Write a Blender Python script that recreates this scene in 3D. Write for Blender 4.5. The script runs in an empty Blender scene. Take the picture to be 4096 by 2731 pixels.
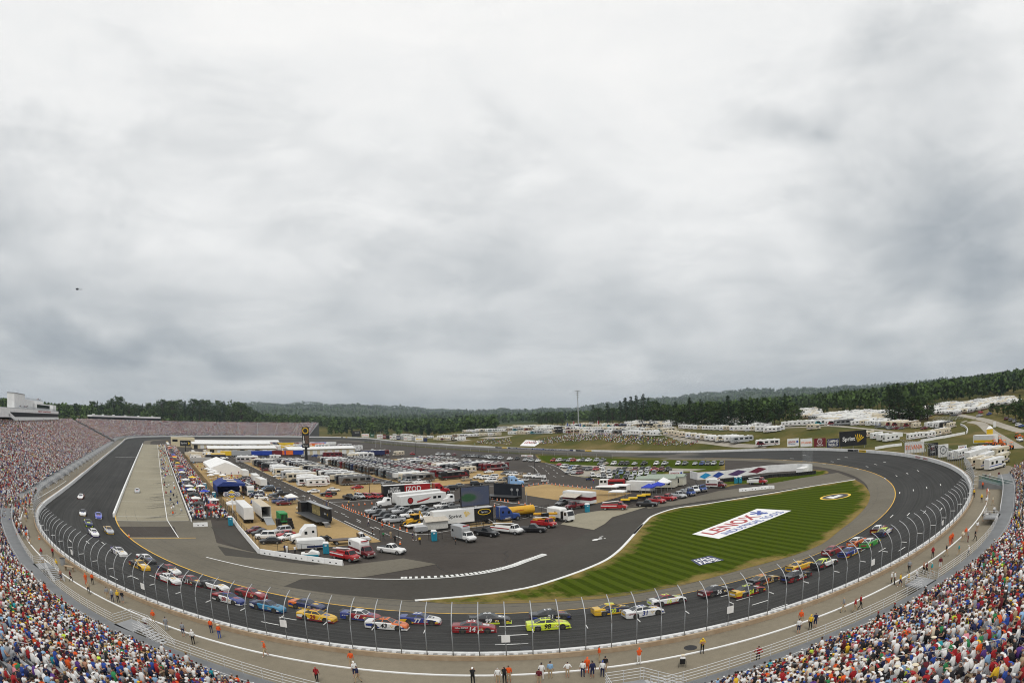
import bpy,math,random
import numpy as np
from mathutils import Vector,Matrix
R_ = math.radians
random.seed(7);rng = np.random.default_rng(7)
scene = bpy.context.scene
COL = scene.collection
# ------------------------------------------------------------------ camera (15-20 mm fisheye on full frame)
CAMP = np.array([-110.82,-395.42,25.84]);YAW,PITCH,ROLL,FPX = .6254,.1262,-.0345,583.
W_,H_ = 1024.,682.75
_f = np.array([math.sin(YAW)*math.cos(PITCH),math.cos(YAW)*math.cos(PITCH),math.sin(PITCH)])
_r0 = np.array([math.cos(YAW),-math.sin(YAW),0.]);_u0 = np.cross(_r0,_f)
_r = _r0*math.cos(ROLL)+_u0*math.sin(ROLL);_u = _u0*math.cos(ROLL)-_r0*math.sin(ROLL)
cam = bpy.data.cameras.new('camera')
cam.type = 'PANO';cam.panorama_type = 'FISHEYE_EQUISOLID'
cam.sensor_fit = 'HORIZONTAL';cam.sensor_width = 36.0;cam.sensor_height = 24.0
cam.fisheye_lens = FPX/1024*36.0;cam.fisheye_fov = R_(180)
cam.clip_start = .1;cam.clip_end = 30000
camo = bpy.data.objects.new('camera',cam);COL.objects.link(camo)
camo.matrix_world = Matrix(((_r[0],_u[0],-_f[0],CAMP[0]),(_r[1],_u[1],-_f[1],CAMP[1]),(_r[2],_u[2],-_f[2],CAMP[2]),(0,0,0,1)))
scene.camera = camo
scene.render.engine = 'CYCLES'
scene.cycles.max_bounces = 5;scene.cycles.diffuse_bounces = 3;scene.cycles.glossy_bounces = 2
scene.cycles.transparent_max_bounces = 24;scene.cycles.volume_bounces = 0;scene.cycles.transmission_bounces = 2
scene.cycles.use_denoising = True
scene.cycles.use_adaptive_sampling = True;scene.cycles.adaptive_threshold = .012;scene.cycles.adaptive_min_samples = 12
scene.cycles.pixel_filter_type = 'BLACKMAN_HARRIS';scene.cycles.filter_width = 1.05
scene.cycles.caustics_reflective = False;scene.cycles.caustics_refractive = False
scene.view_settings.view_transform = 'Standard';scene.view_settings.look = 'None'
scene.view_settings.gamma = 1;scene.view_settings.exposure = 0.0
scene.view_settings.use_curve_mapping = False
# ------------------------------------------------------------------ picture measurements -> places on the ground
CR = {'1': (0,1500,2.2969),'2': (1024,1500,2.2969),'3': (2048,1500,2.2969),'4': (3072,1450,2.2969),'5': (0,2048,2.2969),
  '6': (1024,2048,2.2969),'7': (2048,2048,2.2969),'8': (3072,2048,2.2969),'a': (600,1720,4.704),'b': (1050,1720,4.704),
  'c': (1500,1720,4.704),'d': (1950,1720,4.704),'e': (2400,1720,4.704),'f': (900,1950,3.92),'g': (1450,1950,3.92),
  'h': (2000,1850,3.92),'i': (2500,1500,3.92),'j': (3500,1500,3.919),'k': (0,1550,5.2267),'l': (3600,1850,4.48),'z': (0,0,.57422)}
def ray(c,x,y):
 X,Y,s = CR[c];u,v = (X+x/s)/4,(Y+y/s)/4
 a,b = u-W_/2,H_/2-v;rr = math.hypot(a,b)+1e-9;th = 2*math.asin(rr/2/FPX)
 return _f*math.cos(th)+(_r*a+_u*b)/rr*math.sin(th)
def project(P):
 P = np.atleast_2d(np.asarray(P,float));d = P-CAMP;d /= np.linalg.norm(d,axis=1)[:,None]
 x,y,z = d@_r,d@_u,d@_f;th = np.arccos(np.clip(z,-1,1));q = np.hypot(x,y)+1e-12;r = 2*FPX*np.sin(th/2)
 return np.stack([W_/2+r*x/q,H_/2-r*y/q],1)
def sm(a,b,x):
 t = np.clip((np.asarray(x,float)-a)/(b-a),0,1);return t*t*(3-2*t)
# ------------------------------------------------------------------ the oval and the land
YS = 227.4;RA = 145.3;RB = 150.3        # half straight, outer wall on the straights, outer wall at the apex of the near turn
def wall_r(x,y):
 """radius of the outer wall in the direction of a point of a turn"""
 x = np.asarray(x,float);y = np.asarray(y,float);c = np.abs(y)-YS
 ang = np.arctan2(np.maximum(c,0),np.abs(x)+1e-9)
 b = np.where(y < 0,RB,RA)
 return 1/np.sqrt((np.cos(ang)/RA)**2+(np.sin(ang)/b)**2)
def odist(x,y):
 """distance outside (+) or inside (-) the outer wall"""
 x = np.asarray(x,float);y = np.asarray(y,float)
 return np.hypot(x,np.maximum(np.abs(y)-YS,0))-wall_r(x,y)
def bank(y):
 """height of the track at the outer wall"""
 return .35+1.55*sm(YS-60,YS+70,np.abs(np.asarray(y,float)))
AZT = np.array([-30,-20,-12,-5,2,8,14,20,28,36,45,52,60,68,76,84,95])
MIDZ = np.array([30,26,20,20,22,21,14,10,8,7,9,12,13,13,14,15,20])       # woods about 1 km out
FARA = np.array([-30,-16,-13,-9,-5,0,5,10,15,20,25,30,36,41,45,50,55,60,67,74,81,90,110])
FARE = np.array([1.1,.95,.62,.55,.75,1.0,1.2,1.28,1.38,1.30,.95,.62,.42,.5,.62,.95,1.12,1.12,.72,.45,.28,.1,.1])
def land(x,y):
 x = np.asarray(x,float);y = np.asarray(y,float)
 d = odist(x,y)
 z = bank(y)*(1-sm(14,70,d))-.1+.65*sm(150,235,-y)*(1-sm(16,40,d))*sm(.3,.9,d)*(1-sm(30,60,x))
 # banked hill of the back straight with the camping plateau on top
 near = 8.0*sm(3,48,d)+2.6*sm(60,180,d);far_ = 9.0*sm(42,85,d)+1.6*sm(90,180,d)
 w = sm(40,120,y)
 hill = near*(1-w)+far_*w
 wx = sm(30,118,x)*(1-sm(170,300,y))*sm(-345,-255,y)
 z = z+hill*wx
 z = z+6.5*sm(75,210,d)*sm(20,100,x)*(1-sm(-345,-255,y))
 # the country round it
 dx,dy = x-CAMP[0],y-CAMP[1];r = np.hypot(dx,dy);az = np.degrees(np.arctan2(dx,dy))
 mid = np.interp(az,AZT,MIDZ)+3*np.sin(x/140.)*np.cos(y/170.)
 fz = CAMP[2]-14+6200*np.tan(np.radians(np.interp(az,FARA,FARE)))+6*np.sin(az*1.3)+4*np.sin(az*3.1+1)+2.5*np.sin(az*7.7)
 k1 = sm(480,900,r)*sm(60,260,d);z = z*(1-k1)+mid*k1
 k2 = sm(2000,6200,r);z = z*(1-k2)+fz*k2
 z = z-90*sm(6900,9000,r)
 z = z+(11*np.sin(x/210.+1)*np.sin(y/260.)+7*np.sin(x/97.)*np.sin(y/121.+2))*sm(1300,2600,r)*1.2
 return z
def track_z(x,y):
 d = -odist(x,y);w = 20.
 return np.where(d < w,bank(y)*(1-np.clip(d/w,0,1)),0.)
def gz(x,y):
 return float(track_z(x,y)) if odist(x,y) < 0 else float(land(x,y))
def S(c,x,y,z=None):
 """place where the sight line through a picture point meets the ground (or height z)"""
 d = ray(c,x,y)
 if z is not None:
  p = CAMP+d*(z-CAMP[2])/d[2];return Vector(p)
 t = 10.;dt = 2.;prev = t
 while t < 4000:
  p = CAMP+d*t
  if p[2] < gz(p[0],p[1]): break
  prev = t;t += dt;dt *= 1.03
 a,b = prev,t
 for _ in range(18):
  m = (a+b)/2;p = CAMP+d*m
  if p[2] < gz(p[0],p[1]): b = m
  else: a = m
 p = CAMP+d*b;return Vector((p[0],p[1],gz(p[0],p[1])))
def oval(s,off=0.):
 """point on the oval: s in [0,4): front straight, near turn, back straight, far turn; off = distance inside the outer wall"""
 k = int(s) % 4;t = s-int(s)
 if k == 0: return (-RA+off,YS-2*YS*t)
 if k == 2: return (RA-off,-YS+2*YS*t)
 b = RB if k == 1 else RA;a = math.pi*t;q = 1/math.sqrt((math.cos(a)/RA)**2+(math.sin(a)/b)**2)-off
 if k == 1: return (-q*math.cos(a),-YS-q*math.sin(a))
 return (q*math.cos(a),YS+q*math.sin(a))
def tangent(x,y):
 """driving direction (anticlockwise) at a point of the track"""
 if abs(y) < YS: return (0.,-1.) if x < 0 else (0.,1.)
 cy = math.copysign(YS,y);rx,ry = x,y-cy;n = math.hypot(rx,ry);return (-ry/n,rx/n)
# ------------------------------------------------------------------ world: overcast sky, soft sun
SUN_AZ,SUN_EL = R_(215),R_(58)
world = bpy.data.worlds.new('World');scene.world = world;world.use_nodes = True
world.cycles.sampling_method = 'MANUAL';world.cycles.sample_map_resolution = 512
def build_world():
 nt = world.node_tree;N = nt.nodes;L = nt.links;N.clear()
 def nd(t,**k):
  n = N.new(t)
  for a,b in k.items(): setattr(n,a,b)
  return n
 def mth(op,a,b=None,c=None):
  n = nd('ShaderNodeMath',operation=op)
  for i,v in enumerate((a,b,c)):
   if v is None: continue
   if hasattr(v,'is_linked'): L.new(v,n.inputs[i])
   else: n.inputs[i].default_value = v
  return n.outputs[0]
 tc = nd('ShaderNodeTexCoord');D = tc.outputs['Generated']
 sep = nd('ShaderNodeSeparateXYZ');L.new(D,sep.inputs[0])
 zc = mth('MAXIMUM',sep.outputs[2],.0);zz = mth('ADD',zc,.10)
 cmb = nd('ShaderNodeCombineXYZ');L.new(mth('DIVIDE',sep.outputs[0],zz),cmb.inputs[0]);L.new(mth('DIVIDE',sep.outputs[1],zz),cmb.inputs[1])
 def noise(scale,detail,rough,dist=0.,off=(0,0,0),src=None):
  mp = nd('ShaderNodeMapping');mp.inputs['Location'].default_value = off
  L.new(src or cmb.outputs[0],mp.inputs[0])
  n = nd('ShaderNodeTexNoise');n.inputs['Scale'].default_value = scale;n.inputs['Detail'].default_value = detail
  n.inputs['Roughness'].default_value = rough;n.inputs['Distortion'].default_value = dist;L.new(mp.outputs[0],n.inputs[0]);return n.outputs['Fac']
 def rampf(v,a,b,lo=0.,hi=1.):
  m = nd('ShaderNodeMapRange',interpolation_type='SMOOTHSTEP');L.new(v,m.inputs[0])
  for i,q in enumerate((a,b,lo,hi)): m.inputs[i+1].default_value = q
  return m.outputs[0]
 st = nd('ShaderNodeMapping');st.inputs['Scale'].default_value = (1,1,2.4);L.new(D,st.inputs[0])
 n1 = noise(1.7,7,.55,.5,(3.1,1.7,.4),st.outputs[0]);n2 = noise(4.2,8,.58,.8,(8.3,2.2,4),st.outputs[0]);n3 = noise(.9,7,.58,.4,(1.3,5.2,9))
 # cloud masses: directions and widths of the thicker (darker) and thinner (brighter) banks of cloud
 wob = nd('ShaderNodeTexNoise');wob.inputs['Scale'].default_value = 5.0;wob.inputs['Detail'].default_value = 5;L.new(D,wob.inputs[0])
 sv = nd('ShaderNodeVectorMath',operation='SUBTRACT');L.new(wob.outputs['Color'],sv.inputs[0]);sv.inputs[1].default_value = (.5,.5,.5)
 sc = nd('ShaderNodeVectorMath',operation='SCALE');L.new(sv.outputs[0],sc.inputs[0]);sc.inputs['Scale'].default_value = .20
 ad = nd('ShaderNodeVectorMath',operation='ADD');L.new(D,ad.inputs[0]);L.new(sc.outputs[0],ad.inputs[1])
 nrm = nd('ShaderNodeVectorMath',operation='NORMALIZE');L.new(ad.outputs[0],nrm.inputs[0]);DW = nrm.outputs[0]
 def blob(x,y,sx,sy,amt):
  """an elliptical bank of cloud: centre by picture point, half widths in degrees"""
  c = ray('z',x,y);az = math.atan2(c[0],c[1]);e1 = (math.cos(az),-math.sin(az),0);e2 = tuple(np.cross(e1,c))
  o = None
  for e,s in ((e1,sx),(e2,sy)):
   dp = nd('ShaderNodeVectorMath',operation='DOT_PRODUCT');L.new(DW,dp.inputs[0]);dp.inputs[1].default_value = e
   o0 = float(np.dot(c,e));q = mth('DIVIDE',mth('SUBTRACT',dp.outputs['Value'],o0),math.sin(R_(s)));q = mth('MULTIPLY',q,q)
   o = q if o is None else mth('ADD',o,q)
  dp = nd('ShaderNodeVectorMath',operation='DOT_PRODUCT');L.new(DW,dp.inputs[0]);dp.inputs[1].default_value = tuple(c)
  g = mth('POWER',2.718,mth('MULTIPLY',o,-1.));g = mth('MULTIPLY',g,mth('GREATER_THAN',dp.outputs['Value'],0.))
  return mth('MULTIPLY',g,amt)
 dens = mth('ADD',mth('MULTIPLY',rampf(n1,.32,.70),.22),mth('MULTIPLY',rampf(n2,.30,.72),.12))
 dens = mth('ADD',dens,mth('MULTIPLY',rampf(n3,.35,.68),.09))
 dens = mth('ADD',dens,mth('MULTIPLY',mth('SUBTRACT',rampf(noise(2.6,9,.56,.6,(5.7,9.1,2),st.outputs[0]),.47,.58),.5),.07))   # defined cloud edges
 for b in CLOUDS: dens = mth('ADD',dens,blob(*b))
 low = rampf(sep.outputs[2],-.05,.70,.36,0.0)          # cloud base seen edge-on towards the horizon
 dens = mth('ADD',dens,low)
 cr = nd('ShaderNodeValToRGB');L.new(dens,cr.inputs[0]);el = cr.color_ramp.elements
 for p,c in SKYRAMP[1:-1]: el.new(p)
 for e,(p,c) in zip(el,SKYRAMP): e.position = p;e.color = (*c,1)
 sky = nd('ShaderNodeTexSky',sky_type='NISHITA',sun_disc=False);sky.sun_elevation = SUN_EL;sky.sun_rotation = SUN_AZ
 sm_ = nd('ShaderNodeVectorMath',operation='SCALE');L.new(sky.outputs[0],sm_.inputs[0]);sm_.inputs['Scale'].default_value = .10
 mx = nd('ShaderNodeMix',data_type='RGBA');mx.inputs[0].default_value = .96
 L.new(sm_.outputs[0],mx.inputs[6]);L.new(cr.outputs[0],mx.inputs[7])
 # below the horizon: dull ground
 gm = nd('ShaderNodeMix',data_type='RGBA');L.new(rampf(sep.outputs[2],-.06,-.01),gm.inputs[0]);gm.inputs[6].default_value = (.16,.17,.15,1);L.new(mx.outputs[2],gm.inputs[7])
 bg = nd('ShaderNodeBackground');L.new(gm.outputs[2],bg.inputs[0]);bg.inputs[1].default_value = 1.0
 out = nd('ShaderNodeOutputWorld');L.new(bg.outputs[0],out.inputs[0])
SKYRAMP = [(0.0,(.985,.98,.965)),(.24,(.905,.91,.905)),(.42,(.745,.76,.765)),(.60,(.585,.61,.625)),(.80,(.42,.455,.485)),(1.0,(.28,.315,.36))]
CLOUDS = [  # x, y (picture), half width and height in degrees, + darker / - brighter
 (790,35,30,8,-.14),(1628,280,8,9,-.13),(1750,560,12,6,-.14),(437,525,7,3,-.08),(1120,822,5,1,-.06),(192,735,6,1,-.12),(507,857,12,1.2,-.10),(2100,703,6,1.5,-.15),
 (2118,150,8,5,.24),(1785,271,4.5,1.7,.19),(1890,294,1.6,.9,.14),(1829,429,1.6,.8,.10),(2170,420,12,13,.15),(2258,630,7,3.5,.30),
 (280,350,7,2.3,.10),(770,332,3,2,.06),(612,560,9,1.5,.10),(140,790,14,3.8,.27),(525,822,9,1.4,.14),(1120,577,10,4,.08),(1400,740,16,3.5,.13),(1890,787,9,2,.13),(1400,814,10,1.2,.07)]
build_world()
sl = bpy.data.lights.new('sun','SUN');sl.energy = 1.4;sl.angle = R_(15);sl.color = (1,.965,.90)
so = bpy.data.objects.new('sun',sl);COL.objects.link(so)
_sd = Vector((math.sin(SUN_AZ)*math.cos(SUN_EL),math.cos(SUN_AZ)*math.cos(SUN_EL),math.sin(SUN_EL)))
so.rotation_euler = (-_sd).to_track_quat('-Z','Y').to_euler()
# ------------------------------------------------------------------ helpers
MATS = {}
def mat(name,c,rough=.6,metal=0.,var=.12,scale=3.,c2=None,bump=0.,objcol=False,attr=None,spec=.4,coat=0.,coords='Object',detail=4,emit=0.):
 if name in MATS: return MATS[name]
 m = bpy.data.materials.new(name);m.use_nodes = True;nt = m.node_tree;b = nt.nodes['Principled BSDF'];L = nt.links
 b.inputs['Roughness'].default_value = rough;b.inputs['Metallic'].default_value = metal
 b.inputs['Specular IOR Level'].default_value = spec;b.inputs['Coat Weight'].default_value = coat
 col = None
 if objcol: n = nt.nodes.new('ShaderNodeObjectInfo');col = n.outputs['Color']
 elif attr: n = nt.nodes.new('ShaderNodeAttribute');n.attribute_name = attr;col = n.outputs['Color']
 if var > 0 or c2 or bump:
  tc = nt.nodes.new('ShaderNodeTexCoord');nz = nt.nodes.new('ShaderNodeTexNoise');nz.inputs['Scale'].default_value = scale;nz.inputs['Detail'].default_value = detail
  L.new(tc.outputs[coords],nz.inputs[0])
  mp = nt.nodes.new('ShaderNodeMapRange');mp.inputs[1].default_value = .3;mp.inputs[2].default_value = .7;L.new(nz.outputs['Fac'],mp.inputs[0])
  if col is not None:
   mp.inputs[3].default_value = 1-var;mp.inputs[4].default_value = 1+var*.5
   mm = nt.nodes.new('ShaderNodeVectorMath');mm.operation = 'SCALE';L.new(col,mm.inputs[0]);L.new(mp.outputs[0],mm.inputs['Scale']);col = mm.outputs[0]
  else:
   mx = nt.nodes.new('ShaderNodeMix');mx.data_type = 'RGBA';L.new(mp.outputs[0],mx.inputs[0])
   d = c2 or tuple(min(1,v*(1+var)) for v in c);a = c if c2 else tuple(v*(1-var) for v in c)
   mx.inputs[6].default_value = (*a,1);mx.inputs[7].default_value = (*d,1);col = mx.outputs[2]
  if bump:
   bp = nt.nodes.new('ShaderNodeBump');bp.inputs['Strength'].default_value = bump;L.new(nz.outputs['Fac'],bp.inputs['Height']);L.new(bp.outputs[0],b.inputs['Normal'])
 if col is not None: L.new(col,b.inputs['Base Color'])
 else: b.inputs['Base Color'].default_value = (*c,1)
 if emit: b.inputs['Emission Strength'].default_value = emit;b.inputs['Emission Color'].default_value = (*c,1)
 MATS[name] = m;return m
class MB:
 def __init__(s): s.v = [];s.f = [];s.m = [];s.T = None
 def add(s,vs,fs,m=0):
  o = len(s.v)
  if s.T is not None: vs = [tuple(s.T@Vector(p)) for p in vs]
  s.v += [tuple(p) for p in vs];s.f += [tuple(o+i for i in f) for f in fs];s.m += [m]*len(fs);return s
 def quad(s,a,b,c,d,m=0): return s.add([a,b,c,d],[(0,1,2,3)],m)
 def box(s,x0,x1,y0,y1,z0,z1,m=0):
  return s.add([(x0,y0,z0),(x1,y0,z0),(x1,y1,z0),(x0,y1,z0),(x0,y0,z1),(x1,y0,z1),(x1,y1,z1),(x0,y1,z1)],
      [(3,2,1,0),(4,5,6,7),(0,1,5,4),(1,2,6,5),(2,3,7,6),(3,0,4,7)],m)
 def cbox(s,cx,cy,z0,sx,sy,sz,m=0): return s.box(cx-sx/2,cx+sx/2,cy-sy/2,cy+sy/2,z0,z0+sz,m)
 def loft(s,rings,m=0,closed=True,caps=True):
  n = len(rings[0]);vs = [p for r in rings for p in r];fs = []
  for i in range(len(rings)-1):
   for j in range(n if closed else n-1):
    k = (j+1) % n;fs.append((i*n+j,i*n+k,(i+1)*n+k,(i+1)*n+j))
  if caps and closed: fs.append(tuple(range(n-1,-1,-1)));fs.append(tuple((len(rings)-1)*n+j for j in range(n)))
  return s.add(vs,fs,m)
 def cyl(s,a,b,r0,r1=None,n=10,m=0,caps=True):
  a,b = Vector(a),Vector(b);r1 = r0 if r1 is None else r1;d = (b-a).normalized();u = d.orthogonal().normalized();w = d.cross(u)
  ring = lambda c,r: [tuple(c+(u*math.cos(2*math.pi*i/n)+w*math.sin(2*math.pi*i/n))*r) for i in range(n)]
  return s.loft([ring(a,r0),ring(b,r1)],m,True,caps)
 def tube(s,pts,r,n=6,m=0):
  pts = [Vector(p) for p in pts];rings = [];up = Vector((0,0,1))
  for i,p in enumerate(pts):
   d = (pts[min(i+1,len(pts)-1)]-pts[max(i-1,0)]).normalized();u = d.cross(up)
   if u.length < .1: u = d.cross(Vector((1,0,0)))
   u.normalize();w = u.cross(d);q = r[i] if isinstance(r,(list,tuple)) else r
   rings.append([tuple(p+(u*math.cos(2*math.pi*j/n)+w*math.sin(2*math.pi*j/n))*q) for j in range(n)])
  return s.loft(rings,m)
 def blob(s,c,r,n=8,k=5,m=0):
  rings = []
  for i in range(1,k):
   a = math.pi*i/k;rings.append([(c[0]+r[0]*math.sin(a)*math.cos(2*math.pi*j/n),c[1]+r[1]*math.sin(a)*math.sin(2*math.pi*j/n),c[2]-r[2]*math.cos(a)) for j in range(n)])
  return s.loft(rings,m)
 def prism(s,poly,z0,z1,m=0):
  return s.loft([[(x,y,z0) for x,y in poly],[(x,y,z1) for x,y in poly]],m)
 def mesh(s,name,mats,smooth=False):
  me = bpy.data.meshes.new(name);me.from_pydata(s.v,[],s.f)
  for m in mats: me.materials.append(m)
  if len(mats) > 1: me.polygons.foreach_set('material_index',s.m)
  if smooth: me.polygons.foreach_set('use_smooth',[True]*len(s.f))
  me.update();return me
 def obj(s,name,mats,parent=None,smooth=False,**tags):
  o = bpy.data.objects.new(name,s.mesh(name,mats if isinstance(mats,(list,tuple)) else [mats],smooth));COL.objects.link(o)
  if parent: o.parent = parent
  tag(o,**tags);return o
def tag(o,label=None,cat=None,group=None,kind=None):
 if label: o['label'] = label
 if cat: o['category'] = cat
 if group: o['group'] = group
 if kind: o['kind'] = kind
 return o
def empty(name,loc=(0,0,0),rz=0.,**t):
 o = bpy.data.objects.new(name,None);COL.objects.link(o);o.location = loc;o.rotation_euler = (0,0,rz);o.empty_display_size = .3;return tag(o,**t)
def newobj(name,me,parent=None,loc=(0,0,0),rz=0.,color=None,**t):
 o = bpy.data.objects.new(name,me);COL.objects.link(o);o.location = loc;o.rotation_euler = (0,0,rz)
 if parent: o.parent = parent
 if color: o.color = (*color,1)
 return tag(o,**t)
def np_mesh(name,V,F,mats,col=None,smooth=False,fmi=None):
 """fast mesh from arrays; F is (n,3) or (n,4); col is one colour per vertex"""
 me = bpy.data.meshes.new(name);V = np.asarray(V,np.float32);F = np.asarray(F,np.int32);k = F.shape[1]
 me.vertices.add(len(V));me.vertices.foreach_set('co',V.ravel())
 me.loops.add(F.size);me.loops.foreach_set('vertex_index',F.ravel())
 me.polygons.add(len(F));me.polygons.foreach_set('loop_start',np.arange(0,F.size,k,dtype=np.int32));me.polygons.foreach_set('loop_total',np.full(len(F),k,np.int32))
 for m in mats: me.materials.append(m)
 if fmi is not None: me.polygons.foreach_set('material_index',np.asarray(fmi,np.int32))
 me.update(calc_edges=True)
 if col is not None:
  a = me.color_attributes.new('Col','FLOAT_COLOR','POINT');c = np.ones((len(V),4),np.float32);c[:,:3] = col;a.data.foreach_set('color',c.ravel())
 if smooth: me.polygons.foreach_set('use_smooth',np.ones(len(F),bool))
 return me
TXT = {}
def text_mesh(t,m,depth=.02,bold=0.,shear=0.):
 """flat lettering, 1 unit high (cap height), centred, in the XZ plane, reading along +X seen from -Y"""
 k = (t,m.name,bold,shear,depth)
 if k in TXT: return TXT[k]
 cu = bpy.data.curves.new('lettering','FONT');cu.body = t;cu.align_x = 'CENTER';cu.size = 1.4;cu.extrude = depth/2;cu.offset = bold;cu.shear = shear;cu.resolution_u = 3
 o = bpy.data.objects.new('lettering',cu);me = bpy.data.meshes.new_from_object(o);bpy.data.objects.remove(o);bpy.data.curves.remove(cu)
 xs = [v.co.x for v in me.vertices];ys = [v.co.y for v in me.vertices]
 cx,cy = (max(xs)+min(xs))/2,(max(ys)+min(ys))/2
 for v in me.vertices: v.co = Vector((v.co.x-cx,-v.co.z,v.co.y-cy))
 me.materials.clear();me.materials.append(m);me['w'] = max(xs)-min(xs);me['h'] = max(ys)-min(ys)
 TXT[k] = me;return me
def lettering(t,m,parent,loc,rz,height=None,width=None,tilt=0.,bold=.0,shear=0.,name='lettering',depth=.02):
 me = text_mesh(t,m,depth,bold,shear);o = newobj(name,me,parent)
 sx = sz = 1.
 if height: sz = height/me['h'];sx = sz
 if width: sx = width/me['w'];sz = sz if height else sx
 o.location = loc;o.rotation_euler = (tilt,0,rz);o.scale = (sx,1,sz);return o
def ordn(n):
 if n < 21: return ['zeroth','first','second','third','fourth','fifth','sixth','seventh','eighth','ninth','tenth','eleventh','twelfth','thirteenth','fourteenth','fifteenth','sixteenth','seventeenth','eighteenth','nineteenth','twentieth'][n]
 t = ['','','twenty','thirty','forty','fifty','sixty','seventy','eighty','ninety'][n//10 % 10]
 return t[:-1]+'ieth' if n % 10 == 0 else t+'-'+ordn(n % 10)
# ------------------------------------------------------------------ surface materials
def ground_mat():
 m = bpy.data.materials.new('hillside_grass');m.use_nodes = True;nt = m.node_tree;L = nt.links;b = nt.nodes['Principled BSDF'];b.inputs['Roughness'].default_value = .95;b.inputs['Specular IOR Level'].default_value = .1
 tc = nt.nodes.new('ShaderNodeTexCoord')
 def nz(s,d=5):
  n = nt.nodes.new('ShaderNodeTexNoise');n.inputs['Scale'].default_value = s;n.inputs['Detail'].default_value = d;n.inputs['Roughness'].default_value = .6;L.new(tc.outputs['Object'],n.inputs[0]);return n.outputs['Fac']
 def ramp(v,els):
  r = nt.nodes.new('ShaderNodeValToRGB');L.new(v,r.inputs[0]);e = r.color_ramp.elements
  for _ in els[2:]: e.new(.5)
  for q,(p,c) in zip(e,els): q.position = p;q.color = (*c,1)
  return r.outputs[0]
 g = ramp(nz(.9,8),[(.3,(.052,.056,.010)),(.5,(.085,.080,.018)),(.7,(.140,.108,.032))])
 w = ramp(nz(.035,6),[(.36,(.040,.056,.009)),(.52,(.095,.084,.020)),(.66,(.21,.150,.065))])
 mx = nt.nodes.new('ShaderNodeMix');mx.data_type = 'RGBA';mx.inputs[0].default_value = .6;L.new(g,mx.inputs[6]);L.new(w,mx.inputs[7])
 ln = nt.nodes.new('ShaderNodeVectorMath');ln.operation = 'LENGTH';L.new(tc.outputs['Object'],ln.inputs[0]);mr = nt.nodes.new('ShaderNodeMapRange');mr.inputs[1].default_value = 640;mr.inputs[2].default_value = 800;L.new(ln.outputs['Value'],mr.inputs[0])   # leaf-covered forest floor beyond the fields
 fm = nt.nodes.new('ShaderNodeMix');fm.data_type = 'RGBA';L.new(mr.outputs[0],fm.inputs[0]);L.new(mx.outputs[2],fm.inputs[6]);L.new(ramp(nz(.02,9),[(.35,(.020,.034,.010)),(.5,(.030,.048,.014)),(.65,(.046,.064,.020))]),fm.inputs[7]);L.new(fm.outputs[2],b.inputs['Base Color'])
 return m
def asphalt(name,c,var=.16,tyre=False,streak=None):
 m = bpy.data.materials.new(name);m.use_nodes = True;nt = m.node_tree;L = nt.links;b = nt.nodes['Principled BSDF'];b.inputs['Roughness'].default_value = .9;b.inputs['Specular IOR Level'].default_value = .08
 tc = nt.nodes.new('ShaderNodeTexCoord')
 def nz(s,d=5,src=None,r=.6):
  n = nt.nodes.new('ShaderNodeTexNoise');n.inputs['Scale'].default_value = s;n.inputs['Detail'].default_value = d;n.inputs['Roughness'].default_value = r;L.new(src or tc.outputs['Object'],n.inputs[0]);return n.outputs['Fac']
 def mr(v,lo,hi,a=.3,bb=.7):
  n = nt.nodes.new('ShaderNodeMapRange');L.new(v,n.inputs[0])
  for i,q in enumerate((a,bb,lo,hi)): n.inputs[i+1].default_value = q
  return n.outputs[0]
 def mul(a,bb):
  n = nt.nodes.new('ShaderNodeMath');n.operation = 'MULTIPLY';L.new(a,n.inputs[0]);L.new(bb,n.inputs[1]);return n.outputs[0]
 f = mul(mr(nz(.06,6),1-var,1+var),mr(nz(1.3,6),1-var*.6,1+var*.6));f = mul(f,mr(nz(14,3),.9,1.1))
 if tyre:   # rubber laid along the racing line: streaks in the sweep coordinate
  uv = nt.nodes.new('ShaderNodeUVMap');mp = nt.nodes.new('ShaderNodeMapping');mp.inputs['Scale'].default_value = (.012,1.6,1);L.new(uv.outputs[0],mp.inputs[0])
  f = mul(f,mr(nz(1.0,6,mp.outputs[0],.65),.70,1.22));mp2 = nt.nodes.new('ShaderNodeMapping');mp2.inputs['Scale'].default_value = (.02,.16,1);L.new(uv.outputs[0],mp2.inputs[0])
  f = mul(f,mr(nz(1.0,4,mp2.outputs[0]),.80,1.15))
 sc = nt.nodes.new('ShaderNodeVectorMath');sc.operation = 'SCALE';sc.inputs[0].default_value = c;L.new(f,sc.inputs['Scale']);L.new(sc.outputs[0],b.inputs['Base Color'])
 MATS[name] = m;return m
M_TRACK = asphalt('track_asphalt',(.053,.053,.051),.10,True)
M_TRACK2 = asphalt('weathered_asphalt',(.115,.106,.092),.14,True)
M_ASPH = asphalt('infield_asphalt',(.066,.058,.051),.16)
M_DARK = asphalt('new_asphalt',(.066,.061,.053),.14)
M_CONC = asphalt('pit_concrete',(.28,.255,.19),.10)
M_TAN = asphalt('tan_asphalt',(.150,.136,.108),.14)
M_SAND = asphalt('sand_dirt',(.36,.25,.115),.16)
M_WALK = asphalt('concourse_asphalt',(.215,.188,.140),.12)
M_ROADG = asphalt('gravel_road',(.34,.31,.26),.14)
M_GROUND = ground_mat()
M_WHITE = mat('white_paint',(.80,.80,.79),.5,var=.06,scale=.7)
M_LINE = mat('line_paint',(.74,.74,.72),.7,var=.12,scale=2.)
M_YEL = mat('yellow_line_paint',(.72,.42,.05),.7,var=.15,scale=2.)
M_BARR = mat('barrier_white',(.78,.78,.77),.55,var=.10,scale=.5)
M_RUST = mat('aged_concrete',(.34,.24,.15),.9,c2=(.42,.33,.23),scale=1.2)
M_CABLE = mat('fence_cable',(.10,.10,.105),.6,0.,var=.1)
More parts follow.
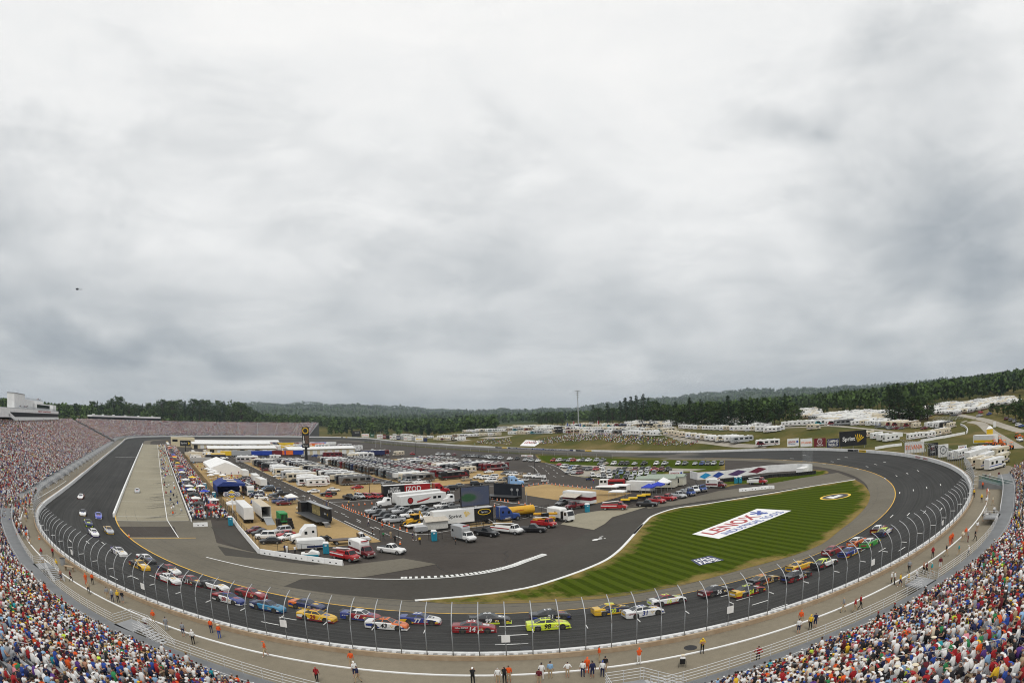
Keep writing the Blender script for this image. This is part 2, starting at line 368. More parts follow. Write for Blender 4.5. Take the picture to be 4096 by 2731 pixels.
M_STEELD = mat('dull_steel',(.26,.27,.28),.5,.3,var=.1,scale=4.)
M_STEEL = mat('galvanised_steel',(.50,.51,.52),.45,.6,var=.1,scale=4.)
M_ALU = mat('aluminium',(.46,.47,.48),.45,.3,var=.08,scale=2.)
M_RAIL = mat('white_rail',(.60,.60,.60),.45,var=.05)
M_BLACK = mat('black',(.012,.012,.013),.5,var=.1)
M_RED = mat('red_paint',(.36,.012,.014),.5,var=.06)
M_BLUE = mat('blue_paint',(.02,.06,.32),.5,var=.06)
M_NAVY = mat('navy_paint',(.012,.02,.085),.5,var=.06)
M_YELLOW = mat('yellow_paint',(.80,.52,.02),.5,var=.06)
M_ORANGE = mat('orange_paint',(.80,.16,.015),.5,var=.06)
M_GREEN = mat('green_paint',(.02,.24,.06),.5,var=.06)
M_GREY = mat('grey_paint',(.30,.31,.32),.55,var=.1)
M_CREAM = mat('cream_metal',(.62,.54,.36),.6,var=.06)
M_GLASS = mat('dark_glass',(.012,.015,.018),.08,var=0,spec=.5)
M_TYRE = mat('tyre_rubber',(.018,.018,.018),.8,var=.1)
def flat(name,pts,z,m,kind='structure',parent=None,ends=None):
 """a level sheet from an outline of ground points (triangulated by Blender)"""
 me = bpy.data.meshes.new(name);me.from_pydata([(p[0],p[1],z) for p in pts],[],[tuple(range(len(pts)))]);me.materials.append(m)
 o = bpy.data.objects.new(name,me);COL.objects.link(o)
 if me.polygons and me.polygons[0].normal.z < 0: me.flip_normals()
 if parent: o.parent = parent
 if kind: o['kind'] = kind
 return o
def P2(*a): return [S(*q,z=0.) for q in a]
def smoothline(pts,n=6):
 """Catmull-Rom through ground points"""
 P = [Vector(p) for p in pts];out = []
 for i in range(len(P)-1):
  a,b,c,d = P[max(i-1,0)],P[i],P[i+1],P[min(i+2,len(P)-1)]
  for k in range(n):
   t = k/n;out.append(.5*((2*b)+(c-a)*t+(2*a-5*b+4*c-d)*t*t+(3*b-a-3*c+d)*t**3))
 return out+[P[-1]]
def ribbon(mb,pts,w,z=None,m=0,dz=0.):
 P = [Vector((p[0],p[1],p[2] if z is None and len(p) > 2 else (z or 0.))) for p in pts];L_,R2 = [],[]
 for i,p in enumerate(P):
  d = P[min(i+1,len(P)-1)]-P[max(i-1,0)];d.z = 0;d.normalize();n = Vector((-d.y,d.x,0))*w/2;up = Vector((0,0,dz));L_.append(p+n+up);R2.append(p-n+up)
 for i in range(len(P)-1): mb.quad(R2[i],R2[i+1],L_[i+1],L_[i],m)
 return mb
def profile_sweep(mb,pts,prof,m=0,closed=False,caps=True):
 """sweep a profile (offset to the left of travel, height) along ground points"""
 P = [Vector(p) for p in pts];rings = [];n = len(P)
 for i,p in enumerate(P):
  a = P[(i+1) % n if closed else min(i+1,n-1)];b = P[(i-1) % n if closed else max(i-1,0)];d = a-b;d.z = 0;d.normalize();q = Vector((-d.y,d.x,0))
  rings.append([tuple(p+q*o+Vector((0,0,h))) for o,h in prof])
 if closed: rings.append(rings[0])
 return mb.loft(rings,m,True,caps and not closed)
# ------------------------------------------------------------------ land, track, paving
def oval_ss(n0=16,n1=70,n2=16,n3=40):
 return [i/n0 for i in range(n0)]+[1+i/n1 for i in range(n1)]+[2+i/n2 for i in range(n2)]+[3+i/n3 for i in range(n3)]
SS = oval_ss()
def build_ground():
 offs = [-.2,.7,2,4,8,12,16,20,25,30,36,42,48,55,63,72,85,100,120,150,180,220,270,330,400,500,600,700,850,1000,1200,1450,1750,2100,2500,3000,3600,4200,4800,5400,6000,6600,7300,8200,9200]
 ss = oval_ss(40,110,60,70);V = [];n = len(ss)
 # rays fan out from the oval so that the far strips stay round
 base = np.array([oval(s) for s in ss])
 for o in offs:
  for (x,y),s in zip(base,ss):
   q = Vector((x-0,y-math.copysign(min(abs(y),YS),y),0));q.normalize()
   if o > 100:
    w = min(1,(o-100)/500);q2 = Vector((x,y*.9,0)).normalized();q = (q*(1-w)+q2*w).normalized()
   V.append((x+q.x*o,y+q.y*o))
 V = np.array(V);Z = land(V[:,0],V[:,1]);V3 = np.column_stack([V,Z]);F = []
 for i in range(len(offs)-1):
  for j in range(n):
   k = (j+1) % n;F.append((i*n+j,(i+1)*n+j,(i+1)*n+k,i*n+k))
 F = np.array(F)
 me = np_mesh('ground',V3,F,[M_GROUND],smooth=True);o = newobj('ground',me);o['kind'] = 'structure'
 if sum(p.normal.z for p in list(me.polygons)[:200]) < 0: me.flip_normals()
build_ground()
# infield base sheet
flat('infield_ground',[oval(s,19.5) for s in SS],-.03,M_ASPH)
def strip(name,off_in,off_out,m,zf,ss=None,lift=0.,closed=True,uvon=True,kind='structure',parent=None):
 ss = ss or SS;V,F,UV = [],[],[];n = len(ss);K = 5;dist = 0;prev = None
 for i,s in enumerate(ss+([ss[0]+4] if closed else [])):
  a,b = off_in(s) if callable(off_in) else off_in,off_out(s) if callable(off_out) else off_out
  p0 = oval(s % 4,b)
  if prev: dist += math.hypot(p0[0]-prev[0],p0[1]-prev[1])
  prev = p0
  for k in range(K):
   o = b+(a-b)*k/(K-1);x,y = oval(s % 4,o);V.append((x,y,zf(x,y)+lift));UV.append((dist,o))
 n = len(V)//K
 for i in range(n-1):
  for k in range(K-1): F.append((i*K+k,(i+1)*K+k,(i+1)*K+k+1,i*K+k+1))
 me = np_mesh(name,V,F,[m],smooth=True);me.uv_layers.new(name='UVMap')
 idx = np.empty(len(me.loops),np.int32);me.loops.foreach_get('vertex_index',idx);me.uv_layers[0].data.foreach_set('uv',np.array(UV,np.float32)[idx].ravel())
 if me.polygons[0].normal.z < 0: me.flip_normals()
 o = newobj(name,me,parent)
 if kind: o['kind'] = kind
 return o
def width(s):
 return 21.3-2.0*(math.sin(math.pi*(s-1)) if 1 <= s < 2 else 0)
TZ = lambda x,y: float(track_z(x,y))
strip('race_track',width,.0,M_TRACK,TZ,lift=.004)
# older, paler tarmac on the front straight side and the back straight
strip('apron_paving',lambda s: width(s)+(7.6 if 1 <= s < 2 else 7.6),width,M_TAN,lambda x,y: 0.,lift=.006)
_bs = [2.0+i/30 for i in range(31)]
strip('back_straight_tarmac',lambda s: 20.9,.6,M_TRACK2,TZ,ss=[2.02+i*.96/20 for i in range(21)],lift=.012,closed=False)
# painted lines of the track
def yellow():
 mb = MB()
 pts = [oval(s,width(s)+.1)+(.014,) for s in SS if .97 <= s <= 2.05]
 ribbon(mb,pts,.28)
 mb.obj('yellow_track_line',M_YEL,kind='structure')
 mb = MB()
 ribbon(mb,P2(('5',1200,235),('5',1800,235)),.3,z=.02);mb.obj('yellow_pit_exit_line',M_YEL,kind='structure')
yellow()
flat('pit_road',[(-123.6,170),(-123.6,-246),(-103,-247),(-103,170)],.012,M_CONC)
def paving():
 z0 = .009
 arc = [oval(1+t,width(1+t)+.4) for t in (.35,.3,.25,.2,.16,.12,.08,.05)]
 pts = P2(('5',1935,70),('5',1990,280),('f',530,1030),('f',1850,1215),('g',640,1105),('g',1170,1195),('g',0,1400),('6',410,615),('6',250,680),('6',800,760),('6',1300,815))
 flat('pit_exit_paving',pts+arc,z0+.004,M_TAN)
 flat('dark_paving_patch',P2(('5',1935,135),('f',140,645),('f',500,1000),('f',260,960),('f',0,855)),z0+.012,M_DARK)
 flat('dark_paving_strip',P2(('f',0,935),('f',520,1030),('f',1550,1195),('f',1380,1212),('f',700,1125),('f',0,1060),('5',2000,310)),z0+.010,M_DARK)
 flat('dark_pit_patch',P2(('5',1090,130),('5',1600,130),('5',1640,225),('5',1190,225)),z0+.010,M_ASPH)
 flat('road_course_paving',P2(('6',410,617),('6',1330,614),('6',2000,545),('7',0,490),('7',330,390),('h',1400,1080),('h',1700,960),('h',1900,800),('h',2300,700),('e',900,1480),('e',2000,1330),('4',0,1190),
  ('3',1750,1190),('3',1500,1225),('3',1300,1290),('3',1230,1345),('3',1035,1560),('7',960,365),('7',800,465),('7',400,615),('7',0,715),('6',1460,808),('6',800,757),('6',255,680)),z0+.016,M_DARK)
 flat('concrete_pad',P2(('h',950,965),('h',1210,800),('h',1600,745),('h',2300,690),('h',1760,855),('h',1640,960),('h',1470,1052)),z0+.022,M_CONC)
 flat('service_road_shoulder',P2(('h',2050,690),('e',1400,1330),('e',2000,1200),('3',1900,1062),('3',2080,1040),('3',2350,1020),('4',0,1115),('4',300,1060),('4',640,1010),('4',800,1070),('4',400,1130),('4',0,1190),('e',2000,1325),('e',900,1478),('h',2300,695)),z0+.024,M_TAN)
paving()
# infield blocks: sand lots, grass, roads (the infield is laid out square to the pit road)
def rect(name,x0,x1,y0,y1,z,m): return flat(name,[(x0,y0),(x1,y0),(x1,y1),(x0,y1)],z,m)
rect('sand_lot',-91,-65.3,-284,30,-.004,M_SAND)
rect('sand_lot',-57,-21,-216,-40,-.006,M_SAND)
rect('sand_lot',-15.5,42,-204,-60,-.008,M_SAND)
flat('sand_lot',P2(('d',700,1062),('d',1110,1012),('e',0,1122),('e',600,1180),('h',1500,640),('h',950,592),('h',395,505)),-.002,M_SAND)
flat('sand_strip',P2(('g',1500,650),('g',1450,600),('g',2352,440),('g',2352,540)),-.001,M_SAND)
def inf_grass():
 m = bpy.data.materials.new('mown_grass');m.use_nodes = True;nt = m.node_tree;L = nt.links;b = nt.nodes['Principled BSDF'];b.inputs['Roughness'].default_value = .95;b.inputs['Specular IOR Level'].default_value = .0
 tc = nt.nodes.new('ShaderNodeTexCoord');mp = nt.nodes.new('ShaderNodeMapping');L.new(tc.outputs['Object'],mp.inputs[0]);mp.inputs['Rotation'].default_value = (0,0,R_(STRIPE))
 wv = nt.nodes.new('ShaderNodeTexWave');wv.wave_profile = 'SIN';wv.inputs['Scale'].default_value = .135;wv.inputs['Distortion'].default_value = .5;wv.inputs['Detail'].default_value = 2;wv.inputs['Detail Scale'].default_value = .15;L.new(mp.outputs[0],wv.inputs[0])
 def nz(s,d,r=.6):
  n = nt.nodes.new('ShaderNodeTexNoise');n.inputs['Scale'].default_value = s;n.inputs['Detail'].default_value = d;n.inputs['Roughness'].default_value = r;L.new(tc.outputs['Object'],n.inputs[0]);return n.outputs['Fac']
 def mix(f,a,c):
  x = nt.nodes.new('ShaderNodeMix');x.data_type = 'RGBA';L.new(f,x.inputs[0])
  for i,v in ((6,a),(7,c)):
   if isinstance(v,tuple): x.inputs[i].default_value = (*v,1)
   else: L.new(v,x.inputs[i])
  return x.outputs[2]
 def mr(v,a,bb,lo=0.,hi=1.):
  n = nt.nodes.new('ShaderNodeMapRange');L.new(v,n.inputs[0])
  for i,q in enumerate((a,bb,lo,hi)): n.inputs[i+1].default_value = q
  return n.outputs[0]
 st = mix(mr(wv.outputs['Fac'],.42,.58),(.033,.054,.006),(.062,.092,.011))
 st = mix(mr(nz(1.8,6),.35,.7,0,.5),st,(.075,.085,.014))
 at = nt.nodes.new('ShaderNodeAttribute');at.attribute_name = 'Col'
 ad = nt.nodes.new('ShaderNodeMath');ad.operation = 'ADD';L.new(mr(nz(.16,7,.7),.25,.75,-.55,.55),ad.inputs[0]);L.new(at.outputs['Fac'],ad.inputs[1])
 st = mix(mr(ad.outputs[0],.55,1.05,0,.8),st,(.27,.19,.075))
 L.new(st,b.inputs['Base Color']);return m
_a,_b = S('7',1020,350,0),S('7',1560,520,0);STRIPE = 90-math.degrees(math.atan2(_b.y-_a.y,_b.x-_a.x))
M_MOWN = inf_grass()
GRASS = [('6',1460,812),('7',0,722),('7',400,622),('7',800,472),('7',960,372),('7',1080,252),('7',1200,112),('3',1120,1460),('3',1180,1395),('3',1230,1345),('3',1300,1290),('3',1500,1224),('3',1750,1188),('3',2100,1132),('3',2350,1092),('4',400,1137),('4',800,1075)]
GRASS2 = [('4',880,1120),('4',935,1200),('4',915,1300),('4',800,1430),('4',660,1540),('8',500,290),('8',250,392),('8',0,462),('7',1950,570),('7',1600,662),('7',1000,772),('7',500,817),('7',0,837),('6',1750,840)]
def grass_sheet(name,outline,z,step=2.2,edge=6.):
 """grid sheet cut to an outline; vertex value 'Col' grows towards the worn edge"""
 P = np.array([(p[0],p[1]) for p in outline]);lo,hi = P.min(0),P.max(0)
 flat_o = flat(name,outline,z,M_MOWN)
 import bmesh
 bm = bmesh.new();bm.from_mesh(flat_o.data)
 bmesh.ops.triangulate(bm,faces=bm.faces)
 for ax,l,h in ((0,lo[0],hi[0]),(1,lo[1],hi[1])):
  t = l+step
  while t < h:
   n = Vector((1,0,0)) if ax == 0 else Vector((0,1,0))
   bmesh.ops.bisect_plane(bm,geom=bm.verts[:]+bm.edges[:]+bm.faces[:],plane_co=n*t,plane_no=n);t += step
 bm.to_mesh(flat_o.data);bm.free();me = flat_o.data
 V = np.array([v.co[:2] for v in me.vertices]);A = P;B = np.roll(P,-1,0);AB = B-A;dm = np.full(len(V),1e9)
 for a,ab in zip(A,AB):
  t = np.clip(((V-a)@ab)/(ab@ab+1e-9),0,1);dm = np.minimum(dm,np.linalg.norm(V-a-t[:,None]*ab,axis=1))
 c = np.clip(1-dm/edge,0,1);at = me.color_attributes.new('Col','FLOAT_COLOR','POINT');at.data.foreach_set('color',np.column_stack([c,c,c,np.ones(len(c))]).astype(np.float32).ravel())
 return flat_o
gl = smoothline(P2(*GRASS),4);gr_ = smoothline(P2(*GRASS2),4)
grass_sheet('infield_grass',gl+gr_,.045)
# white kerb along the inner edge of that lawn
mb = MB();profile_sweep(mb,[(p.x,p.y,.02) for p in gl],[(.28,0),(.25,.10),(-.25,.10),(-.28,0)]);mb.obj('kerb',M_LINE,kind='structure')
# small green triangle by the back of the track, car park grass
grass_sheet('car_park_grass',P2(('d',1000,600),('d',1300,640),('d',1560,850),('e',60,930),('e',1060,935),('e',1290,860),('e',1290,780),('e',1700,800),('e',2352,740),('e',2352,560),('e',1500,560),('e',600,540),('d',1900,480),('d',900,470)),.0,4,5)
grass_sheet('verge_grass',P2(('e',1840,945),('e',2352,905),('4',0,1060),('4',300,1020),('4',420,985),('4',540,990),('4',560,1010),('4',380,1065),('4',0,1110),('3',2080,1000),('3',1960,1030),('3',1900,960)),.002,4,3)
flat('gravel_lane',P2(('d',1300,640),('e',60,670),('e',900,700),('e',1690,725),('e',2000,735),('e',1700,770),('e',260,780),('e',200,760),('d',2340,760),('d',2352,900),('d',1580,850),('d',1480,800),('d',1400,740)),.012,M_ROADG)
for s0,s1 in ((2.05,2.95),):
 strip('inner_verge',30.5,21.6,M_GROUND,lambda x,y: 0.,ss=[s0+i*(s1-s0)/12 for i in range(13)],lift=.010,closed=False)
# painted markings: pit road, infield roads
def lines():
 mb = MB()
 def seg(a,b,w=.15,z=.03): ribbon(mb,[a,b],w,z=z)
 seg((-109,168),(-109,-246),.22);seg((-108.9,-246),S('5',1640,232,0),.22)
 y = -246
 for y in (-246,-239.7): seg((-123,y),(-103.5,y),.2)
 y = -212
 while y < 165: seg((-123.2,y),(-109.2,y),.14);seg((-108.7,y-3),(-103.3,y-3),.12);y += 34 if y < -100 else 40
 for y in range(-236,-120,10): seg((-108.6,y),(-103.3,y),.10)
 seg((-145,-16),(-123.5,-16),.5,z=.37*.5+.06);seg((-145,-17.6),(-123.5,-17.6),.3,z=.37*.5+.06)
 # roads
 for x in (-65.1,-57.2): seg((x,20),(x,-282 if x < -60 else -250),.14,z=.012)
 for x in (-21,-15.8): seg((x,-60),(x,-205),.13,z=.012)
 y = -60
 while y > -282: seg((-61.2,y),(-61.2,y-3),.14,z=.012);y -= 9
 y = -60
 while y > -205: seg((-18.4,y),(-18.4,y-3),.12,z=.012);y -= 9
 for L_ in ([('g',0,436),('g',500,635),('g',700,700),('g',860,730),('g',1040,728),('g',1450,660),('g',2000,585)],[('b',1190,1325),('b',1300,1355),('b',1500,1345),('b',2230,1300)],
    [('g',1880,170),('g',2352,245)],[('h',0,600),('h',500,675),('h',780,725)],[('h',170,910),('h',600,830)],[('f',1870,520),('f',2352,740)],[('d',1090,620),('d',1200,650),('d',1330,700),('d',1480,800),('d',1560,840),('d',1900,895),('d',2352,925)],
    [('d',770,665),('d',850,690),('d',950,790)],[('d',0,835),('d',500,900),('d',900,918),('d',1060,905),('d',1100,885)],[('d',0,1060),('d',400,1040)],[('d',700,1062),('d',1110,1010),('e',0,1122)],[('c',640,1030),('c',1100,1100),('c',1500,1150)]):
  ribbon(mb,smoothline(P2(*L_),5),.22,z=.05)
 for q in ((('f',1080,65),('f',1120,80)),(('f',1225,120),('f',1265,140)),(('f',1385,195),('f',1430,218)),(('f',1820,400),('f',1885,425)),(('f',2065,495),('f',2130,528)),(('g',190,615),('g',270,652)),(('g',520,752),('g',615,795)),
    (('g',2060,242),('g',2150,262)),(('h',390,325),('h',490,312)),(('h',500,335),('h',590,322)),(('h',835,210),('h',880,226)),(('h',965,205),('h',1005,213)),(('h',885,155),('h',905,170)),(('h',755,162),('h',772,177)),(('h',838,112),('h',856,127)),(('h',715,120),('h',730,132)),(('h',785,73),('h',803,84)),(('h',668,85),('h',682,96)),(('h',720,43),('h',740,52)),(('h',605,55),('h',618,62)),(('h',1410,385),('h',1500,393))):
  a,b = P2(*q);seg(a,b,.2,z=.05)
 mb.obj('road_markings',M_LINE,kind='structure')
 mb = MB()   # white line of the road course with rumble strip teeth
 pts = smoothline(P2(('5',1895,413),('5',2350,515),('6',400,568),('6',900,606),('6',1330,615),('6',1750,600),('6',2100,560),('6',2350,505),('7',150,450),('7',320,392)),8)
 ribbon(mb,pts,.30,z=.05)
 q = smoothline(P2(('6',1330,613),('6',1750,598),('6',2100,558),('6',2350,503),('7',150,448),('7',320,390)),8)
 for i in range(len(q)-1):
  d = (q[i+1]-q[i]).normalized();n = Vector((-d.y,d.x,0))
  a = q[i]+n*.1;mb.add([tuple(a),tuple(a+d*.45),tuple(a+d*.45+n*1.0),tuple(a+n*1.0),tuple(a+Vector((0,0,.12))),tuple(a+d*.45+Vector((0,0,.12))),tuple(a+d*.45+n*1.0+Vector((0,0,.10))),tuple(a+n*1.0+Vector((0,0,.10)))],[(4,5,6,7),(0,1,5,4),(1,2,6,5),(2,3,7,6),(3,0,4,7)])
 mb.obj('rumble_strip_line',M_LINE,kind='structure')
 # dashes on the banking
 mb = MB()
 for q in (('4',720,870,10),('4',1070,913,10),('4',1378,993,14),('4',910,955,10),('4',990,935,8),('4',825,978,10),('4',515,930,10),('4',650,888,9),('4',590,910,8),('4',335,850,9),('4',1280,1018,8),('4',1180,1040,9),('4',1075,1063,8),('4',1585,1122,7),('4',1458,1148,8),('4',1335,1172,9),('4',1210,1195,9),('4',1592,1345,9),('4',1440,1370,8),('4',1290,1392,10),('4',1137,1410,11),('4',220,880,8),('4',155,897,8),
    ('8',1230,337,16),('8',1048,346,18),('8',865,353,20),('8',978,550,20),('8',105,868,36),('7',2280,830,36),('7',2135,790,36),('7',1990,757,30),('6',290,975,40),('6',130,1020,44),('6',2310,1212,40),('6',2335,1047,40),('6',2330,1130,36),('7',35,1043,36),('7',40,1126,40),('7',35,1210,36),('7',50,1300,50),('5',2310,1070,36),('5',1415,593,18),('5',1235,598,20),('5',1045,600,20),('5',950,286,10),('5',645,262,8),('5',805,275,10)):
  p = S(*q[:3]);t = tangent(p.x,p.y);t = Vector((t[0],t[1],0));n = Vector((-t.y,t.x,0))
  a = [p+t*1.3+n*.11,p+t*1.3-n*.11,p-t*1.3-n*.11,p-t*1.3+n*.11]
  mb.quad(*[(v.x,v.y,gz(v.x,v.y)+.03) for v in a][::-1])
 mb.obj('lane_dashes',M_LINE,kind='structure')
lines()
def marks():
 """rubber laid by spinning tyres, sealed cracks and paving seams"""
 m = mat('tyre_rubber_mark',(.085,.078,.066),.8,var=.25,scale=1.);mb = MB()
 for i in range(70):
  y = random.uniform(-240,120);x = random.uniform(-107.5,-105);d = random.uniform(6,15);w = random.uniform(.10,.2)
  pts = [(x-k*k*(x+random.uniform(112,116))/36,y-d*k/6,0) for k in range(7)]
  for o in (0,1.5): ribbon(mb,[(a+o,b,0) for a,b,c in pts],w,z=.026+i*.0001)
 mb.obj('tyre_marks',m,kind='structure')
 m = mat('crack_sealant',(.022,.021,.020),.6,var=.1);mb = MB()
 for i in range(34):
  a = random.uniform(0,6.28);c = Vector((random.uniform(-85,5),random.uniform(-325,-255),0));pts = [c+Vector((math.cos(a),math.sin(a),0))*k*2.2+Vector((random.uniform(-.5,.5),random.uniform(-.5,.5),0)) for k in range(random.randint(4,9))]
  if odist(c.x,c.y) > -33: continue
  ribbon(mb,pts,random.uniform(.05,.10),z=.034+i*.0001)
 for off in (24.3,27.0): ribbon(mb,[oval(1+t*.01,off) for t in range(0,100)],.06,z=.021)
 mb.obj('sealed_cracks',m,kind='structure')
 mb = MB()
 for off in (3.2,6.6,10.,13.4):
  pts = [(*oval(s,off),0) for s in SS if .6 <= s <= 2.2];ribbon(mb,[(x,y,TZ(x,y)+.012) for x,y,z in pts],.07)
 mb.obj('paving_seams',mat('seam_tar',(.018,.018,.018),.7,var=.2),kind='structure')
 mb = MB();c = S('h',1545,1190,0.)
 for i in range(16): q = c+Vector((random.gauss(0,1.1),random.gauss(0,.6),0));r = random.uniform(.12,.45);mb.add([(q.x+r*math.cos(k*1.05)*random.uniform(.6,1.3),q.y+r*math.sin(k*1.05)*random.uniform(.6,1.3),.037+i*.0002) for k in range(6)],[tuple(range(6))])
 mb.obj('spilled_absorbent',M_LINE,kind='structure')
marks()
# ------------------------------------------------------------------ outer wall and catch fence
def wall_path(off,ss,closed=False):
 out = []
 for s in ss:
  x,y = oval(s % 4,off);out.append((x,y,float(bank(y))))
 return out
def build_wall():
 root = empty('outer_wall',(0,0,0),label='white impact-absorbing wall running all round the outside of the track',cat='wall')
 ss = oval_ss(24,120,24,60)
 mb = MB();profile_sweep(mb,wall_path(-.22,ss),[(.22,-.3),(.22,1.10),(-.22,1.10),(-.22,-.3)],closed=True);mb.obj('barrier_face',M_BARR,root)
 mb = MB();profile_sweep(mb,wall_path(-1.0,ss),[(.16,-.6),(.16,1.05),(-.16,1.05),(-.16,-.6)],closed=True);mb.obj('concrete_wall',M_RUST,root,label='tan weathered concrete wall behind the white barrier')
 mb = MB();s = .8
 while s < 2.1:
  x,y = oval(s,-.44);x1,y1 = oval(s,-.84);z = float(bank(y))+1.02;t = Vector((*tangent(x,y),0))*.22
  a,b = Vector((x,y,z)),Vector((x1,y1,z));mb.add([a-t,a+t,b+t,b-t,a-t-Vector((0,0,.25)),a+t-Vector((0,0,.25)),b+t-Vector((0,0,.25)),b-t-Vector((0,0,.25))],[(0,1,2,3),(7,6,5,4),(0,4,5,1),(1,5,6,2),(2,6,7,3),(3,7,4,0)])
  s += .9/(470 if 1 < s < 2 else 455)
 mb.obj('strut_row',M_WHITE,root,kind='stuff')
 mb = MB();profile_sweep(mb,wall_path(-.64,[.8+i*.01 for i in range(131)]),[(.2,.5),(.2,.55),(-.2,.55),(-.2,.5)]);mb.obj('gap_floor',M_GREY,root)
 # printed panels on the inner face
 def panel(c,x0,x1,y,m,texts,h=1.02):
  def at_wall(px_):
   d = ray(c,px_,y);best = None
   for i in range(2601):
    s = 1.5+i/2600*2.3;q = oval(s,0);v = np.array([q[0]-CAMP[0],q[1]-CAMP[1]]);cr_ = abs(d[0]*v[1]-d[1]*v[0])/np.linalg.norm(v)
    if d[0]*v[0]+d[1]*v[1] > 0 and (best is None or cr_ < best[0]): best = (cr_,s)
   return best[1]
  sa,sb = at_wall(x0),at_wall(x1);pts = wall_path(.03,[sa+(sb-sa)*i/6 for i in range(7)])
  mb = MB()
  for a,b in zip(pts[:-1],pts[1:]): mb.quad((a[0],a[1],a[2]+.06),(b[0],b[1],b[2]+.06),(b[0],b[1],b[2]+h),(a[0],a[1],a[2]+h))
  o = mb.obj('sponsor_panel',m,root)
  for t,tm,f0,f1,hh in texts:
   a,b = oval(sa+(sb-sa)*f0,.06),oval(sa+(sb-sa)*f1,.06);mid = oval(sa+(sb-sa)*(f0+f1)/2,.07)
   rz = math.atan2(b[1]-a[1],b[0]-a[0]);lettering(t,tm,o,(mid[0],mid[1],float(bank(mid[1]))+.56),rz,height=hh,width=math.hypot(b[0]-a[0],b[1]-a[1]),shear=.2,bold=.02)
 panel('d',385,860,360,M_NAVY,[('NEW HAMPSHIRE',M_WHITE,.08,.96,.62)])
 panel('d',1060,1610,385,M_NAVY,[('NEW HAMPSHIRE',M_WHITE,.03,.9,.62)])
 panel('d',865,1055,375,M_BLUE,[('MOTOR',M_WHITE,.1,.9,.45)])
 panel('d',150,270,335,M_BLACK,[('Sprint',M_WHITE,.45,.9,.45)]);panel('d',275,365,338,M_YELLOW,[('CUP SERIES',M_BLACK,.1,.9,.3)])
 panel('d',1660,1830,393,M_BLACK,[('Sprint',M_WHITE,.55,.95,.45)]);panel('d',1835,1955,400,M_YELLOW,[('CUP SERIES',M_BLACK,.08,.92,.3)])
 panel('4',730,830,825,M_BLACK,[('Sprint',M_WHITE,.5,.95,.5)]);panel('4',835,900,832,M_YELLOW,[('CUP SERIES',M_BLACK,.08,.92,.35)])
 panel('4',1352,1405,900,M_WHITE,[('LENOX',M_RED,.05,.95,.62)]);panel('4',1422,1470,915,M_WHITE,[('LENOX',M_RED,.05,.95,.62)])
 panel('b',1470,1540,145,M_BLACK,[]);panel('b',1545,1610,148,M_YELLOW,[])
build_wall()
def mesh_mat(name,a,c=(.3,.31,.32)):
 m = bpy.data.materials.new(name);m.use_nodes = True;nt = m.node_tree;b = nt.nodes['Principled BSDF'];b.inputs['Base Color'].default_value = (*c,1);b.inputs['Roughness'].default_value = .6
 # woven wire far finer than a pixel: even open area
 tc = nt.nodes.new('ShaderNodeTexCoord');nz = nt.nodes.new('ShaderNodeTexNoise');nz.inputs['Scale'].default_value = .8;nt.links.new(tc.outputs['Object'],nz.inputs[0])
 mr = nt.nodes.new('ShaderNodeMapRange');mr.inputs[3].default_value = a*.8;mr.inputs[4].default_value = a*1.2;nt.links.new(nz.outputs['Fac'],mr.inputs[0]);nt.links.new(mr.outputs[0],b.inputs['Alpha'])
 return m
M_MESH = mesh_mat('chain_link',.11,(.07,.072,.075));M_MESH2 = mesh_mat('chain_link_far',.22)
POST = [(-.95,.9),(-.95,2.2),(-.95,3.7),(-.85,4.3),(-.6,4.85),(-.2,5.35),(.35,5.75),(1.0,6.05)]   # offset inside the wall line, height above the track
FEND = 1.735
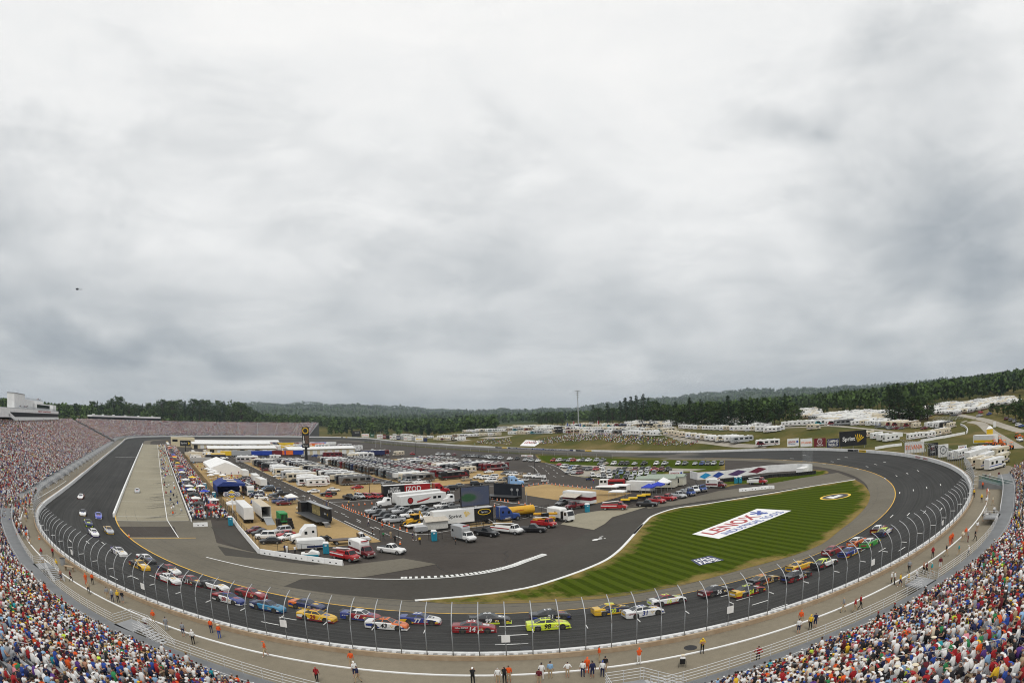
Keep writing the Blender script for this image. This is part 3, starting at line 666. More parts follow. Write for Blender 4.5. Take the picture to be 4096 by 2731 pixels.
def build_fence():
 root = empty('catch_fence',(0,0,0),label='tall debris fence with curved posts and cables round the near turn',cat='fence')
 mb = MB();mb.tube([(0,0,.9),(0,0,3.7)],.055,6);lo = mb
 me_up = MB().tube([(o+.95,0,h) for o,h in POST[2:]],[.06]*6,6).mesh('post',[M_ALU],True)
 me_lo = lo.mesh('post',[M_STEEL],True)
 full = MB();full.tube([(o+.95,0,h) for o,h in POST[:3]],.048,6);full.tube([(o+.95,0,h) for o,h in POST[2:]],.05,6,1);me = full.mesh('post',[M_STEELD,M_ALU],True)
 arm = MB().box(-.9,.05,-.03,.03,3.75,3.82).mesh('bracket',[M_WHITE])
 ss = [];s = .70
 while s < FEND: ss.append(s);s += 2.5/(math.pi*RB) if s > 1 else 5.2/(2*YS)
 for i,s in enumerate(ss):
  x,y = oval(s,-.95);t = tangent(x,y);rz = math.atan2(t[1],t[0])+math.pi/2     # +X of the post points inward (left of travel)
  o = newobj('post',me,root,(x,y,float(bank(y))),rz)
  if i % 2 == 0 and s > 1: newobj('bracket',arm,o)
  if s > 1 and i % 9 == 4:
   h = MB();h.loft([[(q*.16-.25,w*.18,3.05+k*.18) for w,k in ((-1,0),(1,0),(1,2),(-1,2))] if False else [(-.12-.1*q,w*(.12+.14*q),3.0+k*(.12+.14*q)) for w,k in ((-1,-1),(1,-1),(1,1),(-1,1))] for q in (0,1,2)])
   h.obj('loudspeaker',M_WHITE,o)
 allss = [.70+i*(FEND-.70)/200 for i in range(201)]
 def prof(o,h): return [(p[0],p[1],p[2]) for p in [(*oval(s,o),float(bank(oval(s,o)[1]))+h) for s in allss]]
 for o,h in [(-.95,1.15+.38*i) for i in range(8)]+[(-.85,4.3),(-.6,4.85),(-.2,5.35),(.35,5.75),(1.0,6.05)]:
  mb = MB();pts = prof(o,h);rings = [[(p[0],p[1],p[2]+.012),(p[0]+.008,p[1],p[2]-.01),(p[0]-.008,p[1],p[2]-.01)] for p in pts];mb.loft(rings);mb.obj('cable',M_CABLE,root)
 V = [];K = [(-.95,1.1)]+POST[2:]
 for s in allss:
  for o,h in K: x,y = oval(s,o);V.append((x,y,float(bank(y))+h))
 n = len(K);F = [(i*n+k,(i+1)*n+k,(i+1)*n+k+1,i*n+k+1) for i in range(len(allss)-1) for k in range(n-1)]
 newobj('wire_mesh',np_mesh('wire_mesh',V,F,[M_MESH]),root)
 # plainer straight fence along the rest of the front straight and the far turn
 r2 = empty('straight_fence',(0,0,0),label='long grey mesh fence beyond the wall of the front straight',cat='fence')
 ss = [3.5+i*.02 for i in range(25)]+[4+i*.0125 for i in range(56)];V = [];me = MB().cyl((0,0,.9),(0,0,5.2),.07,n=5).mesh('post',[M_STEEL])
 for s in ss: x,y = oval(s % 4,-.95);z = float(bank(y));V += [(x,y,z+1),(x,y,z+5)];newobj('post',me,r2,(x,y,z))
 newobj('wire_mesh',np_mesh('wire_mesh',V,[(2*i,2*i+2,2*i+3,2*i+1) for i in range(len(ss)-1)],[M_MESH2]),r2)
build_fence()
# concourse outside the near turn and front straight
strip('concourse',-17.5,-1.2,M_WALK,lambda x,y: float(land(x,y)),ss=[.02+i*.98/30 for i in range(30)]+[1+i*.62/60 for i in range(61)],lift=.03,closed=False)
def kerbline():
 ss = [.86+i*.7/110 for i in range(111)];mb = MB()
 pts = [(*oval(s,-4.6),float(land(*oval(s,-4.6)))) for s in ss];profile_sweep(mb,pts,[(.11,0),(.11,.13),(-.11,.13),(-.11,0)]);mb.obj('concourse_kerb',M_WHITE,kind='structure')
kerbline()
# ------------------------------------------------------------------ pit wall and inner barriers
def long_wall(name,pts,w,h,m,label,cat='wall',**k):
 mb = MB();profile_sweep(mb,pts,[(w/2,-.05),(w/2*.8,h),(-w/2*.8,h),(-w/2,-.05)]);return mb.obj(name,m,label=label,cat=cat,**k)
pw = empty('pit_wall',(0,0,0),label='long low white wall between the front straight and pit road',cat='wall')
mb = MB();profile_sweep(mb,[(-123.9,168,0),(-123.9,-60,0),(-123.9,-241,0)],[(.3,-.05),(.25,1.0),(-.25,1.0),(-.3,-.05)]);mb.obj('wall_body',M_BARR,pw)
mb = MB();mb.box(-124.24,-124.2,-240,168,.25,.75);mb.obj('red_stripe',M_RED,pw)
long_wall('pit_box_wall',[(-102.6,165,0),(-102.6,-248,0)],.3,.85,M_BARR,'low white wall between the pit stalls and the crews')
bl = empty('concrete_barrier',(0,0,0),label='white concrete barrier bending round the corner of the sand lot beside pit exit',cat='barrier')
_b1 = P2(('f',130,520),('f',220,650),('f',540,1030));_b2 = P2(('f',560,1035),('f',1850,1218))
def jersey(parent,a,b,L=3.6,holes=True,h=1.0):
 a,b = Vector(a),Vector(b);n = max(1,round((b-a).length/L));d = (b-a)/n;rz = math.atan2(d.y,d.x);ln = d.length-.05
 key = 'jersey%.2f%.2f' % (ln,h)
 if key not in PM:
  m = MB();m.loft([[(x,y,z) for y,z in ((.3,0),(.3,.15),(.12,h),(-.12,h),(-.3,.15),(-.3,0))] for x in (-ln/2,ln/2)])
  PM[key] = m.mesh('barrier_block',[M_BARR]);hm = MB();hm.box(-.16,.16,-.03,.03,.3,.46)
  PM[key+'h'] = hm.mesh('lifting_slot',[M_BLACK])
 for i in range(n):
  c = a+d*(i+.5);o = newobj('barrier_block',PM[key],parent,(c.x,c.y,0),rz)
  if holes:
   for x in (-ln*.17,ln*.17):
    for sy in (1,-1): newobj('lifting_slot',PM[key+'h'],o,(x,sy*.26,0))
PM = {}
for a,b in zip(_b1[:-1],_b1[1:]): jersey(bl,a,b,holes=False)
jersey(bl,*_b2)
b2 = empty('concrete_barrier',(0,0,0),label='short white barrier at the end of pit road by the stall crews',cat='barrier');jersey(b2,*P2(('1',1775,1392),('1',1910,1388)))
b3 = empty('concrete_barrier',(0,0,0),label='white barrier along the lawn road below the two toilets',cat='barrier');jersey(b3,*P2(('3',2085,1072),('3',2352,1043)));jersey(b3,*P2(('3',2352,1043),('4',58,1158)))
# long white wall with printed diamonds, tyre wall in front of it
def diamond_wall():
 root = empty('banner_wall',(0,0,0),label='long white wall printed with blue and maroon diamonds near the back straight',cat='wall')
 pts = P2(('e',1700,900),('e',1840,935),('e',2352,898),('4',0,1008),('4',270,992),('4',405,1000));h = 2.6
 A = [Vector((p.x,p.y,0)) for p in pts]
 for a,b in zip(A[:-1],A[1:]):
  mb = MB();profile_sweep(mb,[a,b],[(.15,0),(.15,h),(-.15,h),(-.15,0)]);mb.obj('wall_panel',M_BARR,root)
 for i,m in enumerate((mat('sky_blue',(.02,.28,.55),.5),M_BLUE,mat('plum',(.09,.05,.14),.5),mat('maroon',(.16,.02,.04),.5))):
  a,b = A[1+i//2],A[2+i//2];d = (b-a).normalized();n = Vector((d.y,-d.x,0))*.18;Lw = (b-a).length;n = n if (CAMP[0]-a.x)*n.x+(CAMP[1]-a.y)*n.y > 0 else -n
  c = a+d*Lw*(.27+.48*(i % 2))+n;hw = Lw*.22;mb = MB();mb.add([c-d*hw+Vector((0,0,1.1)),c-d*hw*.1+Vector((0,0,.25)),c+d*hw+Vector((0,0,1.5)),c+d*hw*.1+Vector((0,0,2.35))],[(0,1,2,3)]);mb.obj('diamond_print',m,root)
 tw = empty('tyre_wall',(0,0,0),label='black tyre barrier lying in front of the diamond printed wall',cat='barrier')
 tp = P2(('3',1890,985),('3',2352,945),('4',0,1055),('4',250,1040),('4',440,1020));T = MB()
 for a,b in zip(tp[:-1],tp[1:]):
  n_ = max(1,int((b-a).length/.75))
  for i in range(n_):
   c = a+(b-a)*(i+.5)/n_
   T.cyl((c.x,c.y,0),(c.x,c.y,1.1),.4,n=8)
 T.obj('tyre_stack',M_TYRE,tw,kind='stuff')
 ca = empty('catch_platform',(0,0,0),label='white marshal stand with mesh at the end of the diamond wall',cat='platform')
 p = S('4',330,1000,0);mb = MB();mb.cbox(p.x,p.y,0,7,3,1.6);mb.obj('deck',M_BARR,ca)
 mb = MB();mb.add([(p.x+3.4,p.y-2.2,1),(p.x+3.4,p.y+2.2,1),(p.x+3.4,p.y+2.2,7),(p.x+3.4,p.y-2.2,7)],[(0,1,2,3)]);mb.obj('mesh_screen',M_MESH2,ca)
diamond_wall()
# ------------------------------------------------------------------ grandstands
def ov(s,o):
 """as oval(), with the stand front set back a little below the camera tower"""
 s = s % 4;a = (s-1)*180-90
 if not 1 < s < 2: return oval(s,o)
 return oval(s,o-3.2*math.exp(-((a+34)/6.5)**2)+2.8*float(sm(-12,3,a))+(4.2*float(sm(45,70,-a)) if s > 1.0605 else 0.))
CROWD = []     # (x, y, z, heading, stand id, row)
M_DECK = mat('stand_deck',(.26,.265,.27),.5,.2,var=.12,scale=.6)
M_UNDER = mat('stand_steel',(.10,.10,.10),.7,var=.2,scale=.6)
def railing(mb,pts,h=1.1,n=4,r=.03,post=2.4,m=0):
 P = [Vector(p) for p in pts]
 for i in range(n): mb.tube([p+Vector((0,0,h*(i+1)/n)) for p in P],r,4,m)
 acc = 0.
 for a,b in zip(P[:-1],P[1:]):
  L_ = (b-a).length
  while acc < L_: q = a+(b-a)*acc/L_;mb.cyl(q,q+Vector((0,0,h)),r,n=4,m=m,caps=False);acc += post
  acc -= L_
 return mb
def stand(label,s0,s1,nseg,front,z0,rows,run,rise,sid,seat=.52,deck=3.,aisle=15.,fill=.93,bench=True):
 root = empty('grandstand',(0,0,0),label=label,cat='grandstand')
 ss = [s0+(s1-s0)*i/nseg for i in range(nseg+1)]
 prof = [(front,-2.5),(front,z0),(front-deck,z0)]
 for r in range(rows): o = front-deck-r*run;prof += [(o,z0+(r+1)*rise),(o-run,z0+(r+1)*rise)]
 V = [];n = len(prof)
 for s in ss:
  for o,z in prof: x,y = ov(s,o);V.append((x,y,z))
 F = [(i*n+k,i*n+k+1,(i+1)*n+k+1,(i+1)*n+k) for i in range(nseg) for k in range(n-1)]
 me = np_mesh('seating_deck',V,F,[M_DECK]);newobj('seating_deck',me,root)
 # back and end walls
 mb = MB()
 for i in range(nseg):
  a,b = ov(ss[i],prof[-1][0]-.05),ov(ss[i+1],prof[-1][0]-.05);zt = prof[-1][1]
  mb.quad((*a,-1),(*b,-1),(*b,zt),(*a,zt))
 for s in (ss[0],ss[-1]):
  ring = [(*ov(s,o),z) for o,z in prof]+[(*ov(s,prof[-1][0]),-1)];mb.add(ring,[tuple(range(len(ring)))])
 mb.obj('end_wall',M_UNDER,root)
 if bench:
  for r in range(rows):
   m2 = MB();o = front-deck-r*run-run*.62;z = z0+(r+1)*rise+.40;m2.loft([[(*ov(s,o-.13),z),(*ov(s,o+.13),z),(*ov(s,o+.13),z-.05),(*ov(s,o-.13),z-.05)] for s in ss]);m2.obj('bench',M_ALU,root)
 # people places
 for r in range(rows):
  o = front-deck-r*run-run*.6;acc = 0.;prev = None
  fine = [s0+(s1-s0)*i/(nseg*4) for i in range(nseg*4+1)];tot = 0.;nxt = .3
  for a,b in zip(fine[:-1],fine[1:]):
   p,q = ov(a,o),ov(b,o);L_ = math.hypot(q[0]-p[0],q[1]-p[1])
   while nxt < tot+L_:
    t = (nxt-tot)/L_;sfrac = (a+(b-a)*t);ref = (sfrac-s0)*(math.pi*RB if 1 <= s0 < 2 else 2*YS)
    if (ref % aisle) > 1.3 and random.random() < fill:
     x,y = p[0]+(q[0]-p[0])*t,p[1]+(q[1]-p[1])*t;tg = tangent(x,y);CROWD.append((x,y,z0+(r+1)*rise,math.atan2(tg[1],tg[0])+math.pi/2,sid,r))
    nxt += seat*random.uniform(.9,1.12)
   tot += L_
 return root
ST_TURN = stand('turn grandstand packed with spectators, curving round the outside of the near turn',1.062,1.568,60,-10.8,3.7,38,.85,.33,0,seat=.55,aisle=14.,fill=.9)
ST_FRONT = stand('long packed grandstand along the front straight below the press box',.125,1.06,44,-8.6,1.5,49,.85,.38,1,seat=.56,deck=2.4,aisle=17.,fill=.9,bench=False)
_far = [3.+i/200 for i in range(200)];_far = [s for s in _far if project([(*oval(s,-12),3)])[0][0] < 309]
ST_FAR = stand('distant packed grandstand wrapping round the far turn',min(_far),4.09,60,-9.,2.6,47,.85,.365,2,seat=.72,deck=2.,aisle=22.,fill=.9,bench=False)
def stand_fittings():
 # front railing of the near turn stand, seat block handrails, stair landings
 ss = [1.085+i*.465/110 for i in range(111)]
 blocks = [(1.062,1.172),(1.180,1.232),(1.240,1.33),(1.338,1.405),(1.413,1.475),(1.483,1.555)]
 for a,b in blocks:
  mb = MB();railing(mb,[(*ov(a+(b-a)*i/14,-10.9),3.7) for i in range(15)],1.15,4,.032,2.2);mb.obj('front_railing',M_RAIL,ST_TURN)
  mb = MB();railing(mb,[(*ov(a+(b-a)*i/14,-13.5),3.7) for i in range(15)],.95,2,.028,3.);mb.obj('deck_railing',M_RAIL,ST_TURN)
 for q in (1.176,1.236,1.334,1.409,1.479):
  # stair landing jutting out over the concourse
  c = Vector((*ov(q,-9.5),0));t = Vector((*tangent(c.x,c.y),0));n = Vector((-t.y,t.x,0));mb = MB()
  def pt(a,b,z): v = c+t*a+n*b;return (v.x,v.y,z)
  mb.add([pt(-1.6,-1.5,3.7),pt(1.6,-1.5,3.7),pt(1.6,1.3,3.7),pt(-1.6,1.3,3.7),pt(-1.6,-1.5,3.5),pt(1.6,-1.5,3.5),pt(1.6,1.3,3.5),pt(-1.6,1.3,3.5)],[(0,1,2,3),(7,6,5,4),(0,4,5,1),(1,5,6,2),(2,6,7,3),(3,7,4,0)]);mb.obj('landing',M_DECK,ST_TURN)
  mb = MB();railing(mb,[pt(-1.6,-1.4,3.7),pt(-1.6,1.3,3.7),pt(1.6,1.3,3.7)],1.15,4,.032,1.4)
  railing(mb,[pt(1.6,1.3,3.7),pt(5.4,1.3,1.9)],1.1,4,.032,1.4);railing(mb,[pt(1.6,-.4,3.7),pt(5.4,-.4,1.9)],1.1,4,.032,1.4);mb.obj('stair_railing',M_RAIL,ST_TURN)
  for k in range(10):
   a = 1.6+k*.38;z = 3.6-k*.18;m2 = MB();m2.add([pt(a,-.4,z),pt(a+.36,-.4,z),pt(a+.36,1.3,z),pt(a,1.3,z),pt(a,-.4,z-.05),pt(a+.36,-.4,z-.05),pt(a+.36,1.3,z-.05),pt(a,1.3,z-.05)],[(0,1,2,3),(7,6,5,4),(0,4,5,1),(1,5,6,2),(2,6,7,3),(3,7,4,0)]);m2.obj('stair_tread',M_ALU,ST_TURN)
 # aisle handrails up the rows
 L_ = math.pi*RB;k = 0
 while k*14/L_+1.085 < 1.568:
  s = 1.085+(k*14+.65)/L_
  for r0 in range(0,35,4):
   o0,o1 = -13.8-r0*.85,-13.8-(r0+2.4)*.85;za,zb = 3.7+(r0+1)*.33,3.7+(r0+3.4)*.33
   a,b = Vector((*ov(s,o0),za)),Vector((*ov(s,o1),zb))
   if project([tuple(a)])[0][1] > 720: continue
   u = project([tuple(a)])[0][0]
   if u < -40 or u > 1070: continue
   mb = MB();mb.tube([a,a+Vector((0,0,.95)),b+Vector((0,0,.95)),b],.028,5);mb.tube([a+Vector((0,0,.5)),b+Vector((0,0,.5))],.022,4);mb.obj('aisle_handrail',M_RAIL,ST_TURN)
  k += 1
 # front straight stand: stairs with white rails up from the fence
 for i in range(22):
  s = .99-i*.036;c = Vector((*oval(s,-8.9),0));mb = MB()
  if s < .13: break
  for w in (-.8,.8):
   railing(mb,[(c.x-.2,c.y+w,1.5),(c.x-2.4,c.y+w,1.5),(c.x-6.4,c.y+w,3.5)],1.1,3,.025,1.6)
  for q in range(6): mb.box(c.x+.1+q*.38,c.x+.44+q*.38,c.y-.8,c.y+.8,1.4-q*.2-.06,1.4-q*.2)
  for w in (-.8,.8): railing(mb,[(c.x-.2,c.y+w,1.5),(c.x+2.3,c.y+w,.4)],1.1,3,.035,1.2)
  mb.obj('stair',M_RAIL,ST_FRONT)
 mb = MB();railing(mb,[(-154.0,168,1.5),(-154.0,-220,1.5)],1.1,3,.035,4.);mb.obj('front_railing',M_RAIL,ST_FRONT)
stand_fittings()
M_TINT = mat('tinted_window',(.010,.011,.013),.55,var=.1,spec=.15)
def press_box():
 root = empty('press_box',(0,0,0),label='white press box with long dark window band on top of the left grandstand',cat='building')
 # front edge of the top row of the front stand
 x = -198.
 ya = -150.;yb = 24.
 e = S('k',1222,600,22);
 # solve where the far end stands
 for yy in np.arange(-100,250,1.):
  if project([(x+2,yy,24)])[0][0] > 1222/5.2267/4: break
 yb = float(yy)
 for yy in np.arange(-250,250,1.):
  if project([(x+2,yy,24)])[0][0] > 230/5.2267/4: break
 yk = float(yy)
 z0,z1,z2,z3 = 20.6,22.4,25.0,26.9
 mb = MB();mb.box(x-10,x+2,-240,yb,24.9,z3);mb.box(x-10,x+2,-240,yk-3,22.3,24.9);mb.obj('upper_wall',M_BARR,root)
 mb = MB();mb.box(x-10,x+2,yk+9,yb,z0,z1);mb.add([(x+2,yk-3,z1+2.2),(x+2,yk+9,z1),(x+2,yk+9,z0),(x+2,yk-6,z1+.6),(x-10,yk-3,z1+2.2),(x-10,yk+9,z1),(x-10,yk+9,z0),(x-10,yk-6,z1+.6)],[(0,3,2,1),(4,5,6,7),(0,1,5,4),(3,7,6,2),(0,4,7,3)]);mb.obj('lower_wall',M_BARR,root)
 n = 16
 for i in range(n):
  a,b = yk-3+(yb-yk+3)*i/n,yk-3+(yb-yk+3)*(i+1)/n;m2 = MB();m2.box(x-9,x+1.6,a+.06,b-.06,z1-1.4,z2);m2.obj('window',M_TINT,root)
 lettering('NEW HAMPSHIRE',M_RED,root,(x+2.06,yk+(yb-yk)*.62,26.0),math.pi/2,height=1.1,width=(yb-yk)*.30,bold=.03)
 mb = MB();mb.box(x-12,x+1,-240,yb-4,z3+.01,z3+.3);mb.obj('roof',M_GREY,root)
 def yat(u,z):
  for q in np.arange(-300,260,1.):
   if project([(x-3,q,z)])[0][0] > u/5.2267/4: return float(q)
 def zat(u,v):
  y = yat(u,30)
  for z in np.arange(20,60,.1):
   if project([(x-3,y,z)])[0][1] < (1550+v/5.2267)/4: return float(z)
 ya,yb2 = yat(300,30),yat(515,30);zt = zat(400,132)
 mb = MB();mb.box(x-8,x-3,ya,yb2,z3+.3,zt);mb.box(x-8.2,x-2.8,ya-.2,yb2+.2,zt,zt+.4,1);mb.obj('lift_tower',[M_BARR,M_GREY],root)
 ya,yb2 = yat(480,30),yat(905,30);z4 = zat(700,270);mb = MB();mb.box(x-8,x-3.1,ya,yb2,z3+.3,z4);mb.obj('spotter_block',M_BARR,root)
 ya,yb2 = yat(700,30),yat(980,30);mb = MB();mb.box(x-3,x-.6,ya,yb2,z3+.3,zat(800,335));mb.obj('spotter_cabin',M_BARR,root)
 mb = MB();mb.box(x-.62,x-.5,ya+1,yb2-1,z3+1.2,zat(800,360));mb.obj('cabin_window',M_GLASS,root)
 mb = MB();railing(mb,[(x+.5,yat(350,30),z3+.3),(x+.5,yat(1080,30),z3+.3)],1.2,3,.06,4);railing(mb,[(x-3.2,yat(490,30),z4),(x-3.2,yat(900,30),z4)],1.1,3,.06,4);mb.obj('roof_railing',M_GREY,root)
 y = yat(1030,30);mb = MB();mb.box(x-3,x,y,y+16,z3+.3,z3+4.4);mb.obj('end_cabin',M_BARR,root)
 for i in range(26):
  y = random.uniform(yat(350,30),yat(560,30)) if i < 16 else random.uniform(yat(760,30),yat(880,30));CROWD.append((x-1.5 if i < 16 else x-4,y,(z3+.75 if i < 16 else z4+.4),0.,1,60))
 # far suites over the turn stand
 r2 = empty('suite_building',(0,0,0),label='low white suite building with dark windows above the far end of the grandstand',cat='building')
 def sat(u):
  for s in np.arange(3.3,4.1,.001):
   if False: pass
  best = min(np.arange(3.55,4.09,.0015),key=lambda s: abs(project([(*oval(s % 4,-52),22)])[0][0]-u));return float(best)
 sa,sb = sat(640/4*1.0),sat(365/4)
 ss = [min(sa,sb)+(abs(sb-sa))*i/12 for i in range(13)]
 mb = MB();profile_sweep(mb,[(*oval(s % 4,-54),20.4) for s in ss],[(3.0,3.0),(3.0,5.0),(-3.0,5.0),(-3.,3.)]);mb.obj('upper_wall',M_BARR,r2)
 mb = MB();profile_sweep(mb,[(*oval(s % 4,-54),20.4) for s in ss],[(2.6,.4),(2.6,3.0),(-2.6,3.),(-2.6,.4)]);mb.obj('window',M_TINT,r2)
 mb = MB();profile_sweep(mb,[(*oval(s % 4,-54),20.4) for s in ss],[(3.0,-.6),(3.0,.4),(-3.0,.4),(-3.,-.6)]);mb.obj('lower_wall',M_BARR,r2)
 for i in range(1,12,2):
  q = (*oval(ss[i] % 4,-54),25.4);m2 = MB();m2.box(q[0]-1.4,q[0]+1.4,q[1]-1.4,q[1]+1.4,q[2],q[2]+.9);m2.obj('roof_unit',M_WHITE,r2)
press_box()
# ------------------------------------------------------------------ people: jointed bodies grown with a skin, then shared
M_SKIN = mat('skin',(.50,.29,.20),.6,var=.08);M_SKIN2 = mat('skin_tanned',(.36,.19,.12),.6,var=.08);M_SKIN3 = mat('skin_brown',(.16,.08,.05),.6,var=.08)
M_SHIRT = mat('shirt',(.8,.8,.8),.85,var=.10,scale=5.,objcol=True)
CL = {'white': (.78,.78,.77),'red': (.33,.014,.018),'black': (.014,.014,.016),'navy': (.015,.02,.07),'grey': (.27,.28,.30),'blue': (.025,.07,.32),'yellow': (.72,.46,.03),'orange': (.72,.10,.015),
  'green': (.03,.22,.08),'light blue': (.25,.42,.62),'maroon': (.12,.012,.02),'tan': (.46,.35,.22),'pink': (.66,.25,.30),'lime': (.55,.72,.06),'purple': (.10,.04,.22),'teal': (.02,.30,.36),'cream': (.68,.60,.45),'bare-chested': (.42,.22,.14)}
CLM = {k: mat('cloth_'+k.replace(' ','_').replace('-','_'),v,.85,var=.1,scale=5.) for k,v in CL.items()}
HAIRM = {'brown hair': mat('hair_brown',(.05,.028,.015),.7),'black hair': mat('hair_black',(.008,.007,.007),.7),'blond hair': mat('hair_blond',(.36,.24,.10),.7),'grey hair': mat('hair_grey',(.35,.34,.33),.7),'straw hat': CLM['cream'],
   'white cap': CLM['white'],'red cap': CLM['red'],'black cap': CLM['black'],'blue cap': CLM['blue'],'yellow cap': CLM['yellow'],'orange cap': CLM['orange'],'tan cap': CLM['tan']}
def body_mesh(pose):
 """joints (m): returns mesh with slots 0 shirt 1 skin 2 trousers 3 hair/cap 4 shoes 5 shin"""
 P = {'pel': (0,0,.94),'sp': (0.01,0,1.15),'ch': (0,0,1.36),'nk': (0,0,1.50),'hd': (.02,0,1.60),'tp': (.015,0,1.67),'ns': (.10,0,1.61),
   'sl': (0,.17,1.40),'el': (-.02,.24,1.12),'wl': (.04,.26,.88),'fl': (.06,.26,.76),'sr': (0,-.17,1.40),'er': (-.02,-.24,1.12),'wr': (.04,-.26,.88),'fr': (.06,-.26,.76),
   'hl': (0,.10,.90),'kl': (.02,.11,.50),'al': (-.02,.12,.09),'tl': (.16,.14,.03),'hr': (0,-.10,.90),'kr': (.02,-.11,.50),'ar': (-.02,-.12,.09),'tr': (.16,-.14,.03)}
 P.update(pose)
 rad = {'pel': .15,'sp': .145,'ch': .155,'nk': .062,'hd': .115,'tp': .105,'ns': .02,'sl': .075,'el': .05,'wl': .036,'fl': .034,'hl': .098,'kl': .062,'al': .042,'tl': .036}
 names = list(P);ix = {n: i for i,n in enumerate(names)}
 B = [('pel','sp',0),('sp','ch',0),('ch','nk',0),('nk','hd',1),('hd','tp',3),('hd','ns',1)]
 for s in 'lr': B += [('ch','s'+s,0),('s'+s,'e'+s,0),('e'+s,'w'+s,1),('w'+s,'f'+s,1),('pel','h'+s,2),('h'+s,'k'+s,2),('k'+s,'a'+s,5),('a'+s,'t'+s,4)]
 me = bpy.data.meshes.new('person');me.from_pydata([P[n] for n in names],[(ix[a],ix[b]) for a,b,_ in B],[])
 o = bpy.data.objects.new('person',me);COL.objects.link(o)
 md = o.modifiers.new('skin','SKIN');md.use_smooth_shade = True
 for i,n in enumerate(names):
  r = rad.get(n) or rad.get(n[0]+'l');v = me.skin_vertices[0].data[i];v.radius = (r,r*(1.25 if n in ('ch','sp','pel') else 1.));v.use_root = (n == 'pel')
 sb = o.modifiers.new('sub','SUBSURF');sb.levels = 1;sb.render_levels = 1
 dg = bpy.context.evaluated_depsgraph_get();dg.update();out = bpy.data.meshes.new_from_object(o.evaluated_get(dg),depsgraph=dg)
 bpy.data.objects.remove(o);bpy.data.meshes.remove(me)
 A = np.array([P[a] for a,b,_ in B]);Bv = np.array([P[b] for a,b,_ in B]);AB = Bv-A;l2 = (AB**2).sum(1)
 rr = np.array([min(rad.get(a,rad.get(a[0]+'l',.1)),.12) for a,b,_ in B]);hd = Vector(P['hd'])
 for p in out.polygons:
  c = np.array(p.center);t = np.clip(((c-A)*AB).sum(1)/l2,0,1);d = np.linalg.norm(A+AB*t[:,None]-c,axis=1)-rr*.6;k = B[int(np.argmin(d))][2]
  rel = p.center-hd
  if rel.length < .15 and rel.z > -.07: k = 1
  if k in (1,3) and rel.length < .16: k = 3 if (rel.z > .045 or (rel.x < -.03 and rel.z > -.05)) else 1
  p.material_index = k;p.use_smooth = True
 return out
POSES = {'standing': {},'hands on hips': {'el': (-.06,.36,1.15),'wl': (.05,.20,1.0),'fl': (.08,.14,.98),'er': (-.06,-.36,1.15),'wr': (.05,-.20,1.0),'fr': (.08,-.14,.98)},
   'camera up': {'el': (.16,.22,1.28),'wl': (.24,.10,1.52),'fl': (.22,.05,1.58),'er': (.16,-.22,1.28),'wr': (.24,-.10,1.52),'fr': (.22,-.05,1.58)},
   'walking': {'kl': (.20,.10,.52),'al': (.22,.11,.10),'tl': (.40,.12,.05),'kr': (-.06,-.10,.48),'ar': (-.34,-.11,.14),'tr': (-.20,-.12,.03),'wl': (-.16,.26,.92),'fl': (-.18,.26,.80),'wr': (.22,-.25,.95),'fr': (.27,-.24,.84)},
   'arms folded': {'el': (.04,.27,1.14),'wl': (.18,.02,1.18),'fl': (.19,-.08,1.2),'er': (.04,-.27,1.14),'wr': (.19,-.04,1.14),'fr': (.2,.08,1.15)},
   'sitting': {},'leaning': {}}
_sit = {'pel': (0,0,.50),'sp': (.0,0,.72),'ch': (.03,0,.93),'nk': (.05,0,1.07),'hd': (.08,0,1.17),'tp': (.075,0,1.24),'ns': (.16,0,1.18),'sl': (.03,.17,.96),'sr': (.03,-.17,.96),'el': (.10,.24,.72),'er': (.10,-.24,.72),
  'wl': (.34,.16,.66),'wr': (.34,-.16,.66),'fl': (.42,.12,.66),'fr': (.42,-.12,.66),'hl': (.03,.10,.47),'hr': (.03,-.10,.47),'kl': (.42,.13,.50),'kr': (.42,-.13,.50),'al': (.44,.13,.09),'ar': (.44,-.13,.09),'tl': (.60,.14,.03),'tr': (.60,-.14,.03)}
POSES['sitting'] = _sit
POSES['leaning'] = {**_sit,'sp': (.08,0,.70),'ch': (.20,0,.88),'nk': (.27,0,1.0),'hd': (.33,0,1.08),'tp': (.34,0,1.15),'ns': (.42,0,1.08),'sl': (.2,.17,.9),'sr': (.2,-.17,.9),'el': (.30,.24,.66),'er': (.30,-.24,.66),'wl': (.46,.10,.72),'wr': (.46,-.10,.72),'fl': (.48,.04,.76),'fr': (.48,-.04,.76)}
PB = {k: body_mesh(v) for k,v in POSES.items()}
PV = {}
def person_mesh(pose,skin,trousers,hair,bare_leg):
 k = (pose,skin,trousers,hair,bare_leg)
 if k not in PV:
  me = PB[pose].copy();sk = (M_SKIN,M_SKIN2,M_SKIN3)[skin]
  for m in (M_SHIRT,sk,CLM[trousers],HAIRM[hair],CLM['white'] if bare_leg else CLM['black'],sk if bare_leg else CLM[trousers]): me.materials.append(m)
  PV[k] = me
 return PV[k]
_brim = MB();_brim.loft([[(.0,-.085,0),(.10,-.07,0),(.17,-.04,-.01),(.17,.04,-.01),(.10,.07,0),(0,.085,0)],[(.0,-.085,.012),(.10,-.07,.012),(.17,-.04,.0),(.17,.04,.0),(.10,.07,.012),(0,.085,.012)]])
_hat = MB();_hat.cyl((0,0,0),(0,0,.015),.18,n=12)
BRIM = {}
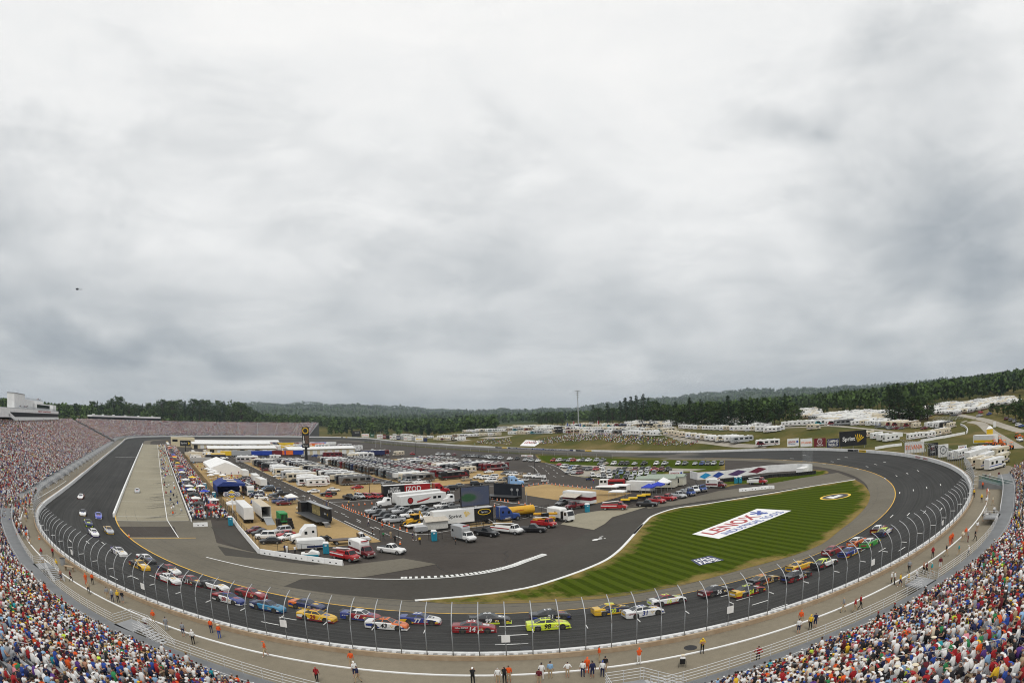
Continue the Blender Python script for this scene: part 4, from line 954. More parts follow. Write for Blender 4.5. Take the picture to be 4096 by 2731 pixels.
def person(p,rz,shirt,trousers,hair,pose,label,group=None,skin=0,bare_leg=True,scale=1.,cat='person',vest=None):
 o = newobj('person',person_mesh(pose,skin,trousers,hair,bare_leg),None,p,rz,CL[shirt],label=label,cat=cat,group=group);o.scale = (scale,)*3
 h = POSES[pose].get('hd',(.02,0,1.60))
 if 'cap' in hair or 'hat' in hair:
  if hair not in BRIM: BRIM[hair] = (_hat if 'hat' in hair else _brim).mesh('hat_brim' if 'hat' in hair else 'cap_brim',[HAIRM[hair]])
  b = newobj('hat_brim' if 'hat' in hair else 'cap_brim',BRIM[hair],o,(h[0]+(0 if 'hat' in hair else .05),0,h[2]+.05))
 return o
# ------------------------------------------------------------------ the crowd
SHN = ['white','red','black','navy','grey','blue','yellow','orange','green','light blue','maroon','tan','pink','lime','purple','teal','cream','bare-chested']
SHW = np.array([.36,.105,.13,.09,.085,.05,.02,.018,.022,.04,.045,.03,.015,.008,.008,.008,.02,.02]);SHW /= SHW.sum()
HN = list(HAIRM);HWt = np.array([.22,.14,.07,.06,.03,.17,.10,.09,.05,.02,.02,.03]);HWt /= HWt.sum()
HCOL = np.array([(.05,.028,.015),(.008,.007,.007),(.36,.24,.10),(.35,.34,.33),CL['cream'],CL['white'],CL['red'],CL['black'],CL['blue'],CL['yellow'],CL['orange'],CL['tan']])
SHC = np.array([CL[s] for s in SHN]);SKC = np.array([(.50,.29,.20),(.40,.22,.14),(.16,.08,.05)]);TRC = np.array([CL['navy'],CL['tan'],CL['black'],CL['grey'],(.10,.14,.25),CL['white']])
M_CROWD = mat('crowd',(.5,.5,.5),.85,var=0.,attr='Col')
def template(level):
 mb = MB()   # material index is the colour slot: 0 shirt 1 skin 2 trousers 3 hair
 if level == 2:
  mb.loft([[(.16*math.cos(a)*q+x,.21*math.sin(a)*q,z) for a in [i*math.pi/3 for i in range(6)]] for x,z,q in ((0,.42,.85),(.03,.72,1.),(.03,.95,1.05),(.05,1.05,.4))],0)
  mb.blob((.07,0,1.15),(.10,.085,.12),6,4,1);mb.blob((.05,0,1.205),(.115,.10,.085),6,3,3)
  for s in (-1,1): mb.tube([(0,s*.11,.5),(.44,s*.13,.52),(.46,s*.13,.05)],[.10,.08,.06],4,2);mb.tube([(.03,s*.2,.93),(.10,s*.26,.70),(.38,s*.14,.64)],[.07,.055,.045],4,1 if s > 0 else 1)
 elif level == 1:
  mb.loft([[(.15*q+x,.2*q,z),(-.15*q+x,.2*q,z),(-.15*q+x,-.2*q,z),(.15*q+x,-.2*q,z)] for x,z,q in ((0,.4,.9),(.03,1.0,1.05))],0)
  mb.add([(.07,0,1.0),(.18,0,1.14),(.06,.10,1.14),(-.05,0,1.14),(.06,-.10,1.14),(.06,0,1.30)],[(0,1,2),(0,2,3),(0,3,4),(0,4,1)],1)
  mb.add([(.18,0,1.14),(.06,.10,1.14),(-.05,0,1.14),(.06,-.10,1.14),(.06,0,1.30)],[(0,1,4),(1,2,4),(2,3,4),(3,0,4)],3)
  mb.box(.0,.5,-.2,.2,.42,.58,2)
 else:
  mb.loft([[(.16,.24,.35),(-.16,.24,.35),(-.16,-.24,.35),(.16,-.24,.35)],[(.18,.2,1.02),(-.1,.2,1.02),(-.1,-.2,1.02),(.18,-.2,1.02)]],0,caps=True)
  mb.add([(.2,0,1.14),(.04,.12,1.14),(-.1,0,1.14),(.04,-.12,1.14),(.05,0,1.33),(.05,0,1.0)],[(0,1,5),(3,0,5),(1,2,5),(2,3,5)],1);mb.add([(.2,0,1.14),(.04,.12,1.14),(-.1,0,1.14),(.04,-.12,1.14),(.05,0,1.33)],[(0,1,4),(1,2,4),(2,3,4),(3,0,4)],3)
 # split vertices by slot so that colours do not bleed
 V,F,Cc = [],[],[];mp = {}
 for f,m in zip(mb.f,mb.m):
  g = []
  for i in f:
   if (i,m) not in mp: mp[(i,m)] = len(V);V.append(mb.v[i]);Cc.append(m)
   g.append(mp[(i,m)])
  for k in range(1,len(g)-1): F.append((g[0],g[k],g[k+1]))
 return np.array(V,np.float32),np.array(F,np.int32),np.array(Cc)
TPL = [template(i) for i in range(3)]
def crowd_mesh(name,pts,level,label,cat='crowd',shw=SHW,standing=.06,jitter=.25,tall=None):
 """pts: (x, y, z, heading)"""
 if not len(pts): return
 V,F,Cc = TPL[level];n = len(pts);Pt = np.asarray(pts,float)
 h = Pt[:,3]+rng.normal(0,jitter,n);c,s = np.cos(h),np.sin(h);sc = rng.uniform(.9,1.08,n);zs = np.where(rng.random(n) < standing,1.45,1.)
 if tall: zs = np.full(n,tall)
 X = V[None,:,0]*sc[:,None];Y = V[None,:,1]*sc[:,None]*rng.uniform(.9,1.15,n)[:,None];Z = V[None,:,2]*(sc*zs)[:,None]
 out = np.stack([X*c[:,None]-Y*s[:,None]+Pt[:,0:1],X*s[:,None]+Y*c[:,None]+Pt[:,1:2],Z+Pt[:,2:3]],2).reshape(-1,3)
 FF = (F[None]+(np.arange(n)*len(V))[:,None,None]).reshape(-1,3)
 tab = np.empty((n,4,3));tab[:,0] = SHC[rng.choice(len(SHC),n,p=shw)];tab[:,1] = SKC[rng.choice(3,n,p=[.55,.38,.07])];tab[:,2] = TRC[rng.integers(0,len(TRC),n)];tab[:,3] = HCOL[rng.choice(len(HCOL),n,p=HWt)]
 tab *= rng.uniform(.8,1.1,(n,1,1));col = tab[:,Cc].reshape(-1,3)
 return newobj(name,np_mesh(name,out,FF,[M_CROWD],col=np.clip(col,0,1)),label=label,cat=cat,kind='stuff')
def build_crowd():
 C = np.array([c[:4] for c in CROWD]);sid = np.array([c[4] for c in CROWD]);row = np.array([c[5] for c in CROWD])
 uv = project(C[:,:3]+np.array([0,0,1.0]));vis = (uv[:,0] > -12) & (uv[:,0] < 1036) & (uv[:,1] > 380) & (uv[:,1] < 694)
 d = np.linalg.norm(C[:,:3]-CAMP,axis=1);vis &= d > 7
 # nobody sits where the picture looks over the front rows
 k0 = vis & (sid == 0)
 # those that show largest are individuals
 inside = k0 & (uv[:,0] > 4) & (uv[:,0] < 1020) & (uv[:,1] < 676)
 idx = np.where(inside)[0];idx = idx[np.argsort(d[idx])][:185];near = np.zeros(len(C),bool);near[idx] = True
 rest = k0 & ~near
 crowd_mesh('spectator_crowd',C[rest],2,'dense crowd of seated spectators filling the near turn grandstand',standing=.05)
 wf = SHW.copy();wf[1] += .07;wf[10] += .10;wf[17] += .05;wf /= wf.sum()
 k1 = vis & (sid == 1);crowd_mesh('spectator_crowd',C[k1],1,'dense crowd of spectators filling the long left grandstand',shw=wf)
 k2 = vis & (sid == 2);q = C[k2];crowd_mesh('spectator_crowd',q,0,'dense crowd of spectators filling the far grandstand',shw=wf)
 print('crowd',k0.sum(),k1.sum(),k2.sum())
 # individuals: label by row and place in the row
 order = {}
 for i in idx: order.setdefault(('left' if uv[i,0] < 512 else 'right',row[i]),[]).append(i)
 for (side,r),L_ in sorted(order.items()):
  L_.sort(key=lambda i: uv[i,0])
  for k,i in enumerate(L_):
   sh = SHN[rng.choice(len(SHN),p=SHW)];hr = HN[rng.choice(len(HN),p=HWt)];tr = random.choice(['navy','tan','black','grey','white'])
   lab = '%s spectator, %s, %s seat in the %s row of the %s stand' % (sh if sh == 'bare-chested' else sh+' shirted',hr,ordn(k+1),ordn(int(r)+1),side)
   person((C[i,0],C[i,1],C[i,2]),C[i,3]+random.gauss(0,.2),sh,tr,hr,random.choice(['sitting','sitting','leaning']),lab,'spectators seated in the near turn stand',skin=int(rng.choice(3,p=[.55,.38,.07])),bare_leg=random.random() < .7,scale=random.uniform(.93,1.06))
build_crowd()
# ------------------------------------------------------------------ trees
def leaf_mat(name,c,c2):
 m = bpy.data.materials.new(name);m.use_nodes = True;nt = m.node_tree;L = nt.links;b = nt.nodes['Principled BSDF'];b.inputs['Roughness'].default_value = .75;b.inputs['Specular IOR Level'].default_value = .15
 tc = nt.nodes.new('ShaderNodeTexCoord');nz = nt.nodes.new('ShaderNodeTexNoise');nz.inputs['Scale'].default_value = .55;nz.inputs['Detail'].default_value = 5;L.new(tc.outputs['Object'],nz.inputs[0])
 oi = nt.nodes.new('ShaderNodeObjectInfo');ad = nt.nodes.new('ShaderNodeMath');ad.operation = 'MULTIPLY_ADD';L.new(oi.outputs['Random'],ad.inputs[0]);ad.inputs[1].default_value = .4;L.new(nz.outputs['Fac'],ad.inputs[2])
 mr = nt.nodes.new('ShaderNodeMapRange');mr.inputs[1].default_value = .4;mr.inputs[2].default_value = 1.0;L.new(ad.outputs[0],mr.inputs[0])
 mx = nt.nodes.new('ShaderNodeMix');mx.data_type = 'RGBA';L.new(mr.outputs[0],mx.inputs[0]);mx.inputs[6].default_value = (*c,1);mx.inputs[7].default_value = (*c2,1);L.new(mx.outputs[2],b.inputs['Base Color']);return m
M_PINE = leaf_mat('pine_needles',(.020,.042,.018),(.045,.075,.026));M_LEAF = leaf_mat('broad_leaves',(.030,.060,.016),(.070,.110,.028));M_BARK = mat('bark',(.07,.05,.035),.9,var=.3,scale=4.)
def leafquads(mb,c,r,n,s,rnd,flat_=.6):
 for _ in range(n):
  d = Vector((rnd.gauss(0,1),rnd.gauss(0,1),rnd.gauss(0,1))).normalized()*r*rnd.random()**.45;p = Vector(c)+Vector((d.x,d.y,d.z*flat_))
  a = Vector((rnd.gauss(0,1),rnd.gauss(0,1),rnd.gauss(0,.5))).normalized();b = a.cross(Vector((rnd.gauss(0,1),rnd.gauss(0,1),rnd.gauss(0,1)))).normalized();k = s*rnd.uniform(.6,1.3)
  mb.quad(p-a*k-b*k*.5,p+a*k*.2-b*k*.7,p+a*k+b*k*.3,p-a*k*.1+b*k*.7)
def pine_proto(seed):
 rnd = random.Random(seed);H = 24.;t = MB();t.tube([(0,0,-.5),(rnd.uniform(-.2,.2),0,H*.5),(0,0,H*.97)],[.42,.27,.05],7);c = MB();lv = 24
 for i in range(lv):
  f = i/(lv-1);z = H*(.10+.90*f);R0_ = (1-f)**.75*4.3*rnd.uniform(.7,1.2)+.35
  for j in range(rnd.randint(4,6) if f < .9 else 3):
   a = rnd.uniform(0,6.28);L_ = R0_*rnd.uniform(.55,1.15)
   t.tube([(0,0,z),(math.cos(a)*L_*.8,math.sin(a)*L_*.8,z+L_*.08)],[.06,.02],3)
   for q in (.45,.75,1.):
    leafquads(c,(math.cos(a)*L_*q,math.sin(a)*L_*q,z+L_*.12*q),.55+.35*(1-f),5,.42,rnd,.45)
 return t.mesh('trunk',[M_BARK]),c.mesh('crown',[M_PINE]),H
def leaf_proto(seed):
 rnd = random.Random(seed);H = 15.;t = MB();t.tube([(0,0,-.5),(.1,0,H*.35),(0,.2,H*.75)],[.36,.26,.08],7);c = MB()
 for i in range(40):
  u,v = rnd.uniform(0,6.28),rnd.uniform(-.75,1);r = math.sqrt(max(0,1-v*v*.8))*rnd.uniform(.45,1.0)*4.2;p = (math.cos(u)*r,math.sin(u)*r,H*.53+v*H*.42)
  t.tube([(0,0,H*.3+max(0,v)*2),(p[0]*.5,p[1]*.5,(p[2]+H*.4)/2),p],[.12,.07,.02],3)
  leafquads(c,p,rnd.uniform(1.3,2.1),34,.44,rnd,.8)
 return t.mesh('trunk',[M_BARK]),c.mesh('crown',[M_LEAF]),H
PINES = [pine_proto(i) for i in (1,2,3)];LEAFY = [leaf_proto(i) for i in (4,5,6)]
TREEN = [0]
def tree_at(c,x,yb,yt,kind,label,group,fat=1.,p=None):
 p = p or S(c,x,yb);d = math.hypot(p.x-CAMP[0],p.y-CAMP[1]);r = ray(c,x,yt);zt = CAMP[2]+d*r[2]/math.hypot(r[0],r[1]);h = max(6.,zt-p.z)
 tr,cr,H = random.choice(PINES if kind == 'p' else LEAFY)
 o = empty('pine_tree' if kind == 'p' else 'broadleaf_tree',(p.x,p.y,p.z),random.uniform(0,6.28),label=label,cat='tree',group=group);k = h/H;w = k*fat*random.uniform(.9,1.15);o.scale = (w,w,k)
 newobj('trunk',tr,o);newobj('crown',cr,o);return o
def trees():
 T3 = [(750,275,'p'),(800,300,'l'),(880,262,'p'),(925,300,'l'),(1000,240,'p'),(1050,210,'p'),(1100,200,'p'),(1150,188,'p'),(1215,178,'p'),(1262,215,'p'),(1300,235,'l'),(1340,262,'l'),(1405,268,'l'),(1455,272,'p'),(1512,246,'p'),(1560,280,'l'),(1600,275,'l'),(1640,208,'p'),(1690,262,'l'),(1742,222,'p'),(1790,265,'p'),(1832,238,'l'),(1875,272,'l'),(1920,265,'l'),(1995,190,'p'),(1950,262,'p'),(2045,262,'p'),(2120,206,'p'),(2165,242,'l'),(2212,226,'p'),(2262,212,'p'),(2312,262,'l'),(2350,272,'l')]
 for i,(x,yt,k) in enumerate(T3): tree_at('3',x,447+min(30,max(0,(x-1300)*.06))+random.uniform(-8,4),yt,k,'tall dark %s behind the camper rows, %s from the light mast' % ('pine' if k == 'p' else 'leafy tree',ordn(i+1)),'trees behind the camper rows',1.35)
 for i,(x,yt) in enumerate([(270,355),(320,343),(370,348),(420,350),(465,372)]): tree_at('3',x,462,yt,'l','rounded dark tree left of the light mast, %s of the clump' % ordn(i+1),'clump of trees by the light mast',1.2)
 for i,(x,yb,yt,k) in enumerate([(12,560,372,'l'),(60,565,352,'l'),(110,560,380,'l'),(165,565,285,'p'),(230,560,372,'l'),(285,545,395,'l')]): tree_at('4',x,yb,yt,k,'dark tree among the campers left of the black billboard, %s from the left' % ordn(i+1),'trees left of the black billboard')
 for i,(x,yb,yt,k) in enumerate([(1120,545,205,'p'),(1165,550,215,'p'),(1205,550,195,'p'),(1240,545,285,'p'),(1300,535,320,'l'),(1355,540,305,'l'),(1400,545,390,'l'),(1465,530,300,'l')]): tree_at('4',x,yb,yt,k,'tree of the big dark grove right of the black billboard, %s from the left' % ordn(i+1),'big grove right of the billboard',1.25 if k == 'p' else 1.3)
 for i,(x,yb,yt,k) in enumerate([(2060,470,372,'l'),(2110,480,395,'l'),(2160,490,380,'l'),(2210,500,385,'l'),(2275,520,335,'l'),(2320,540,295,'p'),(2350,545,330,'l')]): tree_at('4',x,yb,yt,k,'tree at the right edge beside the access road, %s from the left' % ordn(i+1),'trees beside the access road',1.2)
 for i,x in enumerate([470,510,545,700,760,800,840,900,960,1010,1050]): tree_at('4',x,470-(x-470)*.03,random.uniform(345,385),random.choice('lp'),'slender tree at the back of the camping field, %s from the left' % ordn(i+1),'slender trees at the back of the field',.6)
 T1 = [(590,285),(640,320),(700,330),(740,300),(780,278),(850,235),(895,240),(945,250),(990,232),(1050,195),(1100,198),(1150,245),(1190,250),(1250,258),(1310,265),(1370,255),(1430,250),(1485,215),(1540,235),(1600,230),(1645,222),(1700,235),(1780,212),(1830,235),(1880,225),(1950,250),(2010,225),(2060,245),(2130,232),(2175,240),(2220,248),(2290,290),(2340,320)]
 for i,(x,yt) in enumerate(T1):
  d = ray('1',x,400);az = math.atan2(d[0],d[1]);r = random.uniform(930,1020);p = Vector((CAMP[0]+r*math.sin(az),CAMP[1]+r*math.cos(az),0));p.z = float(land(p.x,p.y))
  tree_at('1',x,430,yt+random.uniform(-4,6),random.choice('lllp'),'green tree on the wooded rise beyond the left grandstands, %s from the left' % ordn(i+1),'trees on the rise beyond the left stands',1.15,p)
trees()
def forest():
 """woods that read as one mass: many small crowns of leaf faces on the land"""
 def crowns(n_,rlo,rhi,azlo,azhi,hlo,hhi,nq,keep=None):
  out = []
  while len(out) < n_:
   az = R_(random.uniform(azlo,azhi));r = math.sqrt(random.uniform(rlo**2,rhi**2));x,y = CAMP[0]+r*math.sin(az),CAMP[1]+r*math.cos(az)
   if odist(x,y) < 90 or (keep and not keep(x,y,r,math.degrees(az))): continue
   out.append((x,y,random.uniform(hlo,hhi)))
  A = np.array(out);z = land(A[:,0],A[:,1]);n = len(A)
  # leaf quads
  con = rng.random(n) < .22
  u = rng.normal(0,1,(n,nq,3));u /= np.linalg.norm(u,axis=2)[...,None];u *= rng.random((n,nq,1))**.3
  h = A[:,2];w = h*rng.uniform(.24,.36,n);w = np.where(con,w*.72,w)
  zz = (u[...,2]*.5+.5);wz = np.where(con[:,None],w[:,None]*(1.25-zz*1.15),w[:,None])
  C = np.stack([u[...,0]*wz+A[:,0:1],u[...,1]*wz+A[:,1:2],z[:,None]+h[:,None]*(.16+.84*zz)],2)
  a = rng.normal(0,1,(n,nq,3));a /= np.linalg.norm(a,axis=2)[...,None];b = np.cross(a,rng.normal(0,1,(n,nq,3)));b /= np.linalg.norm(b,axis=2)[...,None]
  s = (h*.115*math.sqrt(60/nq))[:,None,None]*rng.uniform(.6,1.25,(n,nq,1));a *= s;b *= s*.7
  V = np.stack([C-a-b*.5,C+a*.3-b,C+a+b*.4,C-a*.2+b],2).reshape(-1,3);F = np.arange(n*nq*4).reshape(-1,4)
  base = np.where(con[:,None],np.array([[.024,.047,.018]]),np.array([[.052,.086,.022]]))*rng.uniform(.65,1.5,(n,1));col = np.repeat(base,nq*4,0).reshape(n,nq*4,3)*np.repeat(rng.uniform(.75,1.3,(n,nq,1)),4,1);return V,F,col.reshape(-1,3)
 M_F = mat('woodland_leaves',(.1,.1,.1),.8,var=0.,attr='Col',spec=.1)
 def keep1(x,y,r,az):
  if az > 34:
   u,v = project([(x,y,float(land(x,y)))])[0]*4;return (r > 640 or u > 2353) and v < np.interp(u,[2353,3072,3194,3355,3564,3716,3856,3964,4096],[1690,1690,1636,1651,1642,1619,1607,1595,1584])
  if r < 640: return False
  if 11 < az < 17.5 and r < 1050: return False
  return True
 V,F,c = crowns(3900,430,1150,-22,95,11,19,42,keep1);newobj('woodland',np_mesh('woodland',V,F,[M_F],col=c),label='thick mixed woods standing round the far side of the speedway',cat='woods',kind='stuff')
 V,F,c = crowns(5200,1150,2300,-22,95,12,20,18);newobj('woodland',np_mesh('woodland',V,F,[M_F],col=c),label='wooded low country behind the camping fields',cat='woods',kind='stuff')
 V,F,c = crowns(15000,2300,6600,-22,95,13,22,9);newobj('woodland',np_mesh('woodland',V,F,[M_F],col=c),label='forest covering the distant hills along the skyline',cat='woods',kind='stuff')
forest()
# ------------------------------------------------------------------ vehicles: prototypes built from parts, then copied
M_PAINT = mat('car_paint',(.5,.5,.5),.28,var=.04,objcol=True,spec=.5,coat=.35)
M_RIM = mat('wheel_rim',(.42,.43,.44),.35,.7,var=.05);M_CHROME = mat('chrome',(.6,.6,.6),.2,.9,var=0)
M_LAMP = mat('headlight',(.75,.76,.74),.15,var=0);M_TAIL = mat('tail_light',(.35,.01,.01),.25,var=0);M_RVW = mat('rv_white',(.74,.74,.72),.4,var=.06,scale=.6);M_RVC = mat('rv_cream',(.60,.53,.40),.45,var=.06)
M_ROOF = mat('rv_roof',(.70,.70,.69),.6,var=.08,scale=.5);M_AWN = mat('awning_white',(.80,.80,.79),.7,var=.05,scale=.4);M_TENTB = mat('blue_canvas',(.02,.045,.42),.7,var=.1);M_TEAL = mat('toilet_teal',(.01,.24,.34),.5,var=.06)
M_CAT = mat('machine_yellow',(.62,.34,.02),.5,var=.1);M_TAPE = mat('reflective_white',(.75,.75,.75),.5,var=0);M_BROWN = mat('brown_metal',(.07,.045,.03),.4,var=.1);M_SILVER = mat('silver_paint',(.48,.49,.50),.35,.4,var=.05)
M_MAROON = mat('maroon_paint',(.16,.012,.018),.35,var=.05);M_ROYAL = mat('royal_blue',(.012,.05,.35),.35,var=.05)
class Proto:
 def __init__(s,name,parts,length):
  """parts: (name, MB, materials, parent index or None)"""
  s.name = name;s.len = length;s.parts = [(n,mb.mesh(n,m,sm),p) for n,mb,m,p,sm in [(q+(False,))[:5] if len(q) == 4 else q for q in parts]]
  V,F,MI,mats = [],[],[],[]
  for q in parts:
   mb,m = q[1],q[2];o = len(V);V += mb.v;F += [tuple(o+i for i in f) for f in mb.f];k = []
   for x in m:
    if x not in mats: mats.append(x)
    k.append(mats.index(x))
   MI += [k[i] for i in mb.m]
  me = bpy.data.meshes.new(name);me.from_pydata(V,[],F)
  for m in mats: me.materials.append(m)
  me.polygons.foreach_set('material_index',MI);me.update();s.joined = me
 def spawn(s,p,rz,color,label,cat,group=None,detail=None,scale=1.,name=None):
  p = Vector(p);d = (p-Vector(CAMP)).length
  if detail is None: detail = FPX*s.len/d > 15
  nm = name or s.name
  if not detail:
   o = newobj(nm,s.joined,None,p,rz,color,label=label,cat=cat,group=group);o.scale = (scale,)*3;return o
  r = empty(nm,p,rz,label=label,cat=cat,group=group);r.scale = (scale,)*3;made = []
  for n,me,par in s.parts: made.append(newobj(n,me,r if par is None else made[par],color=color))
  return r
def wheel_mb(x,y,r,w=.22,rim=.62):
 mb = MB();s = 1 if y > 0 else -1;mb.cyl((x,y-s*w,r),(x,y,r),r,n=14,m=0);mb.cyl((x,y,r),(x,y+s*.012,r),r*rim,n=10,m=1);return mb
def lower_body(st,m=0):
 """st: (x, half width, bottom, shoulder z, top z)"""
 mb = MB();mb.loft([[(x,-w*.9,b),(x,-w,b+.22),(x,-w*.985,sh),(x,-w*.80,t),(x,0,t+.02),(x,w*.80,t),(x,w*.985,sh),(x,w,b+.22),(x,w*.9,b)] for x,w,b,sh,t in st],m);return mb
def cabin(xfb,xfr,xrr,xrb,zb,zr,wb,wr):
 """tapered cabin and its glass: returns (cabin MB, windshield MB, rear MB, [side MBs])"""
 c = MB();B = [(xfb,-wb,zb),(xfb,wb,zb),(xrb,wb,zb),(xrb,-wb,zb)];T = [(xfr,-wr,zr),(xfr,wr,zr),(xrr,wr,zr),(xrr,-wr,zr)]
 mid = lambda a,b,t: tuple(a[i]+(b[i]-a[i])*t for i in range(3))
 c.add(B+T,[(0,1,5,4),(1,2,6,5),(2,3,7,6),(3,0,4,7)]);c.add([T[0],T[1],T[2],T[3],(xfr-.12,-wr*.8,zr+.05),(xfr-.12,wr*.8,zr+.05),(xrr+.12,wr*.8,zr+.05),(xrr+.12,-wr*.8,zr+.05)],[(4,5,6,7),(0,1,5,4),(1,2,6,5),(2,3,7,6),(3,0,4,7)])
 def pane(a,b,c_,d,n,i=.07,j=.1):
  n = Vector(n).normalized()*.012;P_ = [Vector(q) for q in (a,b,c_,d)];u0,u1,v0,v1 = i,1-i,j,1-j*.8
  f = lambda u,v: tuple((P_[0]*(1-u)+P_[1]*u)*(1-v)+(P_[3]*(1-u)+P_[2]*u)*v+n);m = MB();m.quad(f(u0,v0),f(u1,v0),f(u1,v1),f(u0,v1));return m
 ws = pane(B[1],B[0],T[0],T[1],(1,0,.6));rw = pane(B[3],B[2],T[2],T[3],(-1,0,.6));sd = []
 for s,(b0,b1,t1,t0) in ((1,(B[1],B[2],T[2],T[1])),(-1,(B[3],B[0],T[0],T[3]))):
  n = (0,s,.25)
  if s > 0: sd += [pane(mid(b0,b1,.02),mid(b0,b1,.5),mid(t0,t1,.48),mid(t0,t1,.0),n,.06,.12),pane(mid(b0,b1,.5),mid(b0,b1,.98),mid(t0,t1,1.),mid(t0,t1,.48),n,.06,.12)]
  else: sd += [pane(mid(b0,b1,.02),mid(b0,b1,.5),mid(t0,t1,.52),mid(t0,t1,.0),n,.06,.12) if False else pane(b0,mid(b0,b1,.5),mid(t0,t1,.5),t0,n,.06,.12),pane(mid(b0,b1,.5),b1,t1,mid(t0,t1,.5),n,.06,.12)]
 def fix(m,n):
  a,b,c2 = [Vector(m.v[i]) for i in m.f[0][:3]]
  if (b-a).cross(c2-a).dot(Vector(n)) < 0: m.f = [tuple(reversed(m.f[0]))]
  return m
 return c,fix(ws,(1,0,.5)),fix(rw,(-1,0,.5)),[fix(sd[0],(0,1,.2)),fix(sd[1],(0,1,.2)),fix(sd[2],(0,-1,.2)),fix(sd[3],(0,-1,.2))]
def car_proto(name,L,W,belt,H,tops,gh,wr_=.33,wheels=(.31,-.30),bed=None,lowm=None):
 hw = W/2;st = [(f*L,hw*k,.26 if abs(f) < .47 else .36,t-.12,t) for f,k,t in tops]
 body = lower_body(st);cb,ws,rw,sd = cabin(gh[0]*L,gh[1]*L,gh[2]*L,gh[3]*L,belt-.02,H-.05,hw*.84,hw*.70)
 parts = [('body',body,[M_PAINT],None,False),('cabin',cb,[M_PAINT],None),('windshield',ws,[M_GLASS],1),('rear_window',rw,[M_GLASS],1)]+[('side_window',m,[M_GLASS],1) for m in sd]
 for fx in wheels:
  for s in (1,-1): parts.append(('wheel',wheel_mb(fx*L,s*(hw+.01),wr_),[M_TYRE,M_RIM],None))
 t0,t1 = tops[-1],tops[0]
 for s in (1,-1):
  m = MB();m.cbox(t0[0]*L-.02,s*hw*.62,t0[2]-.28,.10,.36,.14);parts.append(('headlight',m,[M_LAMP],None));m = MB();m.cbox(t1[0]*L+.02,s*hw*.72,t1[2]-.26,.10,.24,.16);parts.append(('tail_light',m,[M_TAIL],None))
 parts += [('bumper',MB().cbox(t0[0]*L-.03,0,.30,.16,W*.86,.2),[M_BLACK],None),('bumper',MB().cbox(t1[0]*L+.03,0,.32,.16,W*.86,.2),[M_BLACK],None),('grille',MB().cbox(t0[0]*L-.01,0,.56,.06,W*.4,.12),[M_BLACK],None)]
 if bed:
  m = MB();m.box(bed[0]*L,bed[1]*L,-hw*.74,hw*.74,belt-.06,belt+.03);parts.append(('bed',m,[M_BLACK],None))
 return Proto(name,parts,L)
SEDAN = car_proto('sedan_car',4.75,1.82,.95,1.45,[(-.5,.8,.78),(-.46,.93,.95),(-.3,1,.97),(.15,1,.96),(.40,.95,.82),(.49,.78,.66)],(.22,.05,-.22,-.40))
SUV = car_proto('sport_utility_car',4.75,1.9,1.08,1.78,[(-.5,.88,.86),(-.48,.96,1.08),(-.3,1,1.1),(.18,1,1.08),(.43,.96,1.0),(.49,.85,.84)],(.25,.10,-.42,-.485),.38)
VAN = car_proto('minivan',5.0,1.95,1.02,1.74,[(-.5,.88,.84),(-.48,.96,1.0),(-.3,1,1.03),(.25,1,1.0),(.43,.94,.84),(.49,.8,.68)],(.36,.15,-.43,-.488),.35)
PICKUP = car_proto('pickup_truck',5.7,1.98,1.14,1.88,[(-.5,.92,1.02),(-.485,.98,1.14),(-.2,1,1.14),(.16,1,1.14),(.44,.97,1.08),(.495,.88,.9)],(.20,.08,-.10,-.15),.40,(.33,-.30),bed=(-.475,-.165))
def box_wheels(L,xs,hw,r=.5,w=.3):
 return [('wheel',wheel_mb(x,s*hw,r,w,.55),[M_TYRE,M_RIM],None) for x in xs for s in (1,-1)]
def rounded(x0,x1,hw,z0,z1,c=.18,nose=0.,tail=0.,m=0):
 rg = lambda x,k,zt: [(x,-hw*k,z0),(x,-hw*k,zt-c),(x,-(hw-c)*k,zt),(x,(hw-c)*k,zt),(x,hw*k,zt-c),(x,hw*k,z0)]
 mb = MB();mb.loft([rg(x0,.95,z1-.12-tail),rg(x0+.25,1,z1),rg(x1-.45,1,z1),rg(x1-.12,.97,z1-.18-nose*.3),rg(x1,.9,z1-.5-nose)],m);return mb
def win(x0,x1,hw,z0,z1,s,d=.015): m = MB();m.box(x0,x1,s*(hw+d)-.012,s*(hw+d)+.012,z0,z1);return m
